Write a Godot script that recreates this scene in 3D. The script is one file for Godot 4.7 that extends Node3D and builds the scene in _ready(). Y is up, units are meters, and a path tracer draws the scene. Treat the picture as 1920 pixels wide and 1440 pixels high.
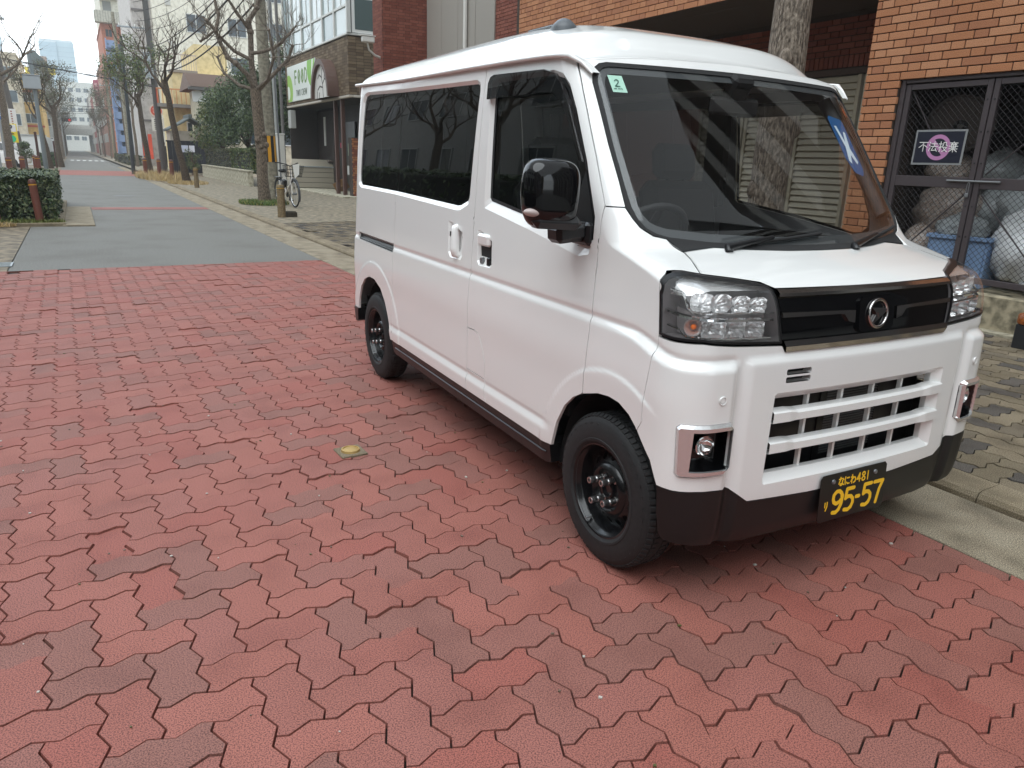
extends Node3D
# A white kei van parked on red interlocking pavers in a narrow city street under an overcast sky.

var taken := {}
var mats := {}
var rng := RandomNumberGenerator.new()

# ---------------------------------------------------------------- mesh builder
class MB:
	var v := PackedVector3Array()
	var n := PackedVector3Array()
	var c := PackedColorArray()
	var uv := PackedVector2Array()
	var use_c := false
	var col := Color(1, 1, 1)
	var use_uv := false
	func tri(a: Vector3, b: Vector3, d: Vector3) -> void:
		var nn := (b - a).cross(d - a)
		if nn.length_squared() < 1e-18: return
		nn = nn.normalized()
		v.append(a); v.append(d); v.append(b)
		n.append(nn); n.append(nn); n.append(nn)
		if use_c: c.append(col); c.append(col); c.append(col)
	func quad(a: Vector3, b: Vector3, d: Vector3, e: Vector3) -> void:
		tri(a, b, d); tri(a, d, e)
	func stri(a: Vector3, b: Vector3, d: Vector3, na: Vector3, nb: Vector3, nd: Vector3) -> void:
		var nn := (b - a).cross(d - a)
		if nn.length_squared() < 1e-20: return
		if nn.dot(na + nb + nd) < 0.0:
			v.append(a); v.append(b); v.append(d)
			n.append(na); n.append(nb); n.append(nd)
		else:
			v.append(a); v.append(d); v.append(b)
			n.append(na); n.append(nd); n.append(nb)
		if use_c: c.append(col); c.append(col); c.append(col)
	func squad(a: Vector3, b: Vector3, d: Vector3, e: Vector3, na: Vector3, nb: Vector3, nd: Vector3, ne: Vector3) -> void:
		stri(a, b, d, na, nb, nd); stri(a, d, e, na, nd, ne)
	func box(ctr: Vector3, size: Vector3, b := Basis(), bev := 0.0) -> void:
		var h := size * 0.5
		if bev > 0.0:
			bev = minf(bev, minf(h.x, minf(h.y, h.z)) * 0.9)
			var pts := []
			for i in 8:
				var s := Vector3(1 if i & 1 else -1, 1 if i & 2 else -1, 1 if i & 4 else -1)
				pts.append([ctr + b * Vector3(s.x * h.x, s.y * (h.y - bev), s.z * (h.z - bev)), ctr + b * Vector3(s.x * (h.x - bev), s.y * h.y, s.z * (h.z - bev)), ctr + b * Vector3(s.x * (h.x - bev), s.y * (h.y - bev), s.z * h.z)])
			var f := [[0, 4, 6, 2, 0], [1, 3, 7, 5, 0], [0, 1, 5, 4, 1], [2, 6, 7, 3, 1], [0, 2, 3, 1, 2], [4, 5, 7, 6, 2]]
			for q in f: quad(pts[q[0]][q[4]], pts[q[1]][q[4]], pts[q[2]][q[4]], pts[q[3]][q[4]])
			for e in [[0, 1, 1, 2], [2, 3, 2, 1], [4, 5, 2, 1], [6, 7, 1, 2], [0, 2, 2, 0], [1, 3, 0, 2], [4, 6, 0, 2], [5, 7, 2, 0], [0, 4, 0, 1], [1, 5, 1, 0], [2, 6, 1, 0], [3, 7, 0, 1]]:
				oq(ctr, pts[e[0]][e[2]], pts[e[1]][e[2]], pts[e[1]][e[3]], pts[e[0]][e[3]])
			for i in 8: ot(ctr, pts[i][0], pts[i][1], pts[i][2])
			return
		var p := []
		for i in 8: p.append(ctr + b * Vector3(h.x if i & 1 else -h.x, h.y if i & 2 else -h.y, h.z if i & 4 else -h.z))
		quad(p[0], p[4], p[6], p[2]); quad(p[1], p[3], p[7], p[5]); quad(p[0], p[1], p[5], p[4]); quad(p[2], p[6], p[7], p[3]); quad(p[0], p[2], p[3], p[1]); quad(p[4], p[5], p[7], p[6])
	func ot(o: Vector3, a: Vector3, b: Vector3, d: Vector3) -> void:
		if (b - a).cross(d - a).dot((a + b + d) / 3.0 - o) < 0.0: tri(a, d, b)
		else: tri(a, b, d)
	func oq(o: Vector3, a: Vector3, b: Vector3, d: Vector3, e: Vector3) -> void:
		ot(o, a, b, d); ot(o, a, d, e)
	func bb(lo: Vector3, hi: Vector3, bev := 0.0) -> void:
		box((lo + hi) * 0.5, hi - lo, Basis(), bev)
	func frame(d: Vector3) -> Array:
		var a := Vector3.UP if absf(d.y) < 0.9 else Vector3.RIGHT
		var x := a.cross(d).normalized()
		return [x, d.cross(x).normalized()]
	func cyl(p0: Vector3, p1: Vector3, r0: float, r1: float, k := 10, caps := true) -> void:
		var d := (p1 - p0)
		var l := d.length()
		if l < 1e-6: return
		d /= l
		var fr := frame(d)
		var sl := (r0 - r1) / l
		for i in k:
			var a0 := TAU * i / k
			var a1 := TAU * (i + 1) / k
			var q0: Vector3 = fr[0] * cos(a0) + fr[1] * sin(a0)
			var q1: Vector3 = fr[0] * cos(a1) + fr[1] * sin(a1)
			var n0 := (q0 + d * sl).normalized()
			var n1 := (q1 + d * sl).normalized()
			squad(p0 + q0 * r0, p0 + q1 * r0, p1 + q1 * r1, p1 + q0 * r1, n0, n1, n1, n0)
			if caps:
				if r0 > 0.0: stri(p0, p0 + q0 * r0, p0 + q1 * r0, -d, -d, -d)
				if r1 > 0.0: stri(p1, p1 + q0 * r1, p1 + q1 * r1, d, d, d)
	func tube(path: Array, radii: Array, k := 8, caps := true) -> void:
		var m := path.size()
		if m < 2: return
		var d0: Vector3 = (path[1] - path[0]).normalized()
		var x: Vector3 = frame(d0)[0]
		var rings := []
		var norms := []
		for i in m:
			var d: Vector3 = (path[mini(i + 1, m - 1)] - path[maxi(i - 1, 0)]).normalized()
			x = (x - d * x.dot(d)).normalized()
			var y := d.cross(x)
			var ring := []
			var nr := []
			for j in k:
				var a := TAU * j / k
				var q: Vector3 = x * cos(a) + y * sin(a)
				ring.append(path[i] + q * radii[i]); nr.append(q)
			rings.append(ring); norms.append(nr)
		for i in m - 1:
			for j in k:
				var j2 := (j + 1) % k
				squad(rings[i][j], rings[i][j2], rings[i + 1][j2], rings[i + 1][j], norms[i][j], norms[i][j2], norms[i + 1][j2], norms[i + 1][j])
		if caps:
			for j in k:
				var j2 := (j + 1) % k
				var da: Vector3 = (path[0] - path[1]).normalized()
				stri(path[0], rings[0][j], rings[0][j2], da, da, da)
				var db: Vector3 = (path[m - 1] - path[m - 2]).normalized()
				stri(path[m - 1], rings[m - 1][j], rings[m - 1][j2], db, db, db)
	# profile: [r, h] pairs about an axis; sharp creases where the bend is strong
	func lathe(prof: Array, o: Vector3, axis: Vector3, k := 32) -> void:
		var fr := frame(axis)
		for i in prof.size() - 1:
			var a: Vector2 = prof[i]
			var b: Vector2 = prof[i + 1]
			var t := (b - a).normalized()
			var n0 := Vector2(t.y, -t.x)
			var na := n0
			var nb := n0
			if i > 0:
				var t0 := (a - Vector2(prof[i - 1])).normalized()
				if t0.dot(t) > 0.7: na = (n0 + Vector2(t0.y, -t0.x)).normalized()
			if i < prof.size() - 2:
				var t2 := (Vector2(prof[i + 2]) - b).normalized()
				if t2.dot(t) > 0.7: nb = (n0 + Vector2(t2.y, -t2.x)).normalized()
			for j in k:
				var a0 := TAU * j / k
				var a1 := TAU * (j + 1) / k
				var q0: Vector3 = fr[0] * cos(a0) + fr[1] * sin(a0)
				var q1: Vector3 = fr[0] * cos(a1) + fr[1] * sin(a1)
				squad(o + q0 * a.x + axis * a.y, o + q1 * a.x + axis * a.y, o + q1 * b.x + axis * b.y, o + q0 * b.x + axis * b.y, q0 * na.x + axis * na.y, q1 * na.x + axis * na.y, q1 * nb.x + axis * nb.y, q0 * nb.x + axis * nb.y)
	# flat polygon (2D points in the plane o + x*u + y*w), extruded along -(u x w) by th
	func plate(poly: PackedVector2Array, o: Vector3, u: Vector3, w: Vector3, th := 0.0) -> void:
		var nn := u.cross(w).normalized()
		var ix := Geometry2D.triangulate_polygon(poly)
		for i in range(0, ix.size(), 3):
			var a := o + u * poly[ix[i]].x + w * poly[ix[i]].y
			var b := o + u * poly[ix[i + 1]].x + w * poly[ix[i + 1]].y
			var d := o + u * poly[ix[i + 2]].x + w * poly[ix[i + 2]].y
			stri(a, b, d, nn, nn, nn)
			if th > 0.0: stri(a - nn * th, b - nn * th, d - nn * th, -nn, -nn, -nn)
		if th > 0.0:
			var cw := Geometry2D.is_polygon_clockwise(poly)
			for i in poly.size():
				var p := poly[i]
				var q := poly[(i + 1) % poly.size()]
				var a := o + u * p.x + w * p.y
				var b := o + u * q.x + w * q.y
				if cw: quad(a, b, b - nn * th, a - nn * th)
				else: quad(b, a, a - nn * th, b - nn * th)
	func ball(ctr: Vector3, r: Vector3, k := 10, b := Basis()) -> void:
		for i in k:
			for j in k * 2:
				var pts := []
				var ns := []
				for q in [[i, j], [i + 1, j], [i + 1, j + 1], [i, j + 1]]:
					var th: float = PI * q[0] / k
					var ph: float = PI * q[1] / k
					var s := Vector3(sin(th) * cos(ph), cos(th), sin(th) * sin(ph))
					pts.append(ctr + b * (s * r)); ns.append(b * (s / r).normalized())
				squad(pts[0], pts[1], pts[2], pts[3], ns[0], ns[1], ns[2], ns[3])
	func mesh(m: Material, into: ArrayMesh = null) -> ArrayMesh:
		if into == null: into = ArrayMesh.new()
		if v.is_empty(): return into
		var a := []
		a.resize(Mesh.ARRAY_MAX)
		a[Mesh.ARRAY_VERTEX] = v
		a[Mesh.ARRAY_NORMAL] = n
		if use_c: a[Mesh.ARRAY_COLOR] = c
		if use_uv: a[Mesh.ARRAY_TEX_UV] = uv
		into.add_surface_from_arrays(Mesh.PRIMITIVE_TRIANGLES, a)
		into.surface_set_material(into.get_surface_count() - 1, m)
		return into

# ---------------------------------------------------------------- scene helpers
func numbered(called: String) -> String:
	var k: int = taken.get(called, -1) + 1
	taken[called] = k
	return called if k == 0 else "%s_%03d" % [called, k]

func thing(called: String, label: String, category: String, at := Vector3.ZERO, turn := 0.0, group := "") -> Node3D:
	var o := Node3D.new()
	o.name = numbered(called)
	add_child(o)
	o.position = at
	o.rotation.y = turn
	tag(o, label, category, group)
	return o

func tag(o: Node, label: String, category: String, group := "") -> void:
	o.set_meta("label", label)
	o.set_meta("category", category)
	if group != "": o.set_meta("group", group)

func part(called: String, b: MB, m: Material, parent: Node) -> MeshInstance3D:
	return partm(called, b.mesh(m), parent)

func partm(called: String, mesh: Mesh, parent: Node) -> MeshInstance3D:
	var o := MeshInstance3D.new()
	o.name = called
	o.mesh = mesh
	parent.add_child(o, true)
	return o

func struct(called: String, b: MB, m: Material) -> MeshInstance3D:
	var o := part(called, b, m, self)
	o.set_meta("kind", "structure")
	return o

func single(called: String, b: MB, m: Material, label: String, category: String, group := "") -> MeshInstance3D:
	var o := part(numbered(called), b, m, self)
	tag(o, label, category, group)
	return o

func copy(o: Node3D, base: String, at: Vector3, turn := 0.0, label := "", sc := 1.0) -> Node3D:
	var r: Node3D = o.duplicate()
	r.name = numbered(base)
	add_child(r)
	r.position = at
	r.rotation.y = turn
	r.scale = Vector3.ONE * sc
	if label != "": r.set_meta("label", label)
	return r

# ---------------------------------------------------------------- materials
func hx(s: String) -> Color:
	return Color.html(s)

func pm(col: Color, rough := 0.7, metal := 0.0, spec := 0.5) -> StandardMaterial3D:
	var m := StandardMaterial3D.new()
	m.albedo_color = col
	m.roughness = rough
	m.metallic = metal
	m.metallic_specular = spec
	return m

var ntx := {}
func ntex(key: String, freq: float, stops: Array, size := 512, octaves := 4, kind := FastNoiseLite.TYPE_SIMPLEX_SMOOTH, bump := 0.0) -> NoiseTexture2D:
	if ntx.has(key): return ntx[key]
	var t := NoiseTexture2D.new()
	t.width = size
	t.height = size
	t.seamless = true
	t.generate_mipmaps = false
	var f := FastNoiseLite.new()
	f.noise_type = kind
	f.frequency = freq
	f.fractal_octaves = octaves
	f.seed = hash(key) % 9999
	t.noise = f
	if bump > 0.0:
		t.as_normal_map = true
		t.bump_strength = bump
	else:
		var g := Gradient.new()
		var off := PackedFloat32Array()
		var cols := PackedColorArray()
		for s in stops:
			off.append(s[0]); cols.append(s[1])
		g.offsets = off
		g.colors = cols
		t.color_ramp = g
	ntx[key] = t
	return t

# material with a noise colour texture laid by triplanar mapping (metres per repeat = 1 / scale)
func tm(key: String, tex: Texture2D, scale: float, tint := Color(1, 1, 1), rough := 0.85, bump: Texture2D = null, bump_amt := 1.0, world := true) -> StandardMaterial3D:
	if mats.has(key): return mats[key]
	var m := pm(tint, rough)
	m.albedo_texture = tex
	m.uv1_triplanar = true
	m.uv1_world_triplanar = world
	m.uv1_scale = Vector3.ONE * scale
	if bump != null:
		m.normal_enabled = true
		m.normal_texture = bump
		m.normal_scale = bump_amt
	mats[key] = m
	return m

func detail(m: StandardMaterial3D, tex: Texture2D, sc := 0.45) -> StandardMaterial3D:
	m.detail_enabled = true
	m.detail_albedo = tex
	m.detail_blend_mode = BaseMaterial3D.BLEND_MODE_MUL
	m.detail_uv_layer = BaseMaterial3D.DETAIL_UV_2
	m.uv2_triplanar = true
	m.uv2_world_triplanar = true
	m.uv2_scale = Vector3.ONE * sc
	return m

func glass(col: Color, a: float, rough := 0.0) -> StandardMaterial3D:
	var m := pm(Color(col.r, col.g, col.b, a), rough)
	m.transparency = BaseMaterial3D.TRANSPARENCY_ALPHA
	return m

func text(called: String, s: String, size: float, depth: float, m: Material, parent: Node, at: Vector3, basis: Basis, bold := false) -> MeshInstance3D:
	var t := TextMesh.new()
	var f := SystemFont.new()
	f.font_names = PackedStringArray(["Droid Sans"])
	if bold: f.font_weight = 700
	t.font = f
	t.text = s
	t.font_size = 64
	t.pixel_size = size / 64.0
	t.depth = depth
	t.material = m
	var o := partm(called, t, parent)
	o.transform = Transform3D(basis, at)
	return o

# a stroked mark: list of polylines (2D), drawn as flat ribbons of a given width; every short run lies a hair above the last
func strokes(b: MB, lines: Array, o: Vector3, u: Vector3, w: Vector3, wid: float, th := 0.001) -> void:
	var nn := u.cross(w).normalized()
	var lift := 0
	for ln in lines:
		var i := 0
		while i < ln.size() - 1:
			var e := mini(i + 3, ln.size() - 1)
			var pl := PackedVector2Array()
			for k in range(i, e + 1): pl.append(Vector2(ln[k][0], ln[k][1]) * 1000.0)
			for r in Geometry2D.offset_polyline(pl, wid * 500.0, Geometry2D.JOIN_ROUND, Geometry2D.END_ROUND):
				var q := PackedVector2Array()
				for p in r: q.append(p * 0.001)
				b.plate(q, o + nn * (0.00012 * (lift % 7)), u, w, th)
			lift += 1
			i = e

func circle(c: Vector2, r: float, k := 24, a0 := 0.0, a1 := TAU) -> PackedVector2Array:
	var p := PackedVector2Array()
	for i in k:
		var a := a0 + (a1 - a0) * i / (k if a1 - a0 > TAU - 0.001 else k - 1)
		p.append(c + Vector2(cos(a), sin(a)) * r)
	return p

func h1(i: int, j: int, k := 0) -> float:
	return float(absi(hash(Vector3i(i, j, k))) % 100003) / 100003.0

func smooth(a: float, b: float, x: float) -> float:
	var t := clampf((x - a) / (b - a), 0.0, 1.0)
	return t * t * (3.0 - 2.0 * t)

func _ready() -> void:
	rng.seed = 77
	camera_and_light()
	make_materials()
	ground()
	paving()
	var t0 := Time.get_ticks_msec()
	van()
	print("van ", Time.get_ticks_msec() - t0)
	refuse_building()
	service_recess()
	brick_building()
	food_shop()
	street_right()
	street_left()
	far_city()
	wires()
	across_the_street()
	print("all ", Time.get_ticks_msec() - t0)

func camera_and_light() -> void:
	var cam := Camera3D.new()
	cam.name = "camera"
	cam.keep_aspect = Camera3D.KEEP_HEIGHT
	cam.fov = 55.768
	cam.near = 0.05
	cam.far = 3000.0
	add_child(cam)
	cam.position = Vector3(-2.1553, 1.3361, 1.7383)
	cam.rotation_order = EULER_ORDER_YXZ
	cam.rotation = Vector3(-0.29691, -0.53243, 0.03405)
	cam.current = true
	var we := WorldEnvironment.new()
	we.name = "world_environment"
	var e := Environment.new()
	e.background_mode = Environment.BG_SKY
	var sm := ProceduralSkyMaterial.new()
	sm.sky_top_color = hx("bccbda")
	sm.sky_horizon_color = hx("e8eff1")
	sm.sky_curve = 0.25
	sm.ground_bottom_color = hx("6e6a66")
	sm.ground_horizon_color = hx("b9b8b4")
	sm.sky_energy_multiplier = 1.0
	sm.sky_cover = ntex("cloud", 0.006, [[0.0, Color(0, 0, 0)], [0.45, Color(0.02, 0.02, 0.022)], [0.75, Color(0.10, 0.10, 0.10)], [1.0, Color(0.16, 0.16, 0.155)]], 1024, 5)
	sm.sun_angle_max = 0.0
	var sk := Sky.new()
	sk.sky_material = sm
	e.sky = sk
	e.tonemap_mode = Environment.TONE_MAPPER_LINEAR
	e.tonemap_exposure = 3.55
	e.sdfgi_enabled = true
	e.ssao_enabled = true
	e.ssil_enabled = true
	e.fog_enabled = true
	e.fog_density = 0.0012
	e.fog_light_color = hx("eef2f4")
	we.environment = e
	add_child(we)
	var sun := DirectionalLight3D.new()
	sun.name = "sun"
	sun.light_energy = 0.25
	sun.light_angular_distance = 60.0
	sun.light_color = hx("f4fbff")
	sun.shadow_enabled = true
	add_child(sun)
	sun.rotation_degrees = Vector3(-62, -55, 0)

# ---------------------------------------------------------------- shared materials
func make_materials() -> void:
	var grain := ntex("grain", 0.045, [[0.0, Color(0.40, 0.38, 0.38)], [0.34, Color(0.70, 0.68, 0.68)], [0.48, Color(0.86, 0.85, 0.85)], [0.62, Color(0.97, 0.97, 0.97)], [0.80, Color(1, 0.98, 0.96)], [1.0, Color(1, 1, 1)]], 1024, 5)
	var grain_b := ntex("grain_b", 0.3, [], 1024, 3, FastNoiseLite.TYPE_SIMPLEX_SMOOTH, 4.0)
	var patch := ntex("patch", 0.012, [[0.0, Color(0.72, 0.71, 0.70)], [0.4, Color(0.93, 0.92, 0.91)], [0.65, Color(1, 1, 1)], [1.0, Color(1, 1, 1)]], 512, 4)
	var patch2 := ntex("patch2", 0.012, [[0.0, Color(0.90, 0.88, 0.87)], [0.45, Color(0.98, 0.98, 0.97)], [1.0, Color(1, 1, 1)]], 512, 4)
	var reds := ["aa685d", "a7685d", "ad6b5f", "a26a60", "ab6459", "b06d61", "9c695f", "a96b61"]
	for i in reds.size():
		detail(tm("red%d" % i, grain, 4.0, hx(reds[i]), 0.72, grain_b, 0.22), patch2)
	var greys := ["8e826c", "847963", "968a73", "7e7462"]
	for i in greys.size():
		detail(tm("tan%d" % i, grain, 3.0, hx(greys[i]), 0.9, grain_b, 0.6), patch)
	for i in 2: detail(tm("dark%d" % i, grain, 3.0, hx(["67615a", "5f5a54"][i]), 0.9, grain_b, 0.6), patch)
	tm("joint", grain, 5.0, hx("332b26"), 0.95)
	var asp := ntex("asphalt", 0.16, [[0.0, Color(0.30, 0.30, 0.30)], [0.4, Color(0.46, 0.46, 0.455)], [0.62, Color(0.53, 0.53, 0.52)], [0.85, Color(0.66, 0.65, 0.63)], [1.0, Color(0.80, 0.79, 0.76)]], 1024, 5)
	detail(tm("asphalt", asp, 0.3, hx("e8e5e0"), 0.8, grain_b, 0.2), patch2, 0.11)
	var agg := ntex("aggregate", 0.07, [[0.0, Color(0.34, 0.31, 0.28)], [0.38, Color(0.50, 0.47, 0.42)], [0.55, Color(0.62, 0.59, 0.53)], [0.75, Color(0.74, 0.70, 0.63)], [1.0, Color(0.90, 0.87, 0.80)]], 1024, 4)
	detail(tm("gutter", agg, 2.2, hx("fffaf0"), 0.9, grain_b, 0.8), patch)
	detail(tm("kerb", agg, 2.6, hx("eae2d2"), 0.9, grain_b, 0.6), patch)
	var conc := ntex("concrete", 0.02, [[0.0, Color(0.50, 0.48, 0.43)], [0.4, Color(0.66, 0.64, 0.58)], [0.7, Color(0.76, 0.74, 0.68)], [1.0, Color(0.84, 0.82, 0.76)]], 512, 6)
	tm("concrete", conc, 0.9, hx("d8d4ca"), 0.9, grain_b, 0.3)
	tm("concrete_light", conc, 0.6, hx("f0eee6"), 0.9)
	tm("pole", conc, 0.8, hx("c6c4be"), 0.85)
	var bark := ntex("bark", 0.03, [[0.0, Color(0.20, 0.17, 0.15)], [0.4, Color(0.38, 0.34, 0.30)], [0.6, Color(0.52, 0.47, 0.42)], [1.0, Color(0.68, 0.64, 0.58)]], 512, 6)
	var bark_n := ntex("bark_n", 0.05, [], 512, 5, FastNoiseLite.TYPE_SIMPLEX_SMOOTH, 6.0)
	tm("bark", bark, 1.6, hx("f0ebe4"), 0.95, bark_n, 1.0)
	tm("bark_pale", bark, 1.4, hx("ffffff"), 0.95, bark_n, 1.0)
	tm("bark_dark", bark, 2.0, hx("b8aea4"), 0.95, bark_n, 0.8)
	for k in ["bark", "bark_pale", "bark_dark"]: mats[k].uv1_scale = Vector3(3.2, 0.7, 3.2)
	var brn := ntex("brickn", 0.08, [[0.0, Color(0.70, 0.66, 0.62)], [0.5, Color(0.93, 0.92, 0.90)], [1.0, Color(1, 1, 1)]], 512, 4)
	for i in 4: tm("brick%d" % i, brn, 3.0, hx(["c78c66", "bf835d", "cc936e", "b57b5a"][i]), 0.85, grain_b, 0.25)
	for i in 3: tm("rbrick%d" % i, brn, 3.0, hx(["8d5243", "84493c", "96594a"][i]), 0.85, grain_b, 0.25)
	for i in 3: tm("bbrick%d" % i, brn, 3.0, hx(["7b6a56", "6d5c4a", "8a7963"][i]), 0.85, grain_b, 0.25)
	tm("mortar_dark", brn, 3.0, hx("4a3f39"), 0.95)
	tm("mortar_mid", brn, 3.0, hx("4a3f39"), 0.95)
	mats["white"] = pm(hx("eeeeec"), 0.32)
	mats.white.clearcoat_enabled = true
	mats.white.clearcoat = 1.0
	mats.white.clearcoat_roughness = 0.03
	mats["chrome"] = pm(hx("d9d9d9"), 0.05, 1.0)
	mats["reflector"] = pm(hx("e6e6e6"), 0.22, 0.75)
	mats["dark_chrome"] = pm(hx("c4bfbd"), 0.10, 1.0)
	mats["gloss_black"] = pm(hx("0b0b0d"), 0.05)
	mats["satin_black"] = pm(hx("161618"), 0.35)
	mats["matt_black"] = pm(hx("1b1b1c"), 0.75)
	mats["void"] = pm(hx("77797b"), 0.8)
	mats["rubber"] = pm(hx("232324"), 0.8)
	mats["tyre"] = tm("tyre_t", ntex("tyren", 0.06, [[0.0, Color(0.7, 0.7, 0.7)], [0.6, Color(0.92, 0.92, 0.92)], [1.0, Color(1, 1, 1)]], 256, 4), 3.0, hx("242425"), 0.72)
	mats["steel_black"] = pm(hx("111113"), 0.22)
	mats["screen_glass"] = glass(hx("0d1412"), 0.06)
	mats["side_glass"] = glass(hx("0b0f0e"), 0.42)
	mats["privacy_glass"] = glass(hx("060707"), 0.88)
	mats["smoke"] = glass(hx("0d0c0d"), 0.82)
	mats["lens"] = glass(hx("ffffff"), 0.03)
	mats["iron"] = pm(hx("4a4244"), 0.55, 0.2)
	mats["metal_grey"] = pm(hx("8b8d8f"), 0.45, 0.7)
	mats["galv"] = pm(hx("9aa0a2"), 0.5, 0.5)

# ---------------------------------------------------------------- ground
func sheet(b: MB, x0: float, z0: float, x1: float, z1: float, y: float, y2 := -99.0) -> void:
	if y2 < -90.0: y2 = y
	b.quad(Vector3(x0, y, z0), Vector3(x0, y, z1), Vector3(x1, y2, z1), Vector3(x1, y2, z0))

const ROAD_L := -2.94
const RED_R := 0.54
const KERB := 1.02
const RED_Z := -7.98
const WALL_X := 4.32

func walk_y(x: float) -> float:
	return 0.05 + 0.05 * clampf((x - 1.2) / 3.1, 0.0, 1.0)

func ground() -> void:
	var b := MB.new()
	sheet(b, -1200, -2500, 1200, 600, -0.09)
	struct("ground", b, mats.asphalt)
	b = MB.new()
	sheet(b, ROAD_L, -420, RED_R, RED_Z, -0.002)
	struct("road", b, mats.asphalt)
	# concrete channel beside the kerb: slabs with joints
	b = MB.new()
	var z := 4.0
	while z > -60.0:
		b.bb(Vector3(RED_R + 0.002, -0.08, z - 5.99), Vector3(KERB, 0.002, z), 0.004)
		z -= 6.0
	struct("gutter", b, mats.gutter)
	# red crossing far off, thin red band nearer, both a thin coat on the asphalt
	b = MB.new()
	sheet(b, -14.0, -50.5, 16.0, -41.5, 0.003)
	struct("red_crossing", b, mats.red1)
	b = MB.new()
	sheet(b, -1.95, -18.25, RED_R - 0.01, -17.45, 0.003)
	struct("red_band", b, mats.red3)
	b = MB.new()
	for k in 6: b.bb(Vector3(-2.5 + k * 0.55, 0.001, -92.0), Vector3(-2.2 + k * 0.55, 0.006, -88.0))
	struct("crosswalk_marking", b, pm(hx("d8d8d4"), 0.8))
	# right pavement beyond the piece-by-piece part
	b = MB.new()
	sheet(b, 1.19, -41.4, 9.0, -13.0, walk_y(1.2), 0.10)
	sheet(b, 1.19, -400.0, 9.0, -50.6, walk_y(1.2), 0.10)
	var sw := struct("right_pavement", b, tm("far_walk", ntex("farwalk", 0.05, [[0.0, Color(0.33, 0.31, 0.28)], [0.45, Color(0.48, 0.46, 0.41)], [0.6, Color(0.56, 0.53, 0.47)], [1.0, Color(0.66, 0.63, 0.56)]], 512, 5), 0.22, hx("fff8ee"), 0.75))
	sw.set_meta("kind", "structure")
	# kerb stones on the right
	var kb := Node3D.new()
	kb.name = "right_kerb"
	kb.set_meta("kind", "structure")
	add_child(kb)
	var kp := MB.new()
	var prof := PackedVector2Array([Vector2(0, -0.1), Vector2(0.0, 0.022), Vector2(0.012, 0.042), Vector2(0.035, 0.051), Vector2(0.17, 0.053), Vector2(0.172, -0.1)])
	kp.plate(prof, Vector3(0, 0, 0.297), Vector3(1, 0, 0), Vector3(0, 1, 0), 0.594)
	var km := kp.mesh(mats.kerb)
	for k in 80:
		var o := partm("kerb_stone", km, kb)
		o.position = Vector3(KERB + 0.002 + 0.004 * (h1(k, 1) - 0.5), 0.003 * (h1(k, 2) - 0.5), 3.6 - k * 0.6)
		o.rotation.y = 0.004 * (h1(k, 3) - 0.5)
	# left side: pavement, planter edge, concrete apron
	b = MB.new()
	sheet(b, -9.0, -41.4, ROAD_L - 0.01, -7.75, 0.0)
	sheet(b, -9.0, -400.0, ROAD_L - 0.01, -50.6, 0.0)
	struct("left_pavement", b, tm("left_walk", ntx.farwalk, 0.2, hx("eadfd4"), 0.8))
	b = MB.new()
	b.bb(Vector3(-2.47, -0.05, -18.1), Vector3(-1.97, 0.03, -13.36), 0.01)
	struct("left_apron", b, mats.gutter)
	b = MB.new()
	b.bb(Vector3(-3.9, -0.05, -13.55), Vector3(-2.42, 0.06, -13.40), 0.01)
	b.bb(Vector3(-2.56, -0.05, -20.0), Vector3(-2.44, 0.06, -13.56), 0.01)
	struct("planter_kerb", b, mats.kerb)
	# drain grate at the left edge of the road
	var g := thing("drain_grate", "small steel drain grate set in the left concrete edge", "grate", Vector3(-3.06, 0.003, -8.48))
	b = MB.new()
	for s in [-1, 1]:
		b.box(Vector3(s * 0.13, 0.004, 0), Vector3(0.02, 0.012, 0.34))
	for s in [-1, 1]: b.box(Vector3(0, 0.004, s * 0.16), Vector3(0.24, 0.012, 0.02))
	part("frame", b, mats.galv, g)
	for k in 5:
		b = MB.new()
		b.box(Vector3(0, 0.004, -0.11 + k * 0.055), Vector3(0.24, 0.010, 0.018))
		part("bar", b, mats.galv, g)
	b = MB.new()
	sheet(b, -0.12, -0.15, 0.12, 0.15, -0.0015)
	part("pit", b, mats.concrete, g)
	# manhole lid in the road
	b = MB.new()
	b.lathe([Vector2(0.0, 0.004), Vector2(0.30, 0.004), Vector2(0.32, 0.0)], Vector3(-1.0, 0.0, -23.2), Vector3.UP, 28)
	single("manhole_cover", b, pm(hx("6b6a68"), 0.6, 0.3), "round iron manhole cover set in the grey asphalt road", "manhole cover")

# ---------------------------------------------------------------- interlocking pavers
const PA := 0.1179
func wave(a: Vector2, b: Vector2, out: PackedVector2Array) -> void:
	# one unit edge from a to b (not including b) with its zigzag
	var d := b - a
	var s := Vector2.ZERO
	if absf(d.x) > absf(d.y): s = Vector2(0, 0.105 * PA) * signf(d.x)
	else: s = Vector2(-0.105 * PA, 0) * signf(d.y)
	out.append(a)
	out.append(a + d * 0.25 + s)
	out.append(a + d * 0.75 - s)

func paver_poly(h: bool) -> PackedVector2Array:
	var c := [[0, 0], [1, 0], [2, 0], [2, 1], [1, 1], [0, 1]] if h else [[0, 0], [1, 0], [1, 1], [1, 2], [0, 2], [0, 1]]
	var p := PackedVector2Array()
	for i in 6:
		wave(Vector2(c[i][0], c[i][1]) * PA, Vector2(c[(i + 1) % 6][0], c[(i + 1) % 6][1]) * PA, p)
	return p

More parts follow.
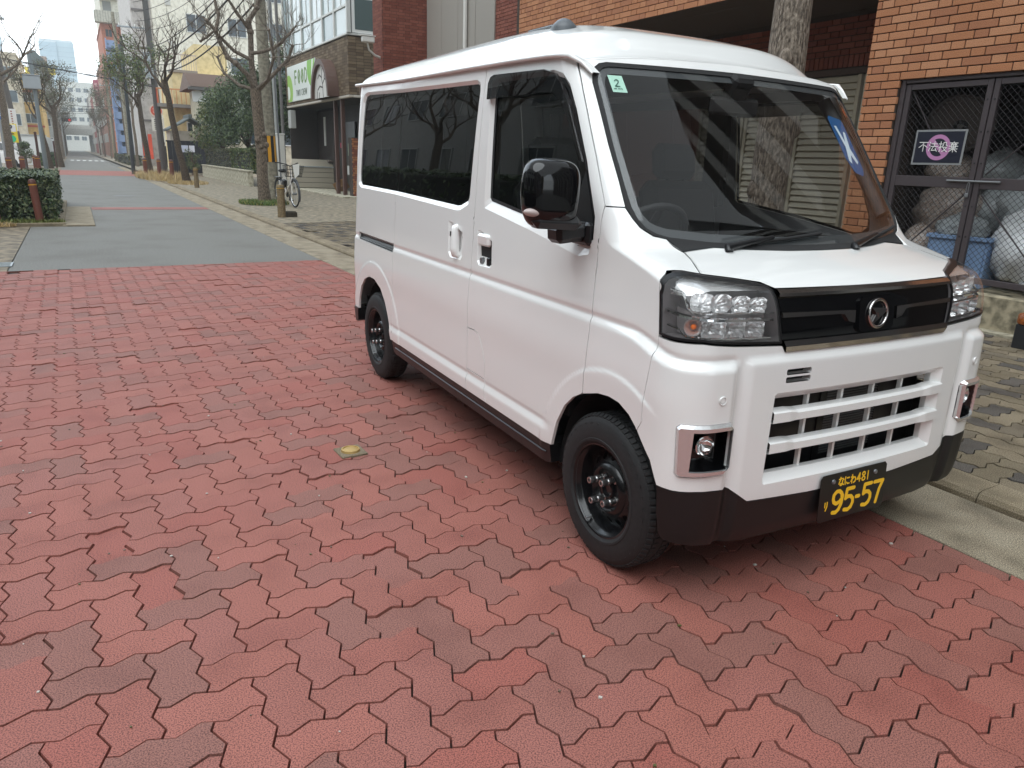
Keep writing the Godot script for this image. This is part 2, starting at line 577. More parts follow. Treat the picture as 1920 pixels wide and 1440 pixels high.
func inset_poly(p: PackedVector2Array, d: float) -> PackedVector2Array:
	var n := p.size()
	var o := PackedVector2Array()
	var cw := Geometry2D.is_polygon_clockwise(p)
	for i in n:
		var e0 := (p[i] - p[(i + n - 1) % n]).normalized()
		var e1 := (p[(i + 1) % n] - p[i]).normalized()
		var n0 := Vector2(-e0.y, e0.x)
		var n1 := Vector2(-e1.y, e1.x)
		if cw: n0 = -n0; n1 = -n1
		var m := n0 + n1
		var l := m.length_squared()
		if l < 0.01: m = n0
		else: m = m * (2.0 / l)
		o.append(p[i] + m.limit_length(3.0) * d)
	return o

func paver_mb(b: MB, p: PackedVector2Array, y: float, gap: float, bev: float, deep: float, tilt := Vector2.ZERO) -> void:
	# p: outline in world x,z ; adds top, bevel and sides
	var cen := Vector2.ZERO
	for q in p: cen += q / p.size()
	var o1 := inset_poly(p, gap)
	var o2 := inset_poly(p, gap + bev)
	var n := p.size()
	var ix := Geometry2D.triangulate_polygon(o2)
	var hy := func(q: Vector2, dy: float) -> Vector3: return Vector3(q.x, y - dy + (q - cen).dot(tilt), q.y)
	for i in range(0, ix.size(), 3):
		b.stri(hy.call(o2[ix[i]], 0.0), hy.call(o2[ix[i + 1]], 0.0), hy.call(o2[ix[i + 2]], 0.0), Vector3.UP, Vector3.UP, Vector3.UP)
	var up := Vector3(cen.x, y - 1.0, cen.y)
	for i in n:
		var j := (i + 1) % n
		var a: Vector3 = hy.call(o2[i], 0.0)
		var bq: Vector3 = hy.call(o2[j], 0.0)
		var d: Vector3 = hy.call(o1[j], deep)
		var e: Vector3 = hy.call(o1[i], deep)
		var nn := (bq - a).cross(e - a)
		if nn.y < 0.0: b.quad(bq, a, e, d)
		else: b.quad(a, bq, d, e)

func cam_px(p: Vector3) -> Vector3:
	# rough picture position and depth, only to decide which pavers show largest
	var b := Basis.from_euler(Vector3(-0.29691, -0.53243, 0.03405), EULER_ORDER_YXZ)
	var q := b.inverse() * (p - Vector3(-2.1553, 1.3361, 1.7383))
	return Vector3(q.x / maxf(-q.z, 0.01), q.y / maxf(-q.z, 0.01), -q.z)

func paver_field(parent: Node3D, region: PackedVector2Array, y_of: Callable, yaw: float, org: Vector2, pick: Callable, most: int, jr: Array, kr: Array, called: String, holes: Array, tint: int) -> void:
	var list := []
	var rot := Transform2D(-yaw, org)
	var shapes := [paver_poly(true), paver_poly(false)]
	var lo := Vector2(1e9, 1e9)
	var hi := -lo
	for q in region: lo = lo.min(q); hi = hi.max(q)
	for j in range(jr[0], jr[1]):
		for k in range(kr[0], kr[1]):
			for t in 2:
				var off := Vector2(k + 2 * j, -k + 2 * j) * PA
				if t == 0: off += Vector2(PA, PA)
				var c := rot * (off + (Vector2(PA, PA * 0.5) if t == 0 else Vector2(PA * 0.5, PA)))
				if c.x < lo.x - 0.2 or c.x > hi.x + 0.2 or c.y < lo.y - 0.2 or c.y > hi.y + 0.2: continue
				var full := true
				var any := false
				var poly := PackedVector2Array()
				for q in shapes[t]:
					var w: Vector2 = rot * (q + off)
					poly.append(w)
					if Geometry2D.is_point_in_polygon(w, region): any = true
					else: full = false
				if not any: continue
				for hq in holes:
					if not Geometry2D.intersect_polygons(poly, hq).is_empty(): full = false
				var s := cam_px(Vector3(c.x, 0, c.y))
				var seen := s.z > 0.3 and absf(s.x) < 0.78 and absf(s.y) < 0.58
				list.append({"c": c, "poly": poly, "full": full, "t": t, "j": j, "k": k, "s": (s.z if seen else s.z + 1000.0)})
	list.sort_custom(func(a, b): return a.s < b.s)
	var rest := {}
	var shared := {}
	for i in list.size():
		var d: Dictionary = list[i]
		var mk: String = pick.call(d.j, d.k, d.t)
		var r1 := h1(d.j, d.k, d.t + 5)
		var r2 := h1(d.j, d.k, d.t + 15)
		var r3 := h1(d.j, d.k, d.t + 25)
		var sink := 0.0035 * (r1 - 0.5) - (0.006 if r3 > 0.955 else 0.0)
		var tilt := Vector2(r2 - 0.5, r3 - 0.5) * 0.014
		if d.full and i < most:
			var key := "%d%s" % [d.t, mk]
			if not shared.has(key):
				var b := MB.new()
				var loc := PackedVector2Array()
				var cc := (Vector2(PA, PA * 0.5) if d.t == 0 else Vector2(PA * 0.5, PA))
				for q in shapes[d.t]: loc.append(q - cc)
				paver_mb(b, loc, 0.0, 0.0015, 0.0014, 0.022)
				shared[key] = b.mesh(mats[mk])
			var o := partm(called, shared[key], parent)
			o.position = Vector3(d.c.x, y_of.call(d.c.x) + sink, d.c.y)
			o.rotation = Vector3(tilt.y, yaw + 0.006 * (h1(d.k, d.j, 9) - 0.5), tilt.x)
		else:
			if not rest.has(mk): rest[mk] = MB.new()
			var polys := [d.poly]
			if not d.full:
				polys = Geometry2D.intersect_polygons(d.poly, region)
				for hq in holes:
					var nx := []
					for pp in polys: nx.append_array(Geometry2D.clip_polygons(pp, hq))
					polys = nx
			for pp in polys:
				if pp.size() >= 3: paver_mb(rest[mk], pp, y_of.call(d.c.x) + sink, 0.0015, 0.0014, 0.022, tilt)
	var am := ArrayMesh.new()
	for mk in rest: rest[mk].mesh(mats[mk], am)
	if am.get_surface_count() > 0:
		var o := partm(called + "_field", am, parent)
		o.set_meta("kind", "stuff")

func paving() -> void:
	var b := MB.new()
	sheet(b, -4.6, RED_Z, RED_R, 4.2, -0.018)
	var red := struct("red_paving", b, mats.joint)
	var org := Vector2(-2.3817, -0.4554)
	var region := PackedVector2Array([Vector2(-4.6, RED_Z + 0.012), Vector2(RED_R - 0.004, RED_Z + 0.012), Vector2(RED_R - 0.004, 3.2), Vector2(-4.6, 3.2)])
	var pick := func(j: int, k: int, t: int) -> String:
		return "red%d" % int(h1(j, k, t) * 7.99)
	var flat := func(_x: float) -> float: return 0.0
	paver_field(red, region, flat, 0.0113, org, pick, 300, [-24, 26], [-60, 60], "paver", [], 0)
	# survey marker set among the red pavers
	var m := thing("survey_marker", "small round brass survey marker in a square tan plate among red pavers", "marker", Vector3(-1.19, 0.008, -1.38))
	b = MB.new()
	b.box(Vector3(0, -0.006, 0), Vector3(0.125, 0.014, 0.125), Basis(Vector3.UP, 0.05), 0.003)
	part("plate", b, mats.tan2, m)
	b = MB.new()
	b.lathe([Vector2(0.0, 0.009), Vector2(0.030, 0.009), Vector2(0.034, 0.007), Vector2(0.036, 0.012), Vector2(0.042, 0.011), Vector2(0.045, 0.0)], Vector3.ZERO, Vector3.UP, 28)
	part("cap", b, pm(hx("b89a62"), 0.5, 0.5), m)
	# bits of litter and moss on the paving
	rng.seed = 55
	b = MB.new()
	b.use_c = true
	for i in 260:
		var p := Vector3(rng.randf_range(-3.6, .4), .003, rng.randf_range(-6.5, 1.2))
		var k := rng.randf()
		b.col = Color(.55, .52, .47) if k > .6 else (Color(.10, .10, .035) if k > .3 else Color(.16, .11, .08))
		var s := rng.randf_range(.0025, .007)
		b.box(p, Vector3(s, s * .6, s * rng.randf_range(.8, 1.8)), Basis(Vector3.UP, rng.randf() * 3.0))
	var lit := part("litter", b, leaf_mat("leaf"), self)
	lit.set_meta("kind", "stuff")
	tag(lit, "tiny bits of grit and moss scattered over the red pavers", "litter")
	# pavement beside the van, tan and dark grey pavers
	b = MB.new()
	b.quad(Vector3(1.19, walk_y(1.2) - 0.018, -13.0), Vector3(1.19, walk_y(1.2) - 0.018, 4.0), Vector3(WALL_X + 3.5, 0.082, 4.0), Vector3(WALL_X + 3.5, 0.082, -13.0))
	var side := struct("side_pavement", b, mats.joint)
	var reg2 := PackedVector2Array([Vector2(1.196, -12.99), Vector2(WALL_X + 0.3, -12.99), Vector2(WALL_X + 0.3, 2.2), Vector2(1.196, 2.2)])
	var pick2 := func(j: int, k: int, t: int) -> String:
		if posmod(j + (k if t == 0 else k + 1), 5) == 0 or h1(j, k, t + 70) > 0.88: return "dark%d" % int(h1(j, k, t) * 1.99)
		return "tan%d" % int(h1(j, k, t + 3) * 3.99)
	paver_field(side, reg2, walk_y, 0.012, Vector2(1.3, -0.2), pick2, 300, [-30, 30], [-70, 70], "paver", [], 1)

# ---------------------------------------------------------------- the van: one body surface S(u, y)
# u runs round the van from the middle of its front (0) over the right front corner and back along its right side; negative u is the left side.
const TW := [[.15, .715], [.30, .735], [.45, .738], [.65, .737], [.80, .729], [.95, .7205], [1.10, .712], [1.34, .698], [1.55, .682], [1.72, .664], [1.80, .655]]
const TZ := [[.15, .295], [.20, .34], [.26, .361], [.40, .369], [.70, .368], [.85, .364], [.95, .355], [1.0, .336], [1.035, .283], [1.065, .198], [1.09, .114], [1.10, .095], [1.2, .015], [1.45, -.185], [1.70, -.385], [1.80, -.465]]
const TB := [[.15, .03], [.90, .03], [1.0, .045], [1.06, .09], [1.1, .10], [1.7, .06], [1.8, .06]]
const TG := [[-2.96, 1.762], [-2.15, 1.735], [-1.125, 1.715], [-.6, 1.700], [-.46, 1.688], [-.41, 1.672], [-.36, 1.645]]
const VR := 0.12
const ZR := -2.89
var vctx := {}

func tab(t: Array, y: float) -> float:
	var n := t.size()
	if y <= t[0][0]: return t[0][1]
	if y >= t[n - 1][0]: return t[n - 1][1]
	var i := 0
	while t[i + 1][0] < y: i += 1
	var x0: float = t[i][0]
	var y0: float = t[i][1]
	var x1: float = t[i + 1][0]
	var y1: float = t[i + 1][1]
	var h := x1 - x0
	var d := (y1 - y0) / h
	var dm := d
	var dp := d
	if i > 0: dm = (y0 - t[i - 1][1]) / (x0 - t[i - 1][0])
	if i + 2 < n: dp = (t[i + 2][1] - y1) / (t[i + 2][0] - x1)
	var m0 := 0.0 if dm * d <= 0.0 else 2.0 * dm * d / (dm + d)
	var m1 := 0.0 if dp * d <= 0.0 else 2.0 * dp * d / (dp + d)
	var s := (y - x0) / h
	var s2 := s * s
	var s3 := s2 * s
	return (2 * s3 - 3 * s2 + 1) * y0 + (s3 - 2 * s2 + s) * h * m0 + (-2 * s3 + 3 * s2) * y1 + (s3 - s2) * h * m1

func vc(y: float) -> PackedFloat64Array:
	var key := int(round(y * 20000.0))
	if vctx.has(key): return vctx[key]
	var w := tab(TW, y)
	var zf := tab(TZ, y)
	var b := tab(TB, y)
	var be := atan(2.0 * b * (w - 0.1) / 0.36)
	var xs := w - VR * (1.0 - sin(be))
	var zs := zf - b * (xs / 0.6) * (xs / 0.6)
	var r := PackedFloat64Array([w, zf, b, be, xs, zs, xs + VR * (PI / 2 - be), zs - VR * cos(be)])
	vctx[key] = r
	return r

func uz(z: float, y: float) -> float:
	var c := vc(y)
	if z > c[7] and z < c[5]:
		return c[4] + VR * (acos(clampf(cos(c[3]) - (c[5] - z) / VR, -1.0, 1.0)) - c[3])
	return c[6] + c[7] - z

# relief pressed into the panels, metres outwards
func relief(x: float, y: float, z: float, front: float) -> float:
	var d := 0.0
	# shoulder line along the side and round to the bumper pods
	var yl := 0.852 - 0.045 * smooth(0.05, 0.30, z)
	var ax := absf(x)
	var wgt := smooth(0.545, 0.575, ax)
	var e := y - yl
	if wgt > 0.0 and z > -2.95:
		var side := 1.0 - front
		d += wgt * (-0.0045 * exp(-pow((e - 0.004) / 0.010, 2.0)) + 0.0045 * smooth(0.0, -0.026, e) * (1.0 - smooth(-0.10, -0.30, e) * side))
		var pod := smooth(-0.1, 0.22, z) * smooth(0.005, -0.028, e)
		d += wgt * pod * 0.014
	# middle panel of the bumper
	if front > 0.5 and y < 0.86 and y > 0.2:
		d += 0.012 * (1.0 - smooth(0.505, 0.535, ax)) * smooth(0.82, 0.79, y)
	# lower ledge above the sill
	if z < -0.30 and z > -2.2:
		var e2 := y - 0.392
		var ends := smooth(-0.36, -0.44, z)
		d += ends * (-0.003 * exp(-pow((e2 - 0.006) / 0.009, 2.0)) + 0.007 * smooth(0.0, -0.028, e2))
	# wheel arch lips
	if y < 0.85:
		var q := Vector2((z - 0.005) / 1.02, y - 0.262).length()
		d += 0.0045 * (smooth(0.444, 0.428, q)) * smooth(0.25, 0.35, y) * smooth(0.25, 0.17, z)
		var q2 := Vector2((z + 2.49) / 1.0, y - 0.27).length()
		d += 0.0045 * (smooth(0.464, 0.448, q2)) * smooth(0.25, 0.35, y)
	return d

func S0(u: float, y: float) -> Array:
	var c := vc(y)
	var sg := -1.0 if u >= 0.0 else 1.0
	u = absf(u)
	var x: float
	var z: float
	var nx: float
	var nz: float
	if u < c[4]:
		x = u
		z = c[1] - c[2] * (u / 0.6) * (u / 0.6)
		var sl := 2.0 * c[2] * u / 0.36
		var l := sqrt(1.0 + sl * sl)
		nx = sl / l; nz = 1.0 / l
	elif u < c[6]:
		var a := c[3] + (u - c[4]) / VR
		x = c[4] + VR * (sin(a) - sin(c[3]))
		z = c[5] - VR * (cos(c[3]) - cos(a))
		nx = sin(a); nz = cos(a)
	else:
		z = c[7] - (u - c[6])
		x = c[0]
		nx = 1.0; nz = 0.0
		if z < ZR:
			var s := ZR - z
			if s < 0.07 * PI / 2:
				var a := s / 0.07
				x = c[0] - 0.07 * (1.0 - cos(a))
				z = ZR - 0.07 * sin(a)
				nx = cos(a); nz = -sin(a)
			else:
				x = c[0] - 0.07 - (s - 0.07 * PI / 2)
				z = ZR - 0.07
				nx = 0.0; nz = -1.0
	return [sg * x, z, sg * nx, nz]

func S(u: float, y: float, out := 0.0, rel := true) -> Vector3:
	var q := S0(u, y)
	var d := out
	if rel: d += relief(q[0], y, q[1], q[3])
	return Vector3(q[0] + q[2] * d, y, q[1] + q[3] * d)

func SN(u: float, y: float, out := 0.0) -> Vector3:
	var e := 0.004
	var a := S(u + e, y, out) - S(u - e, y, out)
	var b := S(u, y + e, out) - S(u, y - e, out)
	var n := b.cross(a).normalized()
	var q := S0(u, y)
	if n.x * q[2] + n.z * q[3] < 0.0: n = -n
	return n

# outline from points: ["z", z, y] on the right side, or [u, y]
func outline(pts: Array, closed := true, step := 0.02) -> PackedVector2Array:
	var r := PackedVector2Array()
	var n := pts.size()
	for i in (n if closed else n - 1):
		var a: Array = pts[i]
		var b: Array = pts[(i + 1) % n]
		if a.size() == 3 and b.size() == 3:
			var k := maxi(1, int(Vector2(a[1] - b[1], a[2] - b[2]).length() / step))
			for j in k:
				var t := float(j) / k
				var y: float = lerpf(a[2], b[2], t)
				r.append(Vector2(uz(lerpf(a[1], b[1], t), y), y))
		else:
			var pa := Vector2(uz(a[1], a[2]), a[2]) if a.size() == 3 else Vector2(a[0], a[1])
			var pb := Vector2(uz(b[1], b[2]), b[2]) if b.size() == 3 else Vector2(b[0], b[1])
			var k := maxi(1, int((pa - pb).length() / step))
			for j in k: r.append(pa.lerp(pb, float(j) / k))
	if not closed:
		var l: Array = pts[n - 1]
		r.append(Vector2(uz(l[1], l[2]), l[2]) if l.size() == 3 else Vector2(l[0], l[1]))
	return r

func mirror_pts(half: Array) -> Array:
	# half: [u, y] list from the middle outwards and back; returns the closed symmetric outline
	var r := half.duplicate()
	for i in range(half.size() - 1, -1, -1):
		if absf(half[i][0]) > 0.0005: r.append([-half[i][0], half[i][1]])
	return r

func round_poly(p: PackedVector2Array, r: float) -> PackedVector2Array:
	var s := Geometry2D.offset_polygon(p, -r, Geometry2D.JOIN_MITER)
	if s.is_empty(): return p
	var t := Geometry2D.offset_polygon(s[0], r, Geometry2D.JOIN_ROUND)
	var e: PackedVector2Array = t[0] if not t.is_empty() else p
	var d := PackedVector2Array()
	for i in e.size():
		var q := e[(i + 1) % e.size()]
		var k := maxi(1, int((q - e[i]).length() / 0.02))
		for j in k: d.append(e[i].lerp(q, float(j) / k))
	return d

# a panel: the body surface inside an outline, less its holes, with turned-in edges
func skin(b: MB, poly: PackedVector2Array, holes := [], out := 0.0, edge := 0.012, du := 0.015, dy := 0.0085) -> void:
	var lo := Vector2(1e9, 1e9)
	var hi := -lo
	for q in poly: lo = lo.min(q); hi = hi.max(q)
	var g0 := Vector2(floor(lo.x / du), floor(lo.y / dy))
	var nx := int(ceil(hi.x / du) - g0.x)
	var ny := int(ceil(hi.y / dy) - g0.y)
	var marked := {}
	var rings := [poly]
	rings.append_array(holes)
	for rg in rings:
		for i in rg.size():
			var p: Vector2 = rg[i]
			var q: Vector2 = rg[(i + 1) % rg.size()]
			var k := maxi(1, int(maxf(absf(p.x - q.x) / du, absf(p.y - q.y) / dy) * 8.0) + 1)
			for j in k + 1:
				var s := p.lerp(q, float(j) / k)
				marked[Vector2i(int(floor(s.x / du)), int(floor(s.y / dy)))] = true
	var cache := {}
	var vert := func(q: Vector2) -> Array:
		var key := Vector2i(int(round(q.x * 50000.0)), int(round(q.y * 50000.0)))
		if not cache.has(key): cache[key] = [S(q.x, q.y, out), SN(q.x, q.y, out)]
		return cache[key]
	for i in nx:
		for j in ny:
			var cx := int(g0.x) + i
			var cy := int(g0.y) + j
			var r := [Vector2(cx * du, cy * dy), Vector2((cx + 1) * du, cy * dy), Vector2((cx + 1) * du, (cy + 1) * dy), Vector2(cx * du, (cy + 1) * dy)]
			if not marked.has(Vector2i(cx, cy)):
				var m: Vector2 = (r[0] + r[2]) * 0.5
				if not Geometry2D.is_point_in_polygon(m, poly): continue
				var inh := false
				for hq in holes:
					if Geometry2D.is_point_in_polygon(m, hq): inh = true
				if inh: continue
				var a: Array = vert.call(r[0])
				var c: Array = vert.call(r[1])
				var d: Array = vert.call(r[2])
				var e: Array = vert.call(r[3])
				b.squad(a[0], c[0], d[0], e[0], a[1], c[1], d[1], e[1])
			else:
				var ps: Array = Array(Geometry2D.intersect_polygons(PackedVector2Array(r), poly), TYPE_NIL, "", null)
				for hq in holes:
					var nxt := []
					for pp in ps: nxt.append_array(Geometry2D.clip_polygons(pp, hq))
					ps = nxt
				for pp in ps:
					if pp.size() < 3: continue
					var ix := Geometry2D.triangulate_polygon(pp)
					for t in range(0, ix.size(), 3):
						var a: Array = vert.call(pp[ix[t]])
						var c: Array = vert.call(pp[ix[t + 1]])
						var d: Array = vert.call(pp[ix[t + 2]])
						b.stri(a[0], c[0], d[0], a[1], c[1], d[1])
	if edge > 0.0:
		for rg in rings: rim(b, rg, out, out - edge, rg == poly)

# strip along an outline from one depth to another
func rim(b: MB, rg: PackedVector2Array, o1: float, o2: float, outer: bool) -> void:
	var cw := Geometry2D.is_polygon_clockwise(rg)
	for i in rg.size():
		var p := rg[i]
		var q := rg[(i + 1) % rg.size()]
		if (p - q).length() < 1e-6: continue
		var a := S(p.x, p.y, o1)
		var c := S(q.x, q.y, o1)
		var d := S(q.x, q.y, o2)
		var e := S(p.x, p.y, o2)
		b.quad(a, c, d, e)

# sloping rim: from a ring on the surface to the same ring drawn in by w and sunk by depth
func bevel(b: MB, rg: PackedVector2Array, w: float, o1: float, o2: float, open := false) -> PackedVector2Array:
	var inn := inset_poly(rg, w)
	for i in (rg.size() - (1 if open else 0)):
		var j := (i + 1) % rg.size()
		if (rg[i] - rg[j]).length() < 1e-6: continue
		b.quad(S(rg[i].x, rg[i].y, o1), S(rg[j].x, rg[j].y, o1), S(inn[j].x, inn[j].y, o2), S(inn[i].x, inn[i].y, o2))
	return inn

func flipx(b: MB) -> MB:
	var r := MB.new()
	for i in range(0, b.v.size(), 3):
		for k in [0, 2, 1]:
			r.v.append(Vector3(-b.v[i + k].x, b.v[i + k].y, b.v[i + k].z))
			r.n.append(Vector3(-b.n[i + k].x, b.n[i + k].y, b.n[i + k].z))
	return r

func both(called: String, b: MB, m: Material, parent: Node) -> Array:
	return [part(called, b, m, parent), part(called, flipx(b), m, parent)]

func ribbon(b: MB, pts: Array, w: float, out: float, th: float) -> void:
	# raised strip following [u, y] points on the surface
	for i in pts.size() - 1:
		var p := Vector2(pts[i][0], pts[i][1])
		var q := Vector2(pts[i + 1][0], pts[i + 1][1])
		var t := (q - p).normalized()
		var nn := Vector2(-t.y, t.x) * w * 0.5
		var k := maxi(1, int((q - p).length() / 0.02))
		for j in k:
			var s := p.lerp(q, float(j) / k)
			var e := p.lerp(q, float(j + 1) / k)
			var a0 := S(s.x + nn.x, s.y + nn.y, out)
			var a1 := S(e.x + nn.x, e.y + nn.y, out)
			var b0 := S(s.x - nn.x, s.y - nn.y, out)
			var b1 := S(e.x - nn.x, e.y - nn.y, out)
			var c0 := S(s.x + nn.x * 0.5, s.y + nn.y * 0.5, out + th)
			var c1 := S(e.x + nn.x * 0.5, e.y + nn.y * 0.5, out + th)
			var d0 := S(s.x - nn.x * 0.5, s.y - nn.y * 0.5, out + th)
			var d1 := S(e.x - nn.x * 0.5, e.y - nn.y * 0.5, out + th)
			b.quad(a0, a1, c1, c0); b.quad(c0, c1, d1, d0); b.quad(d0, d1, b1, b0)

func van() -> void:
	var t := thing("kei_van", "white box-shaped kei van with black wheels and yellow on black number plate", "van", Vector3.ZERO, -0.03348)
	var W: StandardMaterial3D = mats.white
	var b := MB.new()
	var zc := -2.152
	var zb := -1.1245
	var gt := func(z: float) -> float: return tab(TG, z) - 0.004
	# ---- rear quarter panel
	var arch_r := [["z", -2.815, .385], ["z", -2.80, .45], ["z", -2.75, .54], ["z", -2.67, .60], ["z", -2.57, .628], ["z", -2.47, .626], ["z", -2.36, .588], ["z", -2.28, .52], ["z", -2.234, .452], ["z", -2.20, .38], ["z", -2.181, .316]]
	var win_r := [["z", zc, 1.672], ["z", -2.75, 1.694], ["z", -2.80, 1.686], ["z", -2.828, 1.652], ["z", -2.853, 1.23], ["z", -2.845, 1.19], ["z", -2.81, 1.168], ["z", zc, 1.159]]
	var off_w := 0.016
	var big := [["z", zc, 1.672 + off_w], ["z", -2.75, 1.694 + off_w], ["z", -2.815, 1.70], ["z", -2.846, 1.66], ["z", -2.870, 1.23], ["z", -2.862, 1.175], ["z", -2.815, 1.168 - off_w], ["z", zc, 1.159 - off_w]]
	var zz := -3.10
	var rq := [["z", zc - .002, 1.159 - off_w], ["z", zc - .002, .316], ["z", -2.181, .316]]
	var ar := arch_r.duplicate()
	ar.reverse()
	rq.append_array(ar.slice(1))
	rq.append_array([["z", zz, .385], ["z", zz, gt.call(-2.96)], ["z", -2.90, gt.call(-2.9)], ["z", zc - .002, gt.call(zc)]])
	rq.append_array(big)
	var rail := outline([["z", zc - .006, .873], ["z", zc - .006, .822], ["z", -2.83, .834], ["z", -2.83, .878]])
	skin(b, outline(rq), [rail])
	var bo := outline(big, false)
	var wo := outline(win_r, false)
	loft(b, big, win_r, 0.0, -0.012)
	both("rear_quarter_panel", b, W, t)
	b = MB.new()
	skin(b, rail, [], -0.016, 0.0)
	both("sliding_rail", b, mats.satin_black, t)
	b = MB.new()
	ribbon(b, [[uz(zc - .01, .866), .866], [uz(-2.82, .871), .871]], 0.008, -0.012, 0.006)
	both("rail_trim", b, mats.metal_grey, t)
	b = MB.new()
	ribbon(b, [[uz(zc - .01, .832), .832], [uz(-2.82, .842), .842]], 0.006, -0.014, 0.006)
	both("rail_trim", b, mats.metal_grey, t)
	b = MB.new()
	var wq := win_r.duplicate()
	wq[0] = ["z", zc - .003, 1.672]; wq[7] = ["z", zc - .003, 1.159]
	skin(b, outline(wq), [], -0.012, 0.0, 0.06, 0.06)
	both("rear_quarter_window", b, mats.privacy_glass, t)
	# ---- sliding door
	b = MB.new()
	var win_s := [["z", zc, 1.159], ["z", -1.33, 1.136], ["z", -1.295, 1.140], ["z", -1.225, 1.163], ["z", -1.205, 1.19], ["z", -1.178, 1.62], ["z", -1.19, 1.64], ["z", -1.215, 1.649], ["z", zc, 1.672]]
	var big_s := [["z", zc, 1.159 - off_w], ["z", -1.33, 1.136 - off_w * 1.3], ["z", -1.285, 1.118], ["z", -1.195, 1.150], ["z", -1.185, 1.19], ["z", -1.163, 1.62], ["z", -1.172, 1.652], ["z", -1.205, 1.665], ["z", zc, 1.672 + off_w]]
	var sd := [["z", zc + .002, 1.672 + off_w], ["z", zc + .002, gt.call(zc)], ["z", -1.6, gt.call(-1.6)], ["z", zb - .002, gt.call(zb)], ["z", zb - .002, .318], ["z", -2.13, .316], ["z", zc + .002, .325], ["z", zc + .002, 1.159 - off_w]]
	sd.append_array(big_s)
	var pocket_s := round_poly(outline([["z", -1.405, 1.062], ["z", -1.245, 1.058], ["z", -1.225, .900], ["z", -1.385, .897]]), 0.02)
	skin(b, outline(sd), [pocket_s])
	loft(b, big_s, win_s, 0.0, -0.012)
	var inn := bevel(b, pocket_s, 0.016, 0.0, -0.018)
	skin(b, inn, [], -0.018, 0.0)
	var sds := both("sliding_door", b, W, t)
	b = MB.new()
	var ws2 := win_s.duplicate()
	ws2[0] = ["z", zc + .003, 1.159]; ws2[8] = ["z", zc + .003, 1.672]
	skin(b, outline(ws2), [], -0.012, 0.0, 0.06, 0.06)
	both("sliding_door_window", b, mats.privacy_glass, t)
	for sgn in [0, 1]:
		b = MB.new()
		var hz := -1.305
		var p0 := S(uz(hz, 1.045), 1.045, 0.0)
		var p1 := S(uz(hz + .012, .915), .915, 0.0)
		b.tube([p0 + Vector3(.016, 0, 0), p0 + Vector3(-.004, -.008, 0), p0 + Vector3(-.008, -.03, 0), p1 + Vector3(-.008, .03, 0), p1 + Vector3(-.004, .008, 0), p1 + Vector3(.016, 0, 0)], [.016, .021, .022, .022, .021, .016], 12)
		part("door_handle", b if sgn == 0 else flipx(b), W, sds[sgn])
		b = MB.new()
		b.box(S(uz(hz, 1.012), 1.012, 0.0) + Vector3(-.029, 0, 0), Vector3(.003, .022, .010))
		part("key_slot", b if sgn == 0 else flipx(b), mats.satin_black, sds[sgn])
	# ---- front door
	b = MB.new()
	var arch_f := [["z", -.357, .322], ["z", -.350, .345], ["z", -.323, .426], ["z", -.276, .504], ["z", -.225, .551], ["z", -.169, .582]]
	var fd := [["z", zb + .002, gt.call(zb)], ["z", zb + .002, .613], ["z", -1.05, .617], ["z", -1.015, .610], ["z", -.992, .592], ["z", -.962, .545], ["z", -.942, .500], ["z", -.938, .412], ["z", -.926, .345], ["z", -.905, .318], ["z", -.40, .318]]
	fd.append_array(arch_f)
	fd.append_array([["z", -.166, .70], ["z", -.1635, .803], ["z", -.1665, .856], ["z", -.172, 1.05], ["z", -.172, 1.212], ["z", -.256, 1.351], ["z", -.352, 1.503], ["z", -.425, 1.613], ["z", -.462, 1.665], ["z", -.490, 1.684], ["z", -.60, gt.call(-.6)]])
	var dwin := [["z", -.985, 1.176], ["z", -.61, 1.131], ["z", -.255, 1.079], ["z", -.225, 1.085], ["z", -.218, 1.11], ["z", -.224, 1.165], ["z", -.302, 1.335], ["z", -.405, 1.50], ["z", -.468, 1.585], ["z", -.515, 1.620], ["z", -.58, 1.636], ["z", -1.015, 1.640], ["z", -1.035, 1.615], ["z", -1.004, 1.19]]
	var dbig := [["z", -1.03, 1.145], ["z", -.61, 1.088], ["z", -.285, 1.036], ["z", -.225, 1.048], ["z", -.204, 1.10], ["z", -.208, 1.172], ["z", -.290, 1.345], ["z", -.393, 1.512], ["z", -.456, 1.597], ["z", -.507, 1.635], ["z", -.575, 1.652], ["z", -1.03, 1.657], ["z", -1.055, 1.625], ["z", -1.035, 1.17]]
	var pocket_f := round_poly(outline([["z", -1.088, 1.050], ["z", -.945, 1.052], ["z", -.925, .905], ["z", -1.068, .900]]), 0.018)
	skin(b, outline(fd), [outline(dbig), pocket_f])
	loft(b, dbig, dwin, 0.0, -0.014, true)
	inn = bevel(b, pocket_f, 0.014, 0.0, -0.016)
	skin(b, inn, [], -0.016, 0.0)
	var fds := both("front_door", b, W, t)
	for sgn in [0, 1]:
		b = MB.new()
		var hz2 := -1.01
		var c0 := S(uz(hz2, 1.01), 1.01, 0.0)
		b.box(c0 + Vector3(.002, .004, 0), Vector3(.026, .052, .105), Basis(Vector3(0, 0, 1), 0.05), .010)
		part("door_handle", b if sgn == 0 else flipx(b), W, fds[sgn])
		b = MB.new()
		var k0 := S(uz(-1.035, .924), .924, -0.012)
		b.cyl(k0 + Vector3(.005, 0, 0), k0 + Vector3(-.010, 0, 0), .014, .013, 16)
		part("key_cylinder", b if sgn == 0 else flipx(b), mats.metal_grey, fds[sgn])
		b = MB.new()
		b.box(S(uz(-.968, .926), .926, -0.010), Vector3(.018, .036, .026), Basis(), .004)
		part("handle_button", b if sgn == 0 else flipx(b), mats.satin_black, fds[sgn])
	b = MB.new()
	skin(b, outline(dwin), [], -0.014, 0.0, 0.06, 0.06)
	both("front_door_window", b, mats.side_glass, t)
	# black rubber round the door glass
	b = MB.new()
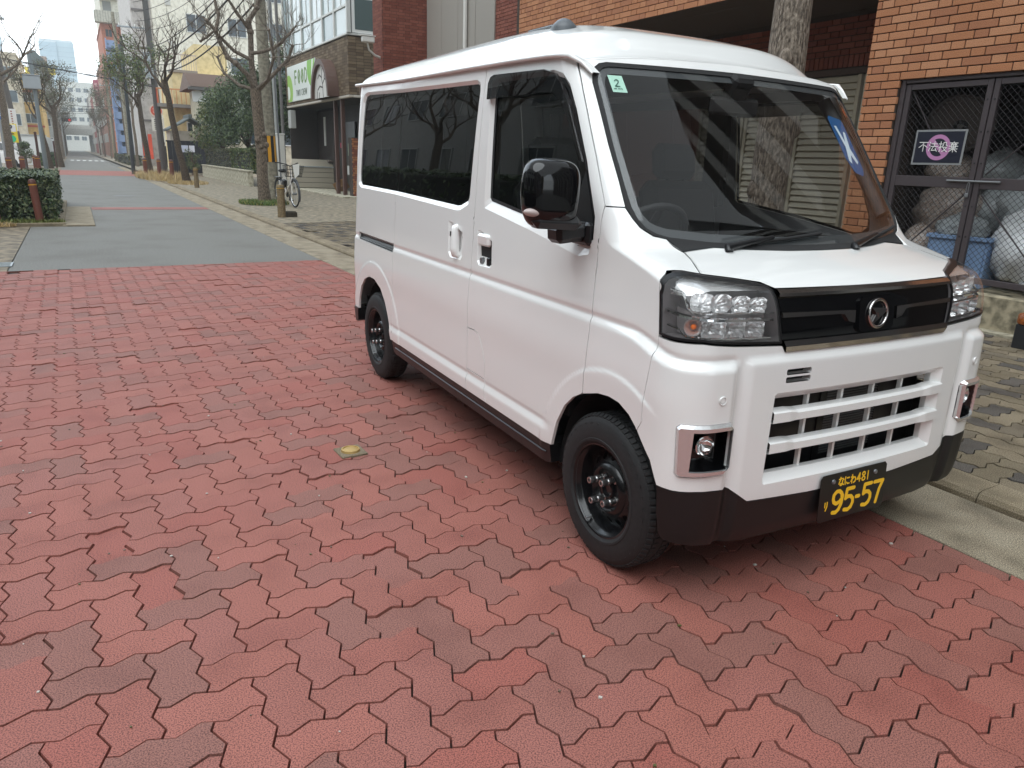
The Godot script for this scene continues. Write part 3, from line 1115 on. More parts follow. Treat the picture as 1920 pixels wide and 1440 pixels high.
	var dwo := outline(dwin)
	skin(b, dwo, [inset_poly(dwo, 0.014)], -0.011, 0.0)
	both("window_seal", b, mats.rubber, t)
	# smoked rain visor over the door glass
	b = MB.new()
	var vis := [["z", -1.062, 1.578], ["z", -1.066, 1.64], ["z", -1.050, 1.662], ["z", -1.02, 1.669], ["z", -.62, 1.656], ["z", -.545, 1.637], ["z", -.49, 1.60], ["z", -.425, 1.53], ["z", -.30, 1.345], ["z", -.318, 1.348], ["z", -.43, 1.495], ["z", -.485, 1.548], ["z", -.54, 1.572], ["z", -.60, 1.578]]
	skin(b, outline(vis), [], 0.016, 0.004)
	rim(b, outline(vis), 0.016, 0.0, true)
	both("rain_visor", b, mats.smoke, t)
	# fuel lid and the body piece beneath
	b = MB.new()
	skin(b, outline([["z", zb + .002, .609], ["z", -1.05, .613], ["z", -1.017, .606], ["z", -.996, .590], ["z", -.966, .543], ["z", -.946, .499], ["z", -.942, .418], ["z", zb + .002, .421]]), [])
	var fl := part("fuel_lid", b, W, t)
	part("left_step_panel", flipx(b), W, t)
	b = MB.new()
	skin(b, outline([["z", zb + .002, .417], ["z", -.942, .414], ["z", -.930, .345], ["z", -.910, .318], ["z", zb + .002, .318]]), [])
	both("sill_panel", b, W, t)
	# ---- front fender
	b = MB.new()
	var cowl := [[.665, 1.207], [.653, 1.176], [.637, 1.149], [.604, 1.125], [.566, 1.117]]
	var seam := [[.548, 1.082], [.563, 1.068], [.578, 1.057], [.600, 1.0415]]
	var hl_top := [[.640, 1.0475], [.666, 1.0475], [.690, 1.0455], ["z", .150, 1.036], ["z", .152, 1.02], ["z", .160, .985], ["z", .1655, .960], ["z", .183, .865]]
	var bseam := [[.826, .798], [.846, .68], [.845, .596], [.867, .562]]
	var ff := [["z", -.163, .583], ["z", -.162, .70], ["z", -.1595, .803], ["z", -.1625, .856], ["z", -.168, 1.05], ["z", -.168, 1.207]]
	ff.append_array(cowl); ff.append_array(seam); ff.append_array(hl_top); ff.append_array(bseam)
	ff.append_array([["z", .151, .569], ["z", .11, .597], ["z", .05, .617], ["z", -.01, .619], ["z", -.075, .610]])
	skin(b, outline(ff), [])
	both("front_fender", b, W, t)
	# ---- pillar and header round the windscreen
	b = MB.new()
	var pil := [["z", -.168, 1.211], ["z", -.253, 1.353], ["z", -.349, 1.505], ["z", -.422, 1.615], ["z", -.459, 1.668], ["z", -.487, 1.688], ["z", -.53, 1.694], [.64, 1.676], [.58, 1.684], [.48, 1.694], [.30, 1.702], [0.0, 1.704], [0.0, 1.676], [.56, 1.672], [.590, 1.666], [.612, 1.652], [.628, 1.626], [.637, 1.60], [.653, 1.402], [.657, 1.287], [.6635, 1.211]]
	skin(b, outline(pil), [])
	both("windscreen_pillar", b, W, t)
	# ---- windscreen and its rubber
	var gl := mirror_pts([[0.0, 1.662], [.555, 1.659], [.580, 1.654], [.598, 1.642], [.612, 1.62], [.620, 1.60], [.638, 1.402], [.643, 1.29], [.645, 1.21], [.636, 1.176], [.618, 1.148], [.590, 1.132], [.555, 1.122], [.412, 1.108], [.20, 1.1005], [0.0, 1.099]])
	var glo := outline(gl)
	var outr := mirror_pts([[0.0, 1.6745], [.558, 1.6705], [.588, 1.6645], [.610, 1.651], [.626, 1.625], [.635, 1.60], [.651, 1.402], [.655, 1.287], [.6615, 1.211], [.650, 1.178], [.634, 1.152], [.602, 1.1285], [.563, 1.1195], [.546, 1.087], [.43, 1.0985], [.30, 1.092], [.15, 1.0885], [0.0, 1.088]])
	b = MB.new()
	skin(b, glo, [], -0.003, 0.0, 0.05, 0.05)
	var ws := part("windscreen", b, mats.screen_glass, t)
	b = MB.new()
	skin(b, outline(outr), [inset_poly(glo, 0.002)], 0.0, 0.012)
	part("windscreen_seal", b, mats.rubber, t)
	# black ceramic edge behind the glass and the shaded band with the mirror bracket
	b = MB.new()
	skin(b, inset_poly(glo, 0.002), [inset_poly(glo, 0.026)], -0.006, 0.0)
	part("ceramic_border", b, pm(hx("3c4042"), 0.5), ws)
	# ---- bonnet
	b = MB.new()
	var hood := mirror_pts([[0.0, 1.085], [.15, 1.0855], [.30, 1.089], [.42, 1.0945], [.540, 1.0835], [.556, 1.069], [.574, 1.0545], [.594, 1.0405], [.52, 1.033], [.44, 1.0225], [.425, 1.0145], [.41, 1.0075], [.10, 1.0055], [0.0, 1.0055]])
	skin(b, outline(hood), [])
	part("bonnet", b, W, t)
	# ---- front bumper
	b = MB.new()
	var bmp := mirror_pts([[0.0, .821], [.383, .821], [.396, .8405], [.568, .8495], [.673, .8595], [.763, .8565], [.8225, .8585], [.8235, .798], [.8435, .68], [.8425, .596], [.8625, .562], [.7955, .491], [.766, .4205], [.721, .4165], [.661, .4185], [.55, .4125], [.535, .4055], [.465, .3555], [.205, .3445], [0.0, .344]])
	var open := round_poly(outline(mirror_pts([[0.0, .700], [.411, .700], [.416, .402], [0.0, .402]])), 0.008)
	var fog := round_poly(outline([[.728, .627], [.560, .629], [.560, .485], [.583, .463], [.722, .462]]), 0.010)
	var fogm := PackedVector2Array()
	for q in fog: fogm.append(Vector2(-q.x, q.y))
	fogm.reverse()
	var vents := []
	for k in 2: vents.append(round_poly(outline([[.377, .771 - k * .0245], [.277, .771 - k * .0245], [.278, .753 - k * .0245], [.376, .753 - k * .0245]]), 0.004))
	var hs := [open, fog, fogm]
	hs.append_array(vents)
	skin(b, outline(bmp), hs, 0.0, 0.012)
	var on := bevel(b, open, 0.026, 0.0, -0.026)
	rim(b, on, -0.026, -0.045, false)
	for q in vents: rim(b, q, 0.0, -0.03, false)
	var bump := part("front_bumper", b, W, t)
	# grille bars
	for k in 2:
		b = MB.new()
		var yy := [.622, .5235][k] as float
		var seg := 24
		var hw := .412
		for i in seg:
			var u0 := -hw + 2 * hw * i / seg
			var u1 := -hw + 2 * hw * (i + 1) / seg
			var prof := func(u: float) -> Array:
				var en := smooth(.325, .345, absf(u))
				var tp := yy + .017 + .004 * en
				return [S(u, tp, -.030), S(u, tp - .002, -.006 + .010 * en), S(u, tp - .010 + .004 * en, .002 + .006 * en), S(u, yy - .016, .002 + .006 * en), S(u, yy - .019, -.002), S(u, yy - .019, -.030)]
			var p: Array = prof.call(u0)
			var q: Array = prof.call(u1)
			for m in 5: b.quad(p[m], q[m], q[m + 1], p[m + 1])
		part("grille_bar", b, W, bump)
	for x in [-.2325, -.0775, .0775, .2325]:
		b = MB.new()
		b.quad(S(x - .005, .692, -.036), S(x + .005, .692, -.036), S(x + .005, .412, -.036), S(x - .005, .412, -.036))
		b.quad(S(x - .005, .692, -.036), S(x - .005, .412, -.036), S(x - .0055, .412, -.050), S(x - .0055, .692, -.050))
		b.quad(S(x + .005, .412, -.036), S(x + .005, .692, -.036), S(x + .0055, .692, -.050), S(x + .0055, .412, -.050))
		part("grille_rib", b, W, bump)
	# what lies behind the opening
	b = MB.new()
	skin(b, inset_poly(open, -0.03), [], -0.10, 0.0, 0.08, 0.08)
	part("radiator_shroud", b, mats.satin_black, t)
	b = MB.new()
	for k in 30:
		var yy := .42 + k * .0092
		b.box(Vector3(0.06, yy, .2775), Vector3(.26, .0050, .012))
	part("radiator", b, pm(hx("6d7072"), 0.5, 0.6), t)
	for x in [-.085, .205]: slab("radiator_frame", Vector3(x - .015, .40, .265), Vector3(x + .015, .70, .285), mats.satin_black, t)
	# vent backs
	b = MB.new()
	skin(b, outline([[.385, .78], [.27, .78], [.27, .72], [.385, .72]]), [], -0.03, 0.0)
	part("vent_back", b, mats.satin_black, bump)
	# ---- fog lamps: chrome surround, black recess, lamp
	b = MB.new()
	var fi := outline([[.684, .607], [.558, .609], [.5585, .486], [.575, .482], [.687, .484]])
	var fcr := bevel(b, fog, 0.009, -0.002, 0.012)
	for pp in Geometry2D.clip_polygons(fcr, fi): skin(b, pp, [], 0.012, 0.0)
	rim(b, fi, 0.012, 0.002, false)
	both("fog_lamp_surround", b, pm(hx("e4e4e4"), 0.24, 0.8), t)
	b = MB.new()
	rim(b, fi, 0.004, -0.045, false)
	skin(b, fi, [], -0.045, 0.0)
	var fr := both("fog_lamp_recess", b, mats.gloss_black, t)
	for sgn in [0, 1]:
		b = MB.new()
		var fc := S(.640, .556, -.022)
		var fn := SN(.640, .556)
		b.lathe([Vector2(0.030, -0.03), Vector2(0.031, 0.004), Vector2(0.028, 0.006), Vector2(0.026, 0.002), Vector2(0.018, -0.010), Vector2(0.0, -0.016)], fc, fn, 28)
		part("fog_lamp", b if sgn == 0 else flipx(b), mats.chrome, t)
		b = MB.new()
		b.lathe([Vector2(0.027, 0.003), Vector2(0.022, 0.010), Vector2(0.012, 0.014), Vector2(0.0, 0.015)], fc, fn, 28)
		part("fog_lens", b if sgn == 0 else flipx(b), mats.lens, t)
	# parking sensors
	for u in [.611, -.611]:
		b = MB.new()
		var sc := S(u, .699, 0.0)
		var sn := SN(u, .699)
		b.lathe([Vector2(0.0095, 0.003), Vector2(0.012, 0.0045), Vector2(0.0135, 0.001)], sc, sn, 24)
		b.lathe([Vector2(0.0, 0.003), Vector2(0.008, 0.003), Vector2(0.0086, 0.0)], sc, sn, 24)
		part("parking_sensor", b, W, bump)
	# ---- black lower bumper
	b = MB.new()
	var low := mirror_pts([[0.0, .341], [.204, .3415], [.463, .3525], [.533, .4025], [.55, .4095], [.661, .4155], [.721, .4135], [.765, .4175], [.757, .33], [.741, .262], [.725, .243], [.626, .226], [.45, .203], [.30, .190], [0.0, .188]])
	skin(b, outline(low), [], 0.0, 0.0)
	rim(b, outline(low), 0.0, -0.03, true)
	part("lower_bumper", b, pm(hx("131314"), 0.42), t)
	# ---- number plate
	number_plate(t)
	# ---- grille panel, chrome and emblem
	grille(t)
	for sgn in [1, -1]: headlight(t, sgn)
	# ---- sill, rear bumper, gutter, roof, back
	b = MB.new()
	var rk := outline([["z", -.375, .314], ["z", -2.175, .310], ["z", -2.16, .245], ["z", -2.13, .236], ["z", -.40, .232], ["z", -.375, .24]])
	skin(b, rk, [], -0.006, 0.0)
	rim(b, rk, -0.006, -0.12, true)
	both("sill_skirt", b, mats.satin_black, t)
	b = MB.new()
	ribbon(b, [[uz(-.40, .275), .275], [uz(-2.12, .275), .275]], 0.012, -0.006, 0.005)
	both("sill_ridge", b, mats.satin_black, t)
	b = MB.new()
	var rb := outline([["z", -2.817, .383], ["z", -2.835, .300], ["z", -2.86, .288], ["z", -3.72, .288], ["z", -3.72, .383]])
	skin(b, rb, [], 0.006, 0.0)
	rim(b, rb, 0.006, -0.06, true)
	both("rear_bumper", b, mats.satin_black, t)
	# tailgate
	b = MB.new()
	var tw := round_poly(outline([["z", -3.12, 1.63], ["z", -3.10, 1.17], ["z", -3.72, 1.17], ["z", -3.68, 1.63]]), 0.03)
	skin(b, outline([["z", -3.104, 1.75], ["z", -3.104, .387], ["z", -3.735, .387], ["z", -3.69, 1.75]]), [], 0.0, 0.01)
	part("tailgate", b, W, t)
	part("tailgate", flipx(b), W, t)
	b = MB.new()
	skin(b, tw, [], 0.003, 0.0)
	both("tailgate_window", b, mats.privacy_glass, t)
	roof(t)
	# rubber seals behind the door gaps
	for q in [[[zc, .33], [zc, .80], [zc, 1.14]], [[zc, 1.69], [zc, 1.728]], [[zb, .33], [zb, .70], [zb, 1.10], [zb, 1.40], [zb, 1.705]], [[-.1665, .60], [-.162, .80], [-.166, .90], [-.170, 1.20]], [[-.170, 1.21], [-.254, 1.352], [-.350, 1.504], [-.423, 1.614], [-.46, 1.666]], [[zb, .611], [-1.05, .615], [-1.016, .608], [-.994, .591], [-.964, .544], [-.944, .50], [-.940, .415], [-.928, .345], [-.912, .322]]]:
		b = MB.new()
		var pl := []
		for e in q.size() - 1:
			for k in 12:
				var zq := lerpf(q[e][0], q[e + 1][0], k / 12.0)
				var yq := lerpf(q[e][1], q[e + 1][1], k / 12.0)
				pl.append([uz(zq, yq), yq])
		pl.append([uz(q[-1][0], q[-1][1]), q[-1][1]])
		ribbon(b, pl, 0.016, -0.012, 0.004)
		both("door_seal", b, mats.rubber, t)
	# inner dark shell behind the panel gaps, wheel houses, floor
	b = MB.new()
	var sh := [["z", -.17, .67], ["z", -.30, .60], ["z", -.38, .48], ["z", -.42, .34], ["z", -.44, .31], ["z", -2.12, .30], ["z", -2.16, .45], ["z", -2.3, .64], ["z", -2.5, .69], ["z", -2.7, .65], ["z", -2.86, .45], ["z", -2.88, .33], ["z", -2.92, .34], ["z", -2.92, 1.70], ["z", -.56, 1.68], ["z", -.42, 1.56], ["z", -.20, 1.21], ["z", -.02, 1.17], ["z", .02, 1.05], ["z", .10, .74], ["z", .05, .70], ["z", -.05, .69]]
	var hole_r := outline([["z", -2.84, 1.20], ["z", -2.81, 1.66], ["z", -1.215, 1.63], ["z", -1.24, 1.18], ["z", -1.32, 1.15], ["z", -2.80, 1.18]])
	skin(b, outline(sh), [hole_r, outline(dwin)], -0.022, 0.0, 0.06, 0.05)
	both("inner_shell", b, mats.void, t)
	for zw in [-.05, -2.49]:
		for sx in [-1, 1]:
			b = MB.new()
			var ring := []
			for i in 19:
				var a := PI * i / 18.0
				ring.append(Vector2(zw + cos(a) * .300, .245 + sin(a) * .36))
			for i in 18:
				b.quad(Vector3(sx * .700, ring[i].y, ring[i].x), Vector3(sx * .700, ring[i + 1].y, ring[i + 1].x), Vector3(sx * .45, ring[i + 1].y, ring[i + 1].x), Vector3(sx * .45, ring[i].y, ring[i].x))
			b.quad(Vector3(sx * .45, .2, zw - .36), Vector3(sx * .45, .2, zw + .36), Vector3(sx * .45, .62, zw + .36), Vector3(sx * .45, .62, zw - .36))
			part("wheel_house", b, mats.matt_black, t)
	b = MB.new()
	b.bb(Vector3(-.70, .24, -2.1), Vector3(.70, .30, -.42))
	b.bb(Vector3(-.45, .26, -2.93), Vector3(.45, .32, .25))
	b.bb(Vector3(-.60, .62, -2.9), Vector3(.60, .66, -2.1))
	b.cyl(Vector3(-.62, .262, -2.45), Vector3(.62, .262, -2.45), .045, .045, 12)
	part("underbody", b, mats.matt_black, t)
	interior(t)
	for q in [[-1, -.040, .05], [-1, -2.490, 0.0], [1, -.040, .05], [1, -2.490, 0.0]]: wheel(t, q[0], q[1], q[2])
	mirrors(t)
	screen_things(t, ws)

# strip between two matching outlines on the surface (same number of points)
func loft(b: MB, pa: Array, pb: Array, o1: float, o2: float, closed := false) -> void:
	var n := pa.size()
	for i in (n if closed else n - 1):
		var j := (i + 1) % n
		var k := 8
		for s in k:
			var q := []
			for e in [[pa, s, o1], [pa, s + 1, o1], [pb, s + 1, o2], [pb, s, o2]]:
				var f: float = float(e[1]) / k
				var z := lerpf(e[0][i][1], e[0][j][1], f)
				var y := lerpf(e[0][i][2], e[0][j][2], f)
				q.append(S(uz(z, y), y, e[2]))
			b.quad(q[0], q[1], q[2], q[3])

func skin_bump(b: MB, outer: PackedVector2Array, inner: PackedVector2Array) -> void:
	rim(b, outer, -0.004, 0.002, true)
	rim(b, inner, 0.002, -0.02, false)

func number_plate(t: Node3D) -> void:
	var o := Vector3(0, .309, .392)
	var bs := Basis(Vector3(1, 0, 0), -0.06)
	var p := Node3D.new()
	p.name = "number_plate"
	t.add_child(p)
	p.transform = Transform3D(bs, o)
	var b := MB.new()
	var rp := round_poly(PackedVector2Array([Vector2(-.165, -.0825), Vector2(.165, -.0825), Vector2(.165, .0825), Vector2(-.165, .0825)]), .010)
	b.plate(rp, Vector3.ZERO, Vector3(1, 0, 0), Vector3(0, 1, 0), .002)
	part("plate", b, pm(hx("0d0c0d"), 0.3), p)
	for x in [-.105, .105]:
		b = MB.new()
		b.lathe([Vector2(0.0085, 0.0), Vector2(0.0075, 0.004), Vector2(0.0, 0.006)], Vector3(x, .055, 0), Vector3(0, 0, 1), 16)
		part("plate_bolt", b, mats.metal_grey, p)
	var ye := pm(hx("f5c225"), 0.45)
	# big figures 95-57 drawn as strokes
	var N := MB.new()
	var w := .0135
	var nine := [[[.046, .048], [.042, .066], [.030, .076], [.016, .076], [.004, .066], [.002, .052], [.006, .040], [.018, .033], [.032, .036], [.044, .046], [.047, .058]], [[.047, .058], [.044, .030], [.034, .010], [.020, .001], [.004, .003]]]
	var five := [[[.044, .076], [.010, .076], [.006, .043], [.018, .049], [.032, .047], [.043, .036], [.044, .022], [.036, .007], [.022, 0.0], [.004, .003]]]
	var seven := [[[.002, .076], [.046, .076], [.030, .046], [.018, 0.0]]]
	var put := func(N: MB, w: float, st: Array, x: float, y: float) -> void:
		var r := []
		for l in st:
			var q := []
			for s in l: q.append([x + s[0], y + s[1]])
			r.append(q)
		strokes(N, r, Vector3(0, 0, .0004), Vector3(1, 0, 0), Vector3(0, 1, 0), w, .0015)
	var by := -.060
	put.call(N, w, nine, -.098, by)
	put.call(N, w, five, -.040, by)
	put.call(N, w, [[[.0, .040], [.014, .040]]], .020, by)
	put.call(N, w, five, .050, by)
	put.call(N, w, seven, .108, by)
	part("plate_number", N, ye, p)
	# upper line and the small sign at the left
	N = MB.new()
	w = .0048
	put.call(N, w, [[[.001, .024], [.016, .025]], [[.008, .030], [.006, .018], [.001, .008]], [[.019, .025], [.024, .020]], [[.018, .018], [.018, .006], [.013, .001], [.008, .002], [.007, .006], [.012, .008], [.018, .006], [.024, .003]]], -.078, .034)
	put.call(N, w, [[[.002, .028], [.001, .012], [.003, .001]], [[.010, .023], [.021, .023]], [[.009, .008], [.013, .003], [.022, .003]]], -.048, .034)
	put.call(N, w, [[[.006, .030], [.006, .000]], [[.001, .022], [.010, .022], [.001, .007]], [[.006, .014], [.014, .020], [.021, .019], [.024, .012], [.021, .004], [.014, .001]]], -.018, .034)
	put.call(N, w, [[[.014, .0], [.014, .030], [.001, .009], [.019, .009]]], .012, .034)
	put.call(N, w, [[[.009, .016], [.002, .022], [.004, .029], [.010, .030], [.015, .028], [.016, .022], [.009, .016], [.001, .008], [.004, .001], [.010, 0.0], [.016, .003], [.017, .009], [.009, .016]]], .037, .034)
	put.call(N, w, [[[.004, .030], [.004, .0]]], .064, .034)
	put.call(N, w, [[[.002, .030], [.002, .014]], [[.012, .031], [.012, .016], [.006, .002]]], -.136, -.045)
	part("plate_lettering", N, ye, p)

func grille(t: Node3D) -> void:
	var b := MB.new()
	var pan := outline(mirror_pts([[0.0, .986], [.409, .986], [.396, .853], [0.0, .853]]))
	skin(b, pan, [], -0.006, 0.012)
	var g := part("grille_panel", b, mats.gloss_black, t)
	for q in [[.4085, 1.0045, .410, .985, "top"], [.395, .8565, .3835, .8235, "low"]]:
		b = MB.new()
		var seg := 40
		for i in seg:
			var f0 := -1.0 + 2.0 * i / seg
			var f1 := -1.0 + 2.0 * (i + 1) / seg
			var pr := func(f: float) -> Array:
				var ym: float = (q[1] + q[3]) * 0.5
				return [S(f * q[0], q[1], -.008), S(f * q[0], q[1], .004), S(f * lerpf(q[0], q[2], .5), ym, .010), S(f * q[2], q[3], .005), S(f * q[2], q[3], -.008)]
			var p: Array = pr.call(f0)
			var r: Array = pr.call(f1)
			for m in 4: b.quad(p[m], r[m], r[m + 1], p[m + 1])
		part("chrome_bar", b, mats.dark_chrome, g)
	for s in [-1.0, 1.0]:
		b = MB.new()
		var st := outline([[.404 * s, .9405], [.150 * s, .934], [.100 * s, .932], [.100 * s, .893], [.128 * s, .899], [.148 * s, .921], [.170 * s, .924], [.402 * s, .926]], true, 0.02)
		skin(b, st, [], 0.002, 0.008)
		part("chrome_strip", b, mats.dark_chrome, g)
	# emblem: ring and slanted D arrow on a raised black base
	b = MB.new()
	var base := round_poly(PackedVector2Array([Vector2(-.083, -.055), Vector2(.083, -.055), Vector2(.083, .055), Vector2(-.083, .055)]), .012)
	var o := S(0, .916, 0.002)
	var nn := SN(0, .93)
	var up := (Vector3.UP - nn * nn.y).normalized()
	b.plate(base, o, Vector3(1, 0, 0), up, 0.012)
	part("emblem_base", b, mats.gloss_black, g)
	b = MB.new()
	var ring := []
	var k := 40
	for i in k:
		for j in 8:
			var q := []
			var ns := []
			for e in [[i, j], [i + 1, j], [i + 1, j + 1], [i, j + 1]]:
				var a: float = TAU * e[0] / k
				var c: float = TAU * e[1] / 8.0
				var dir := Vector3(1, 0, 0) * cos(a) * 1.0 + up * sin(a)
				q.append(o + nn * (.004 + sin(c) * .005) + dir * (.0435 + cos(c) * .0055)); ns.append(dir * cos(c) + nn * sin(c))
			b.squad(q[0], q[1], q[2], q[3], ns[0], ns[1], ns[2], ns[3])
	b.plate(PackedVector2Array([Vector2(-.034, .020), Vector2(.038, .014), Vector2(.036, .006), Vector2(.030, .001), Vector2(-.024, -.033), Vector2(-.029, -.028), Vector2(-.012, -.004), Vector2(-.016, .006)]), o + nn * .007, Vector3(1, 0, 0), up, .006)
	b.plate(PackedVector2Array([Vector2(-.006, .004), Vector2(.024, .002), Vector2(-.002, -.012)]), o + nn * .0078, Vector3(1, 0, 0), up, .004)
	part("emblem", b, mats.dark_chrome, g)

func headlight(t: Node3D, sgn: int) -> void:
	var s := float(sgn)
	var rim_pts := [["z", .187, .8675], [.763, .8645], [.673, .8675], [.568, .8575], [.3985, .8485], [.412, .915], [.420, .985], [.424, 1.005], [.432, 1.0145], [.446, 1.0185], [.52, 1.029], [.598, 1.0365], [.640, 1.0435], [.666, 1.0435], [.684, 1.0415], ["z", .154, 1.033], ["z", .156, 1.018], ["z", .164, .985], ["z", .1695, .960]]
	var po := outline(rim_pts)
	if sgn < 0:
		var m := PackedVector2Array()
		for q in po: m.append(Vector2(-q.x, q.y))
		m.reverse()
		po = m
	var n := Node3D.new()
	n.name = "headlight" if sgn > 0 else "headlight_001"
	t.add_child(n)
	var b := MB.new()
	skin(b, po, [], 0.001, 0.0)
	part("lens", b, mats.lens, n)
	b = MB.new()
	skin(b, po, [inset_poly(po, 0.007)], 0.002, 0.006)
	part("lens_edge", b, mats.satin_black, n)
	b = MB.new()
	rim(b, po, -0.004, -0.075, true)
	skin(b, po, [], -0.075, 0.0, 0.04, 0.04)
	part("housing", b, pm(hx("8f8a8b"), 0.3, 0.5), n)
	b = MB.new()
	var bezel := outline([[s * .815, .945], [s * .735, .938], [s * .42, .925], [s * .414, .858], [s * .735, .868], [s * .815, .872]], true, 0.02)
	skin(b, bezel, [], -0.060, 0.0)
	part("inner_bezel", b, pm(hx("b5b0b0"), 0.25, 0.6), n)
	# chrome trims inside
	for q in [[0.012, -0.026, 0.010, [[s * .815, .938], [s * .735, .930], [s * .66, .925], [s * .42, .917]]], [0.006, -0.022, 0.008, [[s * .765, 1.000], [s * .725, .995], [s * .722, .955], [s * .705, .943], [s * .42, .938]]], [0.007, -0.022, 0.008, [[s * .805, .898], [s * .752, .893], [s * .746, .885], [s * .728, .874], [s * .43, .866]]]]:
		b = MB.new()
		ribbon(b, q[3], q[0], q[1], q[2])
		part("chrome_trim", b, mats.chrome, n)
	b = MB.new()
	var brow := outline([[s * .80, .982], [s * .73, 1.018], [s * .65, 1.034], [s * .46, 1.010], [s * .435, .997], [s * .62, 1.000], [s * .715, .985]], true, 0.02)
	skin(b, brow, [], -0.032, 0.0)
	part("upper_reflector", b, mats.reflector, n)
	var faces := [[.668, .970, .027], [.598, .967, .027], [.532, .962, .026], [.470, .957, .025], [.632, .896, .031], [.556, .893, .031], [.482, .889, .029]]
	for f in faces:
		b = MB.new()
		var c := S(s * f[0], f[1], -.030)
		var nn := SN(s * f[0], f[1])
		var r: float = f[2]
		var ux := Vector3.UP.cross(nn).normalized()
		# faceted bowl, squarish
		var prev := []
		for i in 5:
			var fr := 1.0 - i / 4.0
			var ring := []
			for j in 16:
				var a := TAU * (j + 0.5) / 16
				var q := Vector2(cos(a), sin(a))
				q = q / pow(pow(absf(q.x), 4.0) + pow(absf(q.y), 4.0), 0.25)
				ring.append(c + (ux * q.x * 1.28 + Vector3.UP * q.y) * r * fr - nn * (.034 * (1.0 - fr * fr)) + nn * .004 * ((j % 2) as float))
			if not prev.is_empty():
				for j in 16: b.quad(prev[j], prev[(j + 1) % 16], ring[(j + 1) % 16], ring[j])
			prev = ring
		part("reflector", b, mats.reflector, n)
	b = MB.new()
	var ac := S(s * .708, .902, -.030)
	b.lathe([Vector2(0.008, -0.01), Vector2(0.008, 0.004), Vector2(0.005, 0.009), Vector2(0.0, 0.010)], ac, SN(s * .708, .902), 18)
	part("turn_bulb", b, pm(hx("d9661a"), 0.15), n)
	b = MB.new()
	b.lathe([Vector2(0.026, 0.004), Vector2(0.023, -0.006), Vector2(0.014, -0.018), Vector2(0.0, -0.022)], S(s * .708, .902, -.026), SN(s * .708, .902), 24)
	part("turn_reflector", b, mats.reflector, n)

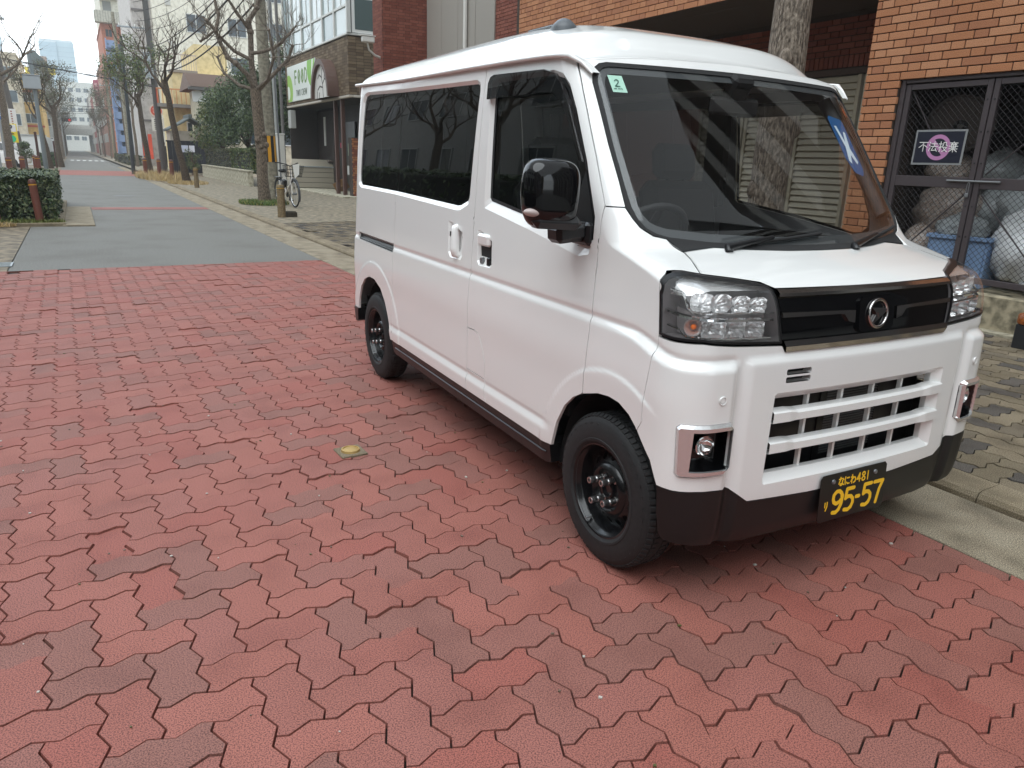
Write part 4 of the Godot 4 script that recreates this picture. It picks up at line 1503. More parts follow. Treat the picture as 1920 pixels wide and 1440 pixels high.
func roof(t: Node3D) -> void:
	var b := MB.new()
	var nx := 44
	var zs := []
	var z := 0.0
	var top := [[-2.96, 1.775], [-2.93, 1.81], [-2.87, 1.845], [-2.75, 1.872], [-2.4, 1.885], [-1.4, 1.890], [-1.05, 1.886], [-.85, 1.872], [-.70, 1.839], [-.58, 1.804], [-.48, 1.758], [-.42, 1.727], [-.385, 1.700], [-.36, 1.685]]
	var zfr := func(x: float) -> float: return -.388 - .060 * (x / .6) * (x / .6)
	var aw := func(zz: float) -> float:
		return .676 - 0.05 * pow(smooth(-.62, -.36, zz), 2.0) * 0.5 - 0.02 * smooth(-2.8, -2.96, zz)
	var N := 90
	var P := []
	for i in N + 1:
		var row := []
		for j in nx + 1:
			var f := -1.0 + 2.0 * j / nx
			f = signf(f) * (1.0 - pow(1.0 - absf(f), 1.7))
			var tt := float(i) / N
			tt = tt * tt * (3 - 2 * tt) * 0.6 + tt * 0.4
			var x0 := f * .66
			var zz := lerpf(zfr.call(x0), -2.96, tt)
			var x: float = f * aw.call(zz)
			var g := tab(TG, zz)
			var h := tab(top, zz) - g
			var y := g + h * pow(maxf(0.0, 1.0 - pow(absf(f), 3.7)), 0.55)
			var k0 := smooth(0.0, 0.09, tt)
			if k0 < 1.0:
				var sp := S(-f * .655, 1.703 - .034 * pow(absf(f), 3.0), 0.001, false)
				x = lerpf(sp.x, x, k0); y = lerpf(sp.y + (1.703 - tab(top, zfr.call(0.0))) * 0.0, y, k0)
				zz = lerpf(sp.z, zz, k0) if tt < 0.001 else zz
				y = minf(y, tab(top, zz))
			row.append(Vector3(x, y, zz))
		P.append(row)
	var nr := func(i: int, j: int) -> Vector3:
		var a: Vector3 = P[mini(i + 1, N)][j] - P[maxi(i - 1, 0)][j]
		var c: Vector3 = P[i][mini(j + 1, nx)] - P[i][maxi(j - 1, 0)]
		var n := a.cross(c).normalized()
		return -n if n.y < 0.0 else n
	for i in N:
		for j in nx:
			b.squad(P[i][j], P[i + 1][j], P[i + 1][j + 1], P[i][j + 1], nr.call(i, j), nr.call(i + 1, j), nr.call(i + 1, j + 1), nr.call(i, j + 1))
	for j in nx: b.quad(P[N][j], P[N][j + 1], P[N][j + 1] + Vector3(0, -.06, .01), P[N][j] + Vector3(0, -.06, .01))
	var r := part("roof", b, mats.white, t)
	# rain gutter along both sides
	for s in [-1.0, 1.0]:
		b = MB.new()
		var path := []
		var rad := []
		for k in 60:
			var zz := lerpf(-2.965, -.385, k / 59.0)
			var w := tab(TW, tab(TG, zz))
			var xx := w + .014 - .05 * pow(smooth(-.52, -.385, zz), 1.5)
			path.append(Vector3(s * xx, tab(TG, zz) - .002 - .03 * pow(smooth(-.50, -.385, zz), 2.0), zz)); rad.append(.0095 - .006 * smooth(-.47, -.385, zz))
		b.tube(path, rad, 8)
		for k in 59:
			var a: Vector3 = path[k]
			var c: Vector3 = path[k + 1]
			b.quad(a + Vector3(0, .004, 0), c + Vector3(0, .004, 0), c + Vector3(-s * .03, .004, 0), a + Vector3(-s * .03, .004, 0))
		part("rain_gutter", b, mats.white, r)
	# roof aerial lying back
	b = MB.new()
	var ab := Vector3(-.50, 1.824, -.80)
	b.lathe([Vector2(.052, -.03), Vector2(.051, .006), Vector2(.046, .016), Vector2(.026, .034), Vector2(.012, .040), Vector2(0.0, .041)], ab, Vector3.UP, 24)
	var an := part("aerial", b, pm(hx("5c6064"), 0.4), r)
	b = MB.new()
	b.cyl(ab + Vector3(-.004, .024, -.03), ab + Vector3(-.02, .022, -.24), .0055, .004, 8)
	part("aerial_rod", b, mats.metal_grey, an)
	# headlining
	b = MB.new()
	for i in range(2, N - 2, 4):
		for j in range(2, nx - 2, 4):
			var dn := Vector3(0, -.035, 0)
			b.quad(P[i][j] + dn, P[mini(i + 4, N - 2)][j] + dn, P[mini(i + 4, N - 2)][j + 4] + dn, P[i][j + 4] + dn)
	part("headlining", b, pm(hx("5b5a58"), 0.9), t)

func interior(t: Node3D) -> void:
	var dk := pm(hx("1d1e20"), 0.7)
	var b := MB.new()
	# dashboard top, swept across the cabin
	var seg := 20
	for i in seg:
		var pr := func(f: float) -> Array:
			var x := lerpf(-.66, .66, f)
			var bl := .09 * (x / .6) * (x / .6)
			return [Vector3(x, 1.06, .07 - bl), Vector3(x, 1.085, -.02 - bl), Vector3(x, 1.095 + .02 * exp(-pow((x + .35) / .18, 2.0)), -.16), Vector3(x, 1.07, -.30), Vector3(x, .98, -.33), Vector3(x, .78, -.26), Vector3(x, .60, -.10)]
		var p: Array = pr.call(float(i) / seg)
		var q: Array = pr.call(float(i + 1) / seg)
		for m in 6: b.quad(p[m], q[m], q[m + 1], p[m + 1])
	part("dashboard", b, tm("dash", ntex("dashn", 0.2, [[0.0, Color(0.75, 0.75, 0.75)], [1.0, Color(1, 1, 1)]], 256, 3), 6.0, hx("2b3032"), 0.75), t)
	# steering wheel
	b = MB.new()
	var c := Vector3(-.34, 1.055, -.43)
	var ax := Vector3(0, .62, -.78).normalized()
	var ux := Vector3(1, 0, 0)
	var uy := ax.cross(ux).normalized()
	var path := []
	var rad := []
	for i in 33:
		var a := TAU * i / 32
		path.append(c + (ux * cos(a) + uy * sin(a)) * .185); rad.append(.014)
	b.tube(path, rad, 8, false)
	for a in [0.1, PI - 0.1, -PI / 2]: b.cyl(c, c + (ux * cos(a) + uy * sin(a)) * .18, .018, .014, 8)
	b.lathe([Vector2(.06, -.02), Vector2(.055, .015), Vector2(0, .02)], c, ax, 16)
	b.cyl(c, c - ax * .25, .03, .04, 10)
	part("steering_wheel", b, dk, t)
	for x in [-.34, .34]:
		b = MB.new()
		b.box(Vector3(x, .70, -.78), Vector3(.46, .14, .46), Basis(), .05)
		b.box(Vector3(x, 1.00, -.99), Vector3(.44, .56, .13), Basis(Vector3(1, 0, 0), -.25), .05)
		b.box(Vector3(x, 1.36, -1.09), Vector3(.25, .17, .09), Basis(Vector3(1, 0, 0), -.2), .035)
		b.cyl(Vector3(x - .05, 1.22, -1.05), Vector3(x - .05, 1.32, -1.08), .008, .008, 6)
		b.cyl(Vector3(x + .05, 1.22, -1.05), Vector3(x + .05, 1.32, -1.08), .008, .008, 6)
		part("front_seat", b, dk, t)
	b = MB.new()
	b.box(Vector3(0, .72, -1.75), Vector3(1.2, .14, .46), Basis(), .05)
	b.box(Vector3(0, 1.02, -2.0), Vector3(1.2, .5, .12), Basis(Vector3(1, 0, 0), -.2), .05)
	part("rear_seat", b, dk, t)
	b = MB.new()
	b.bb(Vector3(-.66, .30, -2.9), Vector3(.66, .45, -.45))
	part("cabin_floor", b, dk, t)
	# inner sides of the pillars
	for s in [-1.0, 1.0]:
		b = MB.new()
		b.tube([Vector3(s * .60, 1.62, -.47), Vector3(s * .63, 1.40, -.30), Vector3(s * .65, 1.18, -.14)], [.028, .028, .032], 8)
		part("pillar_trim", b, pm(hx("4a4b4c"), 0.8), t)
		b = MB.new()
		b.bb(Vector3(s * .645 - .02, 1.15, -1.19), Vector3(s * .645 + .02, 1.70, -1.06))
		part("pillar_trim", b, dk, t)
		b = MB.new()
		b.bb(Vector3(s * .69 - .015, .45, -1.08), Vector3(s * .69 + .012, 1.07, -.30))
		part("door_trim", b, dk, t)

func wheel(t: Node3D, side: int, z: float, steer: float) -> void:
	var w := Node3D.new()
	w.name = "wheel"
	t.add_child(w, true)
	w.position = Vector3(side * .664, .2665, z)
	w.rotation.y = 0.0 if side < 0 else PI
	var ax := Vector3(-1, 0, 0)
	var b := MB.new()
	# tyre: outer face at +.072 along the axle
	b.lathe([Vector2(.158, -.060), Vector2(.205, -.070), Vector2(.240, -.066), Vector2(.258, -.054), Vector2(.265, -.040), Vector2(.2665, 0), Vector2(.265, .040), Vector2(.258, .054), Vector2(.250, .061), Vector2(.247, .0635), Vector2(.240, .067), Vector2(.222, .0715), Vector2(.203, .0735), Vector2(.186, .0725), Vector2(.1845, .0745), Vector2(.1765, .0735), Vector2(.175, .0715), Vector2(.166, .067), Vector2(.158, .060)], Vector3.ZERO, ax, 72)
	var ty := part("tyre", b, mats.tyre, w)
	# tread shoulder blocks
	b = MB.new()
	for i in 72:
		var a := TAU * i / 72
		var q := Vector3(0, cos(a), sin(a))
		var tg := Vector3(0, -sin(a), cos(a))
		for s in [-1, 1]:
			b.box(q * .2625 + ax * (.0475 * s), Vector3(.020, .006, .0165), Basis(ax, q, tg) * Basis(Vector3(0, 0, 1), -0.55 * s), .001)
			b.box(q * .2660 + ax * (.020 * s), Vector3(.022, .006, .0180), Basis(ax, q, tg), .001)
	part("tread", b, mats.tyre, ty)
	# raised sidewall lettering marks (generic ribs)
	b = MB.new()
	for i in 40:
		var a := TAU * i / 40.0
		if (i % 20) < 3: continue
		var q := Vector3(0, cos(a), sin(a))
		b.box(q * .2365 + ax * .0685, Vector3(.002, .003, .012), Basis(ax, q, Vector3(0, -sin(a), cos(a))))
	part("sidewall_ribs", b, mats.tyre, ty)
	# steel rim
	b = MB.new()
	b.lathe([Vector2(.168, .062), Vector2(.166, .068), Vector2(.161, .066), Vector2(.157, .056), Vector2(.150, .050), Vector2(.147, .040), Vector2(.143, .010), Vector2(.138, .0)], Vector3.ZERO, ax, 56)
	b.lathe([Vector2(.097, .030), Vector2(.090, .040), Vector2(.078, .045), Vector2(.066, .038), Vector2(.060, .028), Vector2(.034, .026), Vector2(.031, .036), Vector2(.026, .038), Vector2(.024, .030), Vector2(0, .030)], Vector3.ZERO, ax, 48)
	# ring with real vent holes between radii .095 and .139
	var hn := 14
	for i in hn * 2:
		var a0 := TAU * i / (hn * 2.0)
		var a1 := TAU * (i + 1) / (hn * 2.0)
		var sec := PackedVector2Array()
		for j in 5: sec.append(Vector2.from_angle(lerpf(a0, a1, j / 4.0)) * .096)
		for j in 5: sec.append(Vector2.from_angle(lerpf(a1, a0, j / 4.0)) * .140)
		var hc := Vector2.from_angle(TAU * (floor((i + 1) / 2.0)) / hn) * .117
		for pp in Geometry2D.clip_polygons(sec, circle(hc, .0125, 18)):
			var ix := Geometry2D.triangulate_polygon(pp)
			for m in range(0, ix.size(), 3):
				var v3 := []
				for e in 3:
					var q: Vector2 = pp[ix[m + e]]
					v3.append(Vector3(-lerpf(.030, .002, (q.length() - .096) / .044), q.x, q.y))
				b.stri(v3[0], v3[1], v3[2], Vector3(-.85, 0, 0) + Vector3(0, pp[ix[m]].x, pp[ix[m]].y).normalized() * .5, Vector3(-.85, 0, 0) + Vector3(0, pp[ix[m + 1]].x, pp[ix[m + 1]].y).normalized() * .5, Vector3(-.85, 0, 0) + Vector3(0, pp[ix[m + 2]].x, pp[ix[m + 2]].y).normalized() * .5)
	var rm := part("rim", b, mats.steel_black, w)
	b = MB.new()
	b.lathe([Vector2(.14, -.02), Vector2(0, -.02)], Vector3.ZERO, ax, 32)
	part("brake_drum", b, mats.matt_black, w)
	# long spline nuts
	for i in 4:
		var a := TAU * (i + .35) / 4
		var o := Vector3(0, cos(a), sin(a)) * .050
		b = MB.new()
		b.lathe([Vector2(.0145, .024), Vector2(.0145, .030), Vector2(.0105, .032), Vector2(.0105, .044), Vector2(.0125, .046), Vector2(.0125, .058), Vector2(.0105, .060), Vector2(.0105, .064), Vector2(.0125, .066), Vector2(.0125, .082), Vector2(.0115, .085), Vector2(.006, .085), Vector2(.006, .076), Vector2(0, .076)], o, ax, 14)
		part("wheel_nut", b, pm(hx("a9a7a6"), 0.22, 0.9), rm)
	b = MB.new()
	b.cyl(Vector3(-.052, -.125, -.06), Vector3(-.074, -.128, -.062), .0055, .0045, 8)
	part("valve", b, mats.metal_grey, rm)

func mirrors(t: Node3D) -> void:
	# door mirrors: deep rounded housing on a black foot
	for sgn in [0]:
		var n := Node3D.new()
		n.name = "door_mirror"
		t.add_child(n, true)
		var b := MB.new()
		var c := Vector3(-.872, 1.243, -.232)
		var K := 20
		var bs := Basis(Vector3.UP, -.16) * Basis(Vector3(0, 0, 1), -.04)
		var pos := func(i: int, j: int) -> Vector3:
			var th := PI * i / K
			var ph := TAU * j / (K * 2)
			var s := Vector3(sin(th) * cos(ph), cos(th), sin(th) * sin(ph))
			var q := Vector3(signf(s.x) * pow(absf(s.x), .52), signf(s.y) * pow(absf(s.y), .55), signf(s.z) * pow(absf(s.z), .85))
			q *= Vector3(.096, .108, .064)
			if q.z < 0.0: q.z *= .55
			q.x *= 1.0 - .12 * smooth(0.0, -.1, q.y) * (1.0 if q.x < 0.0 else 0.0)
			return c + bs * q
		var nor := func(i: int, j: int) -> Vector3:
			var a: Vector3 = pos.call(mini(i + 1, K), j) - pos.call(maxi(i - 1, 0), j)
			var d: Vector3 = pos.call(i, j + 1) - pos.call(i, j - 1)
			var m := a.cross(d).normalized()
			var p: Vector3 = pos.call(i, j)
			if m.dot(p - c) < 0.0: m = -m
			if i == 0: return bs * Vector3.UP
			if i == K: return bs * Vector3.DOWN
			return m
		for i in K:
			for j in K * 2:
				b.squad(pos.call(i, j), pos.call(i + 1, j), pos.call(i + 1, j + 1), pos.call(i, j + 1), nor.call(i, j), nor.call(i + 1, j), nor.call(i + 1, j + 1), nor.call(i, j + 1))
		part("housing", b if sgn == 0 else flipx(b), mats.gloss_black, n)
		b = MB.new()
		b.box(c + bs * Vector3(.02, -.085, .012), Vector3(.17, .045, .09), bs, .02)
		b.box(Vector3(-.768, 1.118, -.270), Vector3(.13, .060, .085), Basis(Vector3(0, 0, 1), .10), .015)
		b.box(Vector3(-.716, 1.115, -.270), Vector3(.03, .075, .115), Basis(), .01)
		part("foot", b if sgn == 0 else flipx(b), mats.satin_black, n)
		b = MB.new()
		b.ball(c + bs * Vector3(-.062, -.058, .040), Vector3(.036, .014, .018), 8, bs)
		part("indicator", b if sgn == 0 else flipx(b), pm(hx("b7a8a4"), 0.15), n)
		# black triangle in the window corner
		b = MB.new()
		skin(b, outline([["z", -.42, 1.108], ["z", -.235, 1.083], ["z", -.224, 1.10], ["z", -.228, 1.16], ["z", -.30, 1.318], ["z", -.335, 1.22]]), [], -0.006, 0.008)
		part("corner_panel", b if sgn == 0 else flipx(b), mats.satin_black, n)

func screen_things(t: Node3D, ws: Node3D) -> void:
	# wipers
	for q in [[[.385, 1.098], [.19, 1.128], [-.04, 1.140]], [[-.165, 1.096], [-.36, 1.128], [-.57, 1.150]]]:
		var n := Node3D.new()
		n.name = "wiper"
		t.add_child(n, true)
		var b := MB.new()
		var a := S(q[0][0], q[0][1], .022)
		var m := S(q[1][0], q[1][1], .020)
		b.tube([a + Vector3(0, -.012, .01), a, a.lerp(m, .6), m], [.016, .013, .009, .006], 8)
		part("arm", b, mats.satin_black, n)
		b = MB.new()
		var c := S(q[0][0] - .13, q[0][1] + .012, .010)
		var d := S(q[2][0], q[2][1] - .012, .010)
		var pth := []
		var rd := []
		for i in 9:
			var f := i / 8.0
			var u := lerpf(q[0][0] - .09, q[2][0], f)
			pth.append(S(u, lerpf(q[0][1] + .010, q[2][1] - .004, f), .010)); rd.append(.006)
		b.tube(pth, rd, 6)
		part("blade", b, mats.rubber, n)
	# inspection sticker
	var b2 := MB.new()
	skin(b2, outline([[.573, 1.628], [.520, 1.628], [.520, 1.572], [.573, 1.572]]), [], -0.0055, 0.0)
	var st := part("inspection_sticker", b2, pm(hx("b9e6d2"), 0.6), ws)
	b2 = MB.new()
	var o := S(.561, 1.592, -0.0025)
	var ux := (S(.535, 1.592, -0.0025) - o).normalized()
	var nn := SN(.55, 1.60)
	var uy := nn.cross(ux).normalized()
	strokes(b2, [[[.004, .022], [.008, .027], [.014, .027], [.018, .022], [.016, .015], [.003, 0.0], [.020, 0.0]]], o, ux, uy, .0034, .0005)
	strokes(b2, [[[-.004, -.010], [.006, -.010]], [[.010, -.010], [.020, -.010]], [[.024, -.008], [.026, -.012]]], o, ux, uy, .0022, .0005)
	part("sticker_number", b2, pm(hx("2d5a4e"), 0.6), st)
	# interior mirror, camera box, blue hanging card, round sticker
	var b := MB.new()
	b.box(S(.0, 1.625, -.035), Vector3(.10, .09, .05), Basis(Vector3(1, 0, 0), .6), .012)
	b.box(S(.0, 1.56, -.10), Vector3(.24, .065, .03), Basis(Vector3(1, 0, 0), .1), .012)
	b.cyl(S(0, 1.61, -.04), S(0, 1.57, -.09), .008, .008, 6)
	part("rear_view_mirror", b, mats.matt_black, t)
	b = MB.new()
	skin(b, round_poly(outline([[-.445, 1.555], [-.545, 1.540], [-.552, 1.35], [-.530, 1.325], [-.472, 1.340], [-.447, 1.39]]), .012), [], -0.012, 0.002)
	var cd := part("blue_card", b, pm(hx("17578c"), 0.5), t)
	b = MB.new()
	skin(b, outline([[-.462, 1.515], [-.478, 1.515], [-.494, 1.455], [-.512, 1.495], [-.526, 1.490], [-.510, 1.430], [-.532, 1.380], [-.516, 1.370], [-.494, 1.405], [-.475, 1.372], [-.460, 1.384], [-.480, 1.435]]), [], -0.010, 0.0)
	part("card_emblem", b, pm(hx("cfe0ea"), 0.5), cd)
	b = MB.new()
	skin(b, circle(Vector2(-.605, 1.575), .022, 20), [], -0.007, 0.0)
	part("round_sticker", b, pm(hx("b2552c"), 0.5), ws)

# ---------------------------------------------------------------- brick walls
# bricks on a wall in the plane o + u*x + up*y; area given by an inside test; each brick its own part, or all joined
func brick_wall(parent: Node3D, o: Vector3, u: Vector3, x0: float, x1: float, y0: float, y1: float, sx: float, hx_: float, ch: float, joint: float, proud: float, keys: Array, inside: Callable, single_parts: bool, called := "brick") -> void:
	var nn := u.cross(Vector3.UP).normalized()
	var shared := {}
	var joined := {}
	var row := 0
	var y := y0
	var per := sx + hx_ + joint * 2
	while y + ch - joint <= y1 + 0.001:
		var x := x0 - per + (per * 0.5 if row % 2 == 1 else 0.0) + fmod(x0, 0.01)
		var i := 0
		while x < x1:
			var w := sx if i % 2 == 0 else hx_
			var a := maxf(x, x0)
			var e := minf(x + w, x1)
			if e - a > 0.02 and inside.call((a + e) * 0.5, y + ch * 0.5):
				# trim against openings at both ends
				while e - a > 0.02 and not inside.call(a + 0.004, y + ch * 0.5): a += 0.01
				while e - a > 0.02 and not inside.call(e - 0.004, y + ch * 0.5): e -= 0.01
				var mk: String = keys[int(h1(row, i, int(x0 * 10)) * (keys.size() - 0.001))]
				var p := proud + 0.0025 * (h1(row, i, 31) - 0.5)
				var c := o + u * ((a + e) * 0.5) + Vector3.UP * (y + (ch - joint) * 0.5)
				if single_parts:
					var key := "%s%d" % [mk, int(round((e - a) * 100))]
					if not shared.has(key):
						var b := MB.new()
						b.box(Vector3(0, 0, 0), Vector3(e - a, ch - joint, 0.03), Basis(), 0.003)
						shared[key] = b.mesh(mats[mk])
					var m := partm(called, shared[key], parent)
					m.transform = Transform3D(Basis(u, Vector3.UP, nn), c + nn * (p - 0.015))
				else:
					if not joined.has(mk): joined[mk] = MB.new()
					joined[mk].box(c + nn * (p - 0.015), Vector3(e - a, ch - joint, 0.03), Basis(u, Vector3.UP, nn))
			x += w + joint
			i += 1
		y += ch
		row += 1
	if not single_parts:
		var am := ArrayMesh.new()
		for mk in joined: joined[mk].mesh(mats[mk], am)
		if am.get_surface_count() > 0:
			var q := partm(called + "_facing", am, parent)
			q.set_meta("kind", "stuff")

func slab(called: String, lo: Vector3, hi: Vector3, m: Material, parent: Node, bev := 0.0) -> MeshInstance3D:
	var b := MB.new()
	b.bb(lo, hi, bev)
	return part(called, b, m, parent)

# ---------------------------------------------------------------- refuse room with wire gates
func refuse_building() -> void:
	var X := WALL_X
	var t := thing("brick_refuse_building", "orange brown brick building with a gated refuse room and concrete plinth", "building")
	var gz0 := -2.60
	var gz1 := -0.98
	var top := 2.15
	# wall core behind the bricks
	slab("wall_core", Vector3(X + .004, 0, -2.94), Vector3(X + .34, 9.3, gz0 - .01), mats.mortar_dark, t)
	slab("wall_core", Vector3(X + .004, top + .01, gz0 - .01), Vector3(X + .34, 9.3, gz1), mats.mortar_dark, t)
	slab("wall_core", Vector3(X + .004, 0, gz1), Vector3(X + .34, 9.3, 3.0), mats.mortar_dark, t)
	slab("upper_storeys", Vector3(X + .344, 3.12, -9.5), Vector3(X + 9, 9.3, 3.0), mats.mortar_mid, t)
	slab("upper_front", Vector3(X + .004, 3.12, -9.5), Vector3(X + .34, 9.3, -2.945), mats.mortar_dark, t)
	var ins := func(x: float, y: float) -> bool:
		return not (x > gz0 and x < gz1 and y < top + .005)
	brick_wall(t, Vector3(X, 0, 0), Vector3(0, 0, 1), -2.948, 1.2, 0.11, 3.55, .226, .108, .068, .009, .008, ["brick0", "brick1", "brick2", "brick3"], ins, true)
	brick_wall(t, Vector3(X, 0, 0), Vector3(0, 0, 1), -9.4, -2.955, 3.13, 3.9, .226, .108, .068, .009, .008, ["brick0", "brick1", "brick3"], func(_x, _y): return true, false)
	for k in 15:
		slab("pilaster", Vector3(X - .10, 4.0, -9.3 + k * .82), Vector3(X + .003, 9.2, -8.98 + k * .82), pm(hx("a9a59e"), 0.7), t)
	# plinth under the gate
	slab("plinth", Vector3(X - .015, .03, gz0 - .02), Vector3(X + .34, .405, 1.2), tm("plinth", ntex("plinth", 0.012, [[0.0, Color(0.30, 0.28, 0.24)], [0.35, Color(0.52, 0.50, 0.44)], [0.6, Color(0.66, 0.63, 0.56)], [1.0, Color(0.78, 0.75, 0.68)]], 512, 6), 1.1, hx("efe9dc"), 0.92), t, .012)
	slab("plinth_step", Vector3(X - .10, .03, gz0 - .02), Vector3(X - .017, .125, 1.2), mats.concrete, t, .008)
	# room
	var dk := pm(hx("6e655f"), 0.95)
	slab("room_floor", Vector3(X + .34, .30, -2.95), Vector3(X + 2.6, .41, .4), mats.concrete, t)
	slab("room_wall", Vector3(X + 2.5, .41, -2.95), Vector3(X + 2.6, 3.1, .4), dk, t)
	slab("room_wall", Vector3(X + .345, .41, -2.95), Vector3(X + 2.499, 3.1, -2.85), dk, t)
	slab("room_wall", Vector3(X + .345, .41, .3), Vector3(X + 2.499, 3.1, .4), dk, t)
	slab("room_ceiling", Vector3(X + .345, 2.30, -2.849), Vector3(X + 2.499, 2.40, .299), dk, t)
	# gate
	var ir: StandardMaterial3D = mats.iron
	var frame := thing("steel_doorway", "dark steel doorway lining the refuse room opening", "doorway")
	slab("jamb", Vector3(X + .02, .41, gz0), Vector3(X + .10, top, gz0 + .045), ir, frame, .004)
	slab("jamb", Vector3(X + .02, .41, gz1 - .045), Vector3(X + .10, top, gz1), ir, frame, .004)
	slab("head", Vector3(X + .02, top - .035, gz0 + .046), Vector3(X + .10, top, gz1 - .046), ir, frame, .004)
	for k in 2:
		var a := gz0 + .05 if k == 0 else -1.795
		var e := -1.805 if k == 0 else gz1 - .05
		var g := thing("wire_gate", ["dark steel chain link gate with a navy warning sign tied to it", "dark steel chain link gate with no sign"][k], "gate", Vector3.ZERO, 0.0, "refuse room gates")
		var xo := X + .05
		for q in [[a, .47, a + .045, 2.105], [e - .045, .47, e, 2.105]]:
			slab("stile", Vector3(xo - .018, q[1], q[0]), Vector3(xo + .018, q[3], q[2]), ir, g, .003)
		for q in [[.47, .52], [1.245, 1.335], [2.06, 2.105]]:
			slab("rail", Vector3(xo - .016, q[0], a + .046), Vector3(xo + .016, q[1], e - .046), ir, g, .003)
		var b := MB.new()
		var st := .052
		for pn in [[.52, 1.245], [1.335, 2.06]]:
			var w := (e - .046) - (a + .046)
			var h: float = pn[1] - pn[0]
			for dgn in [1.0, -1.0]:
				var s: float = -h
				while s < w:
					# strand along 45 degrees, clipped to the panel
					var t0 := maxf(0.0, -s)
					var t1 := minf(h, w - s)
					if t1 - t0 > .01:
						var za := a + .046 + s + t0
						var zb := a + .046 + s + t1
						var ya: float = pn[0] + t0
						var yb: float = pn[0] + t1
						if dgn < 0.0:
							ya = pn[1] - t0; yb = pn[1] - t1
						b.cyl(Vector3(xo + .003 * dgn, ya, za), Vector3(xo + .003 * dgn, yb, zb), .0019, .0019, 4, false)
					s += st
		part("chain_link", b, pm(hx("3b3638"), 0.6, 0.3), g).set_meta("kind", "stuff")
		for q in ([[a + .05, 2.05, e - .30, 1.46], [a + .10, .56, e - .06, 1.20]] if k == 0 else [[a + .06, 1.20, e - .1, .56], [e - .06, 2.0, a + .06, 1.36]]):
			b = MB.new()
			b.cyl(Vector3(xo + .012, q[1], q[0]), Vector3(xo + .012, q[3], q[2]), .006, .006, 6)
			part("brace", b, ir, g)
		for y in [.62, .85, 1.1, 1.45, 1.7, 1.95]:
			b = MB.new()
			b.cyl(Vector3(xo - .018, y, (e if k == 0 else a + .045) - .022), Vector3(xo - .023, y, (e if k == 0 else a + .045) - .022), .007, .006, 8)
			part("bolt", b, mats.matt_black, g)
	var lb := MB.new()
	lb.cyl(Vector3(X + .018, 1.305, -2.02), Vector3(X + .018, 1.305, -1.58), .009, .009, 10)
	var lt := thing("gate_latch", "long steel slide bolt across the meeting gates with a hanging padlock", "latch")
	part("slide_bolt", lb, mats.metal_grey, lt)
	lb = MB.new()
	lb.box(Vector3(X + .015, 1.19, -1.83), Vector3(.018, .035, .03), Basis(), .005)
	lb.tube([Vector3(X + .015, 1.205, -1.84), Vector3(X + .015, 1.285, -1.838), Vector3(X + .015, 1.30, -1.83), Vector3(X + .015, 1.285, -1.822), Vector3(X + .015, 1.205, -1.82)], [.003, .003, .003, .003, .003], 6)
	part("padlock", lb, mats.metal_grey, lt)
	dumping_sign(X)
	refuse(X)

func dumping_sign(X: float) -> void:
	var t := thing("warning_sign", "navy warning sign with pink prohibition ring and white characters on the gate", "sign", Vector3(X + .008, 1.575, -2.145))
	t.rotation = Vector3(0.02, 0.0, 0.03)
	var u := Vector3(0, 0, 1)
	var b := MB.new()
	b.plate(PackedVector2Array([Vector2(-.222, -.150), Vector2(.222, -.138), Vector2(.225, .150), Vector2(-.220, .142)]), Vector3.ZERO, u, Vector3.UP, .004)
	part("sleeve", b, pm(hx("8d8f90"), 0.35), t)
	b = MB.new()
	b.plate(PackedVector2Array([Vector2(-.205, -.132), Vector2(.205, -.122), Vector2(.208, .134), Vector2(-.204, .126)]), Vector3(-.0015, 0, 0), u, Vector3.UP, .001)
	part("panel", b, pm(hx("15192b"), 0.45), t)
	b = MB.new()
	var k := 40
	for i in k:
		var a0 := TAU * i / k
		var a1 := TAU * (i + 1) / k
		var pq := []
		for e in [[a0, .106], [a1, .106], [a1, .074], [a0, .074]]: pq.append(Vector3(-.003, sin(e[0]) * e[1], cos(e[0]) * e[1]))
		b.quad(pq[0], pq[1], pq[2], pq[3])
	b.plate(PackedVector2Array([Vector2(-.066, .044), Vector2(-.044, .066), Vector2(.066, -.044), Vector2(.044, -.066)]), Vector3(-.003, 0, 0), u, Vector3.UP, .0005)
	part("prohibition_ring", b, pm(hx("c085b4"), 0.5), t)
	b = MB.new()
	var ch := [
		[[[.02, .9], [.98, .9]], [[.52, .9], [.40, .66], [.02, .38]], [[.50, .66], [.50, 0.0]], [[.60, .62], [.95, .40]]],
		[[[.06, .95], [.18, .85]], [[.02, .68], [.14, .58]], [[.04, .05], [.20, .38]], [[.30, .78], [.95, .78]], [[.62, 1.0], [.62, .52]], [[.24, .52], [1.0, .52]], [[.56, .52], [.36, .12], [.88, .16]], [[.76, .34], [.95, .04]]],
		[[[.02, .78], [.36, .78]], [[.20, 1.0], [.20, .08], [.10, .02]], [[.02, .38], [.36, .50]], [[.52, .94], [.50, .66], [.42, .56]], [[.52, .94], [.80, .94], [.80, .66], [.95, .62]], [[.44, .46], [.88, .46], [.70, .18], [.42, .02]], [[.54, .40], [.70, .18], [.98, .02]]],
		[[[.50, 1.0], [.50, .90]], [[.08, .90], [.92, .90]], [[.40, .88], [.22, .74], [.76, .76]], [[.66, .84], [.82, .72]], [[.04, .58], [.96, .58]], [[.28, .68], [.28, .44], [.72, .44], [.72, .68]], [[.06, .32], [.94, .32]], [[.50, .68], [.50, 0.0]], [[.44, .30], [.08, .04]], [[.56, .30], [.92, .04]]]]
	for c in 4:
		var ls := []
		for l in ch[c]:
			var q := []
			for s in l: q.append([-.172 + c * .088 + s[0] * .080, -.035 + s[1] * .082])
			ls.append(q)
		strokes(b, ls, Vector3(-.0045, 0, 0), u, Vector3.UP, .0068, .0005)
	part("characters", b, pm(hx("eceae8"), 0.5), t)

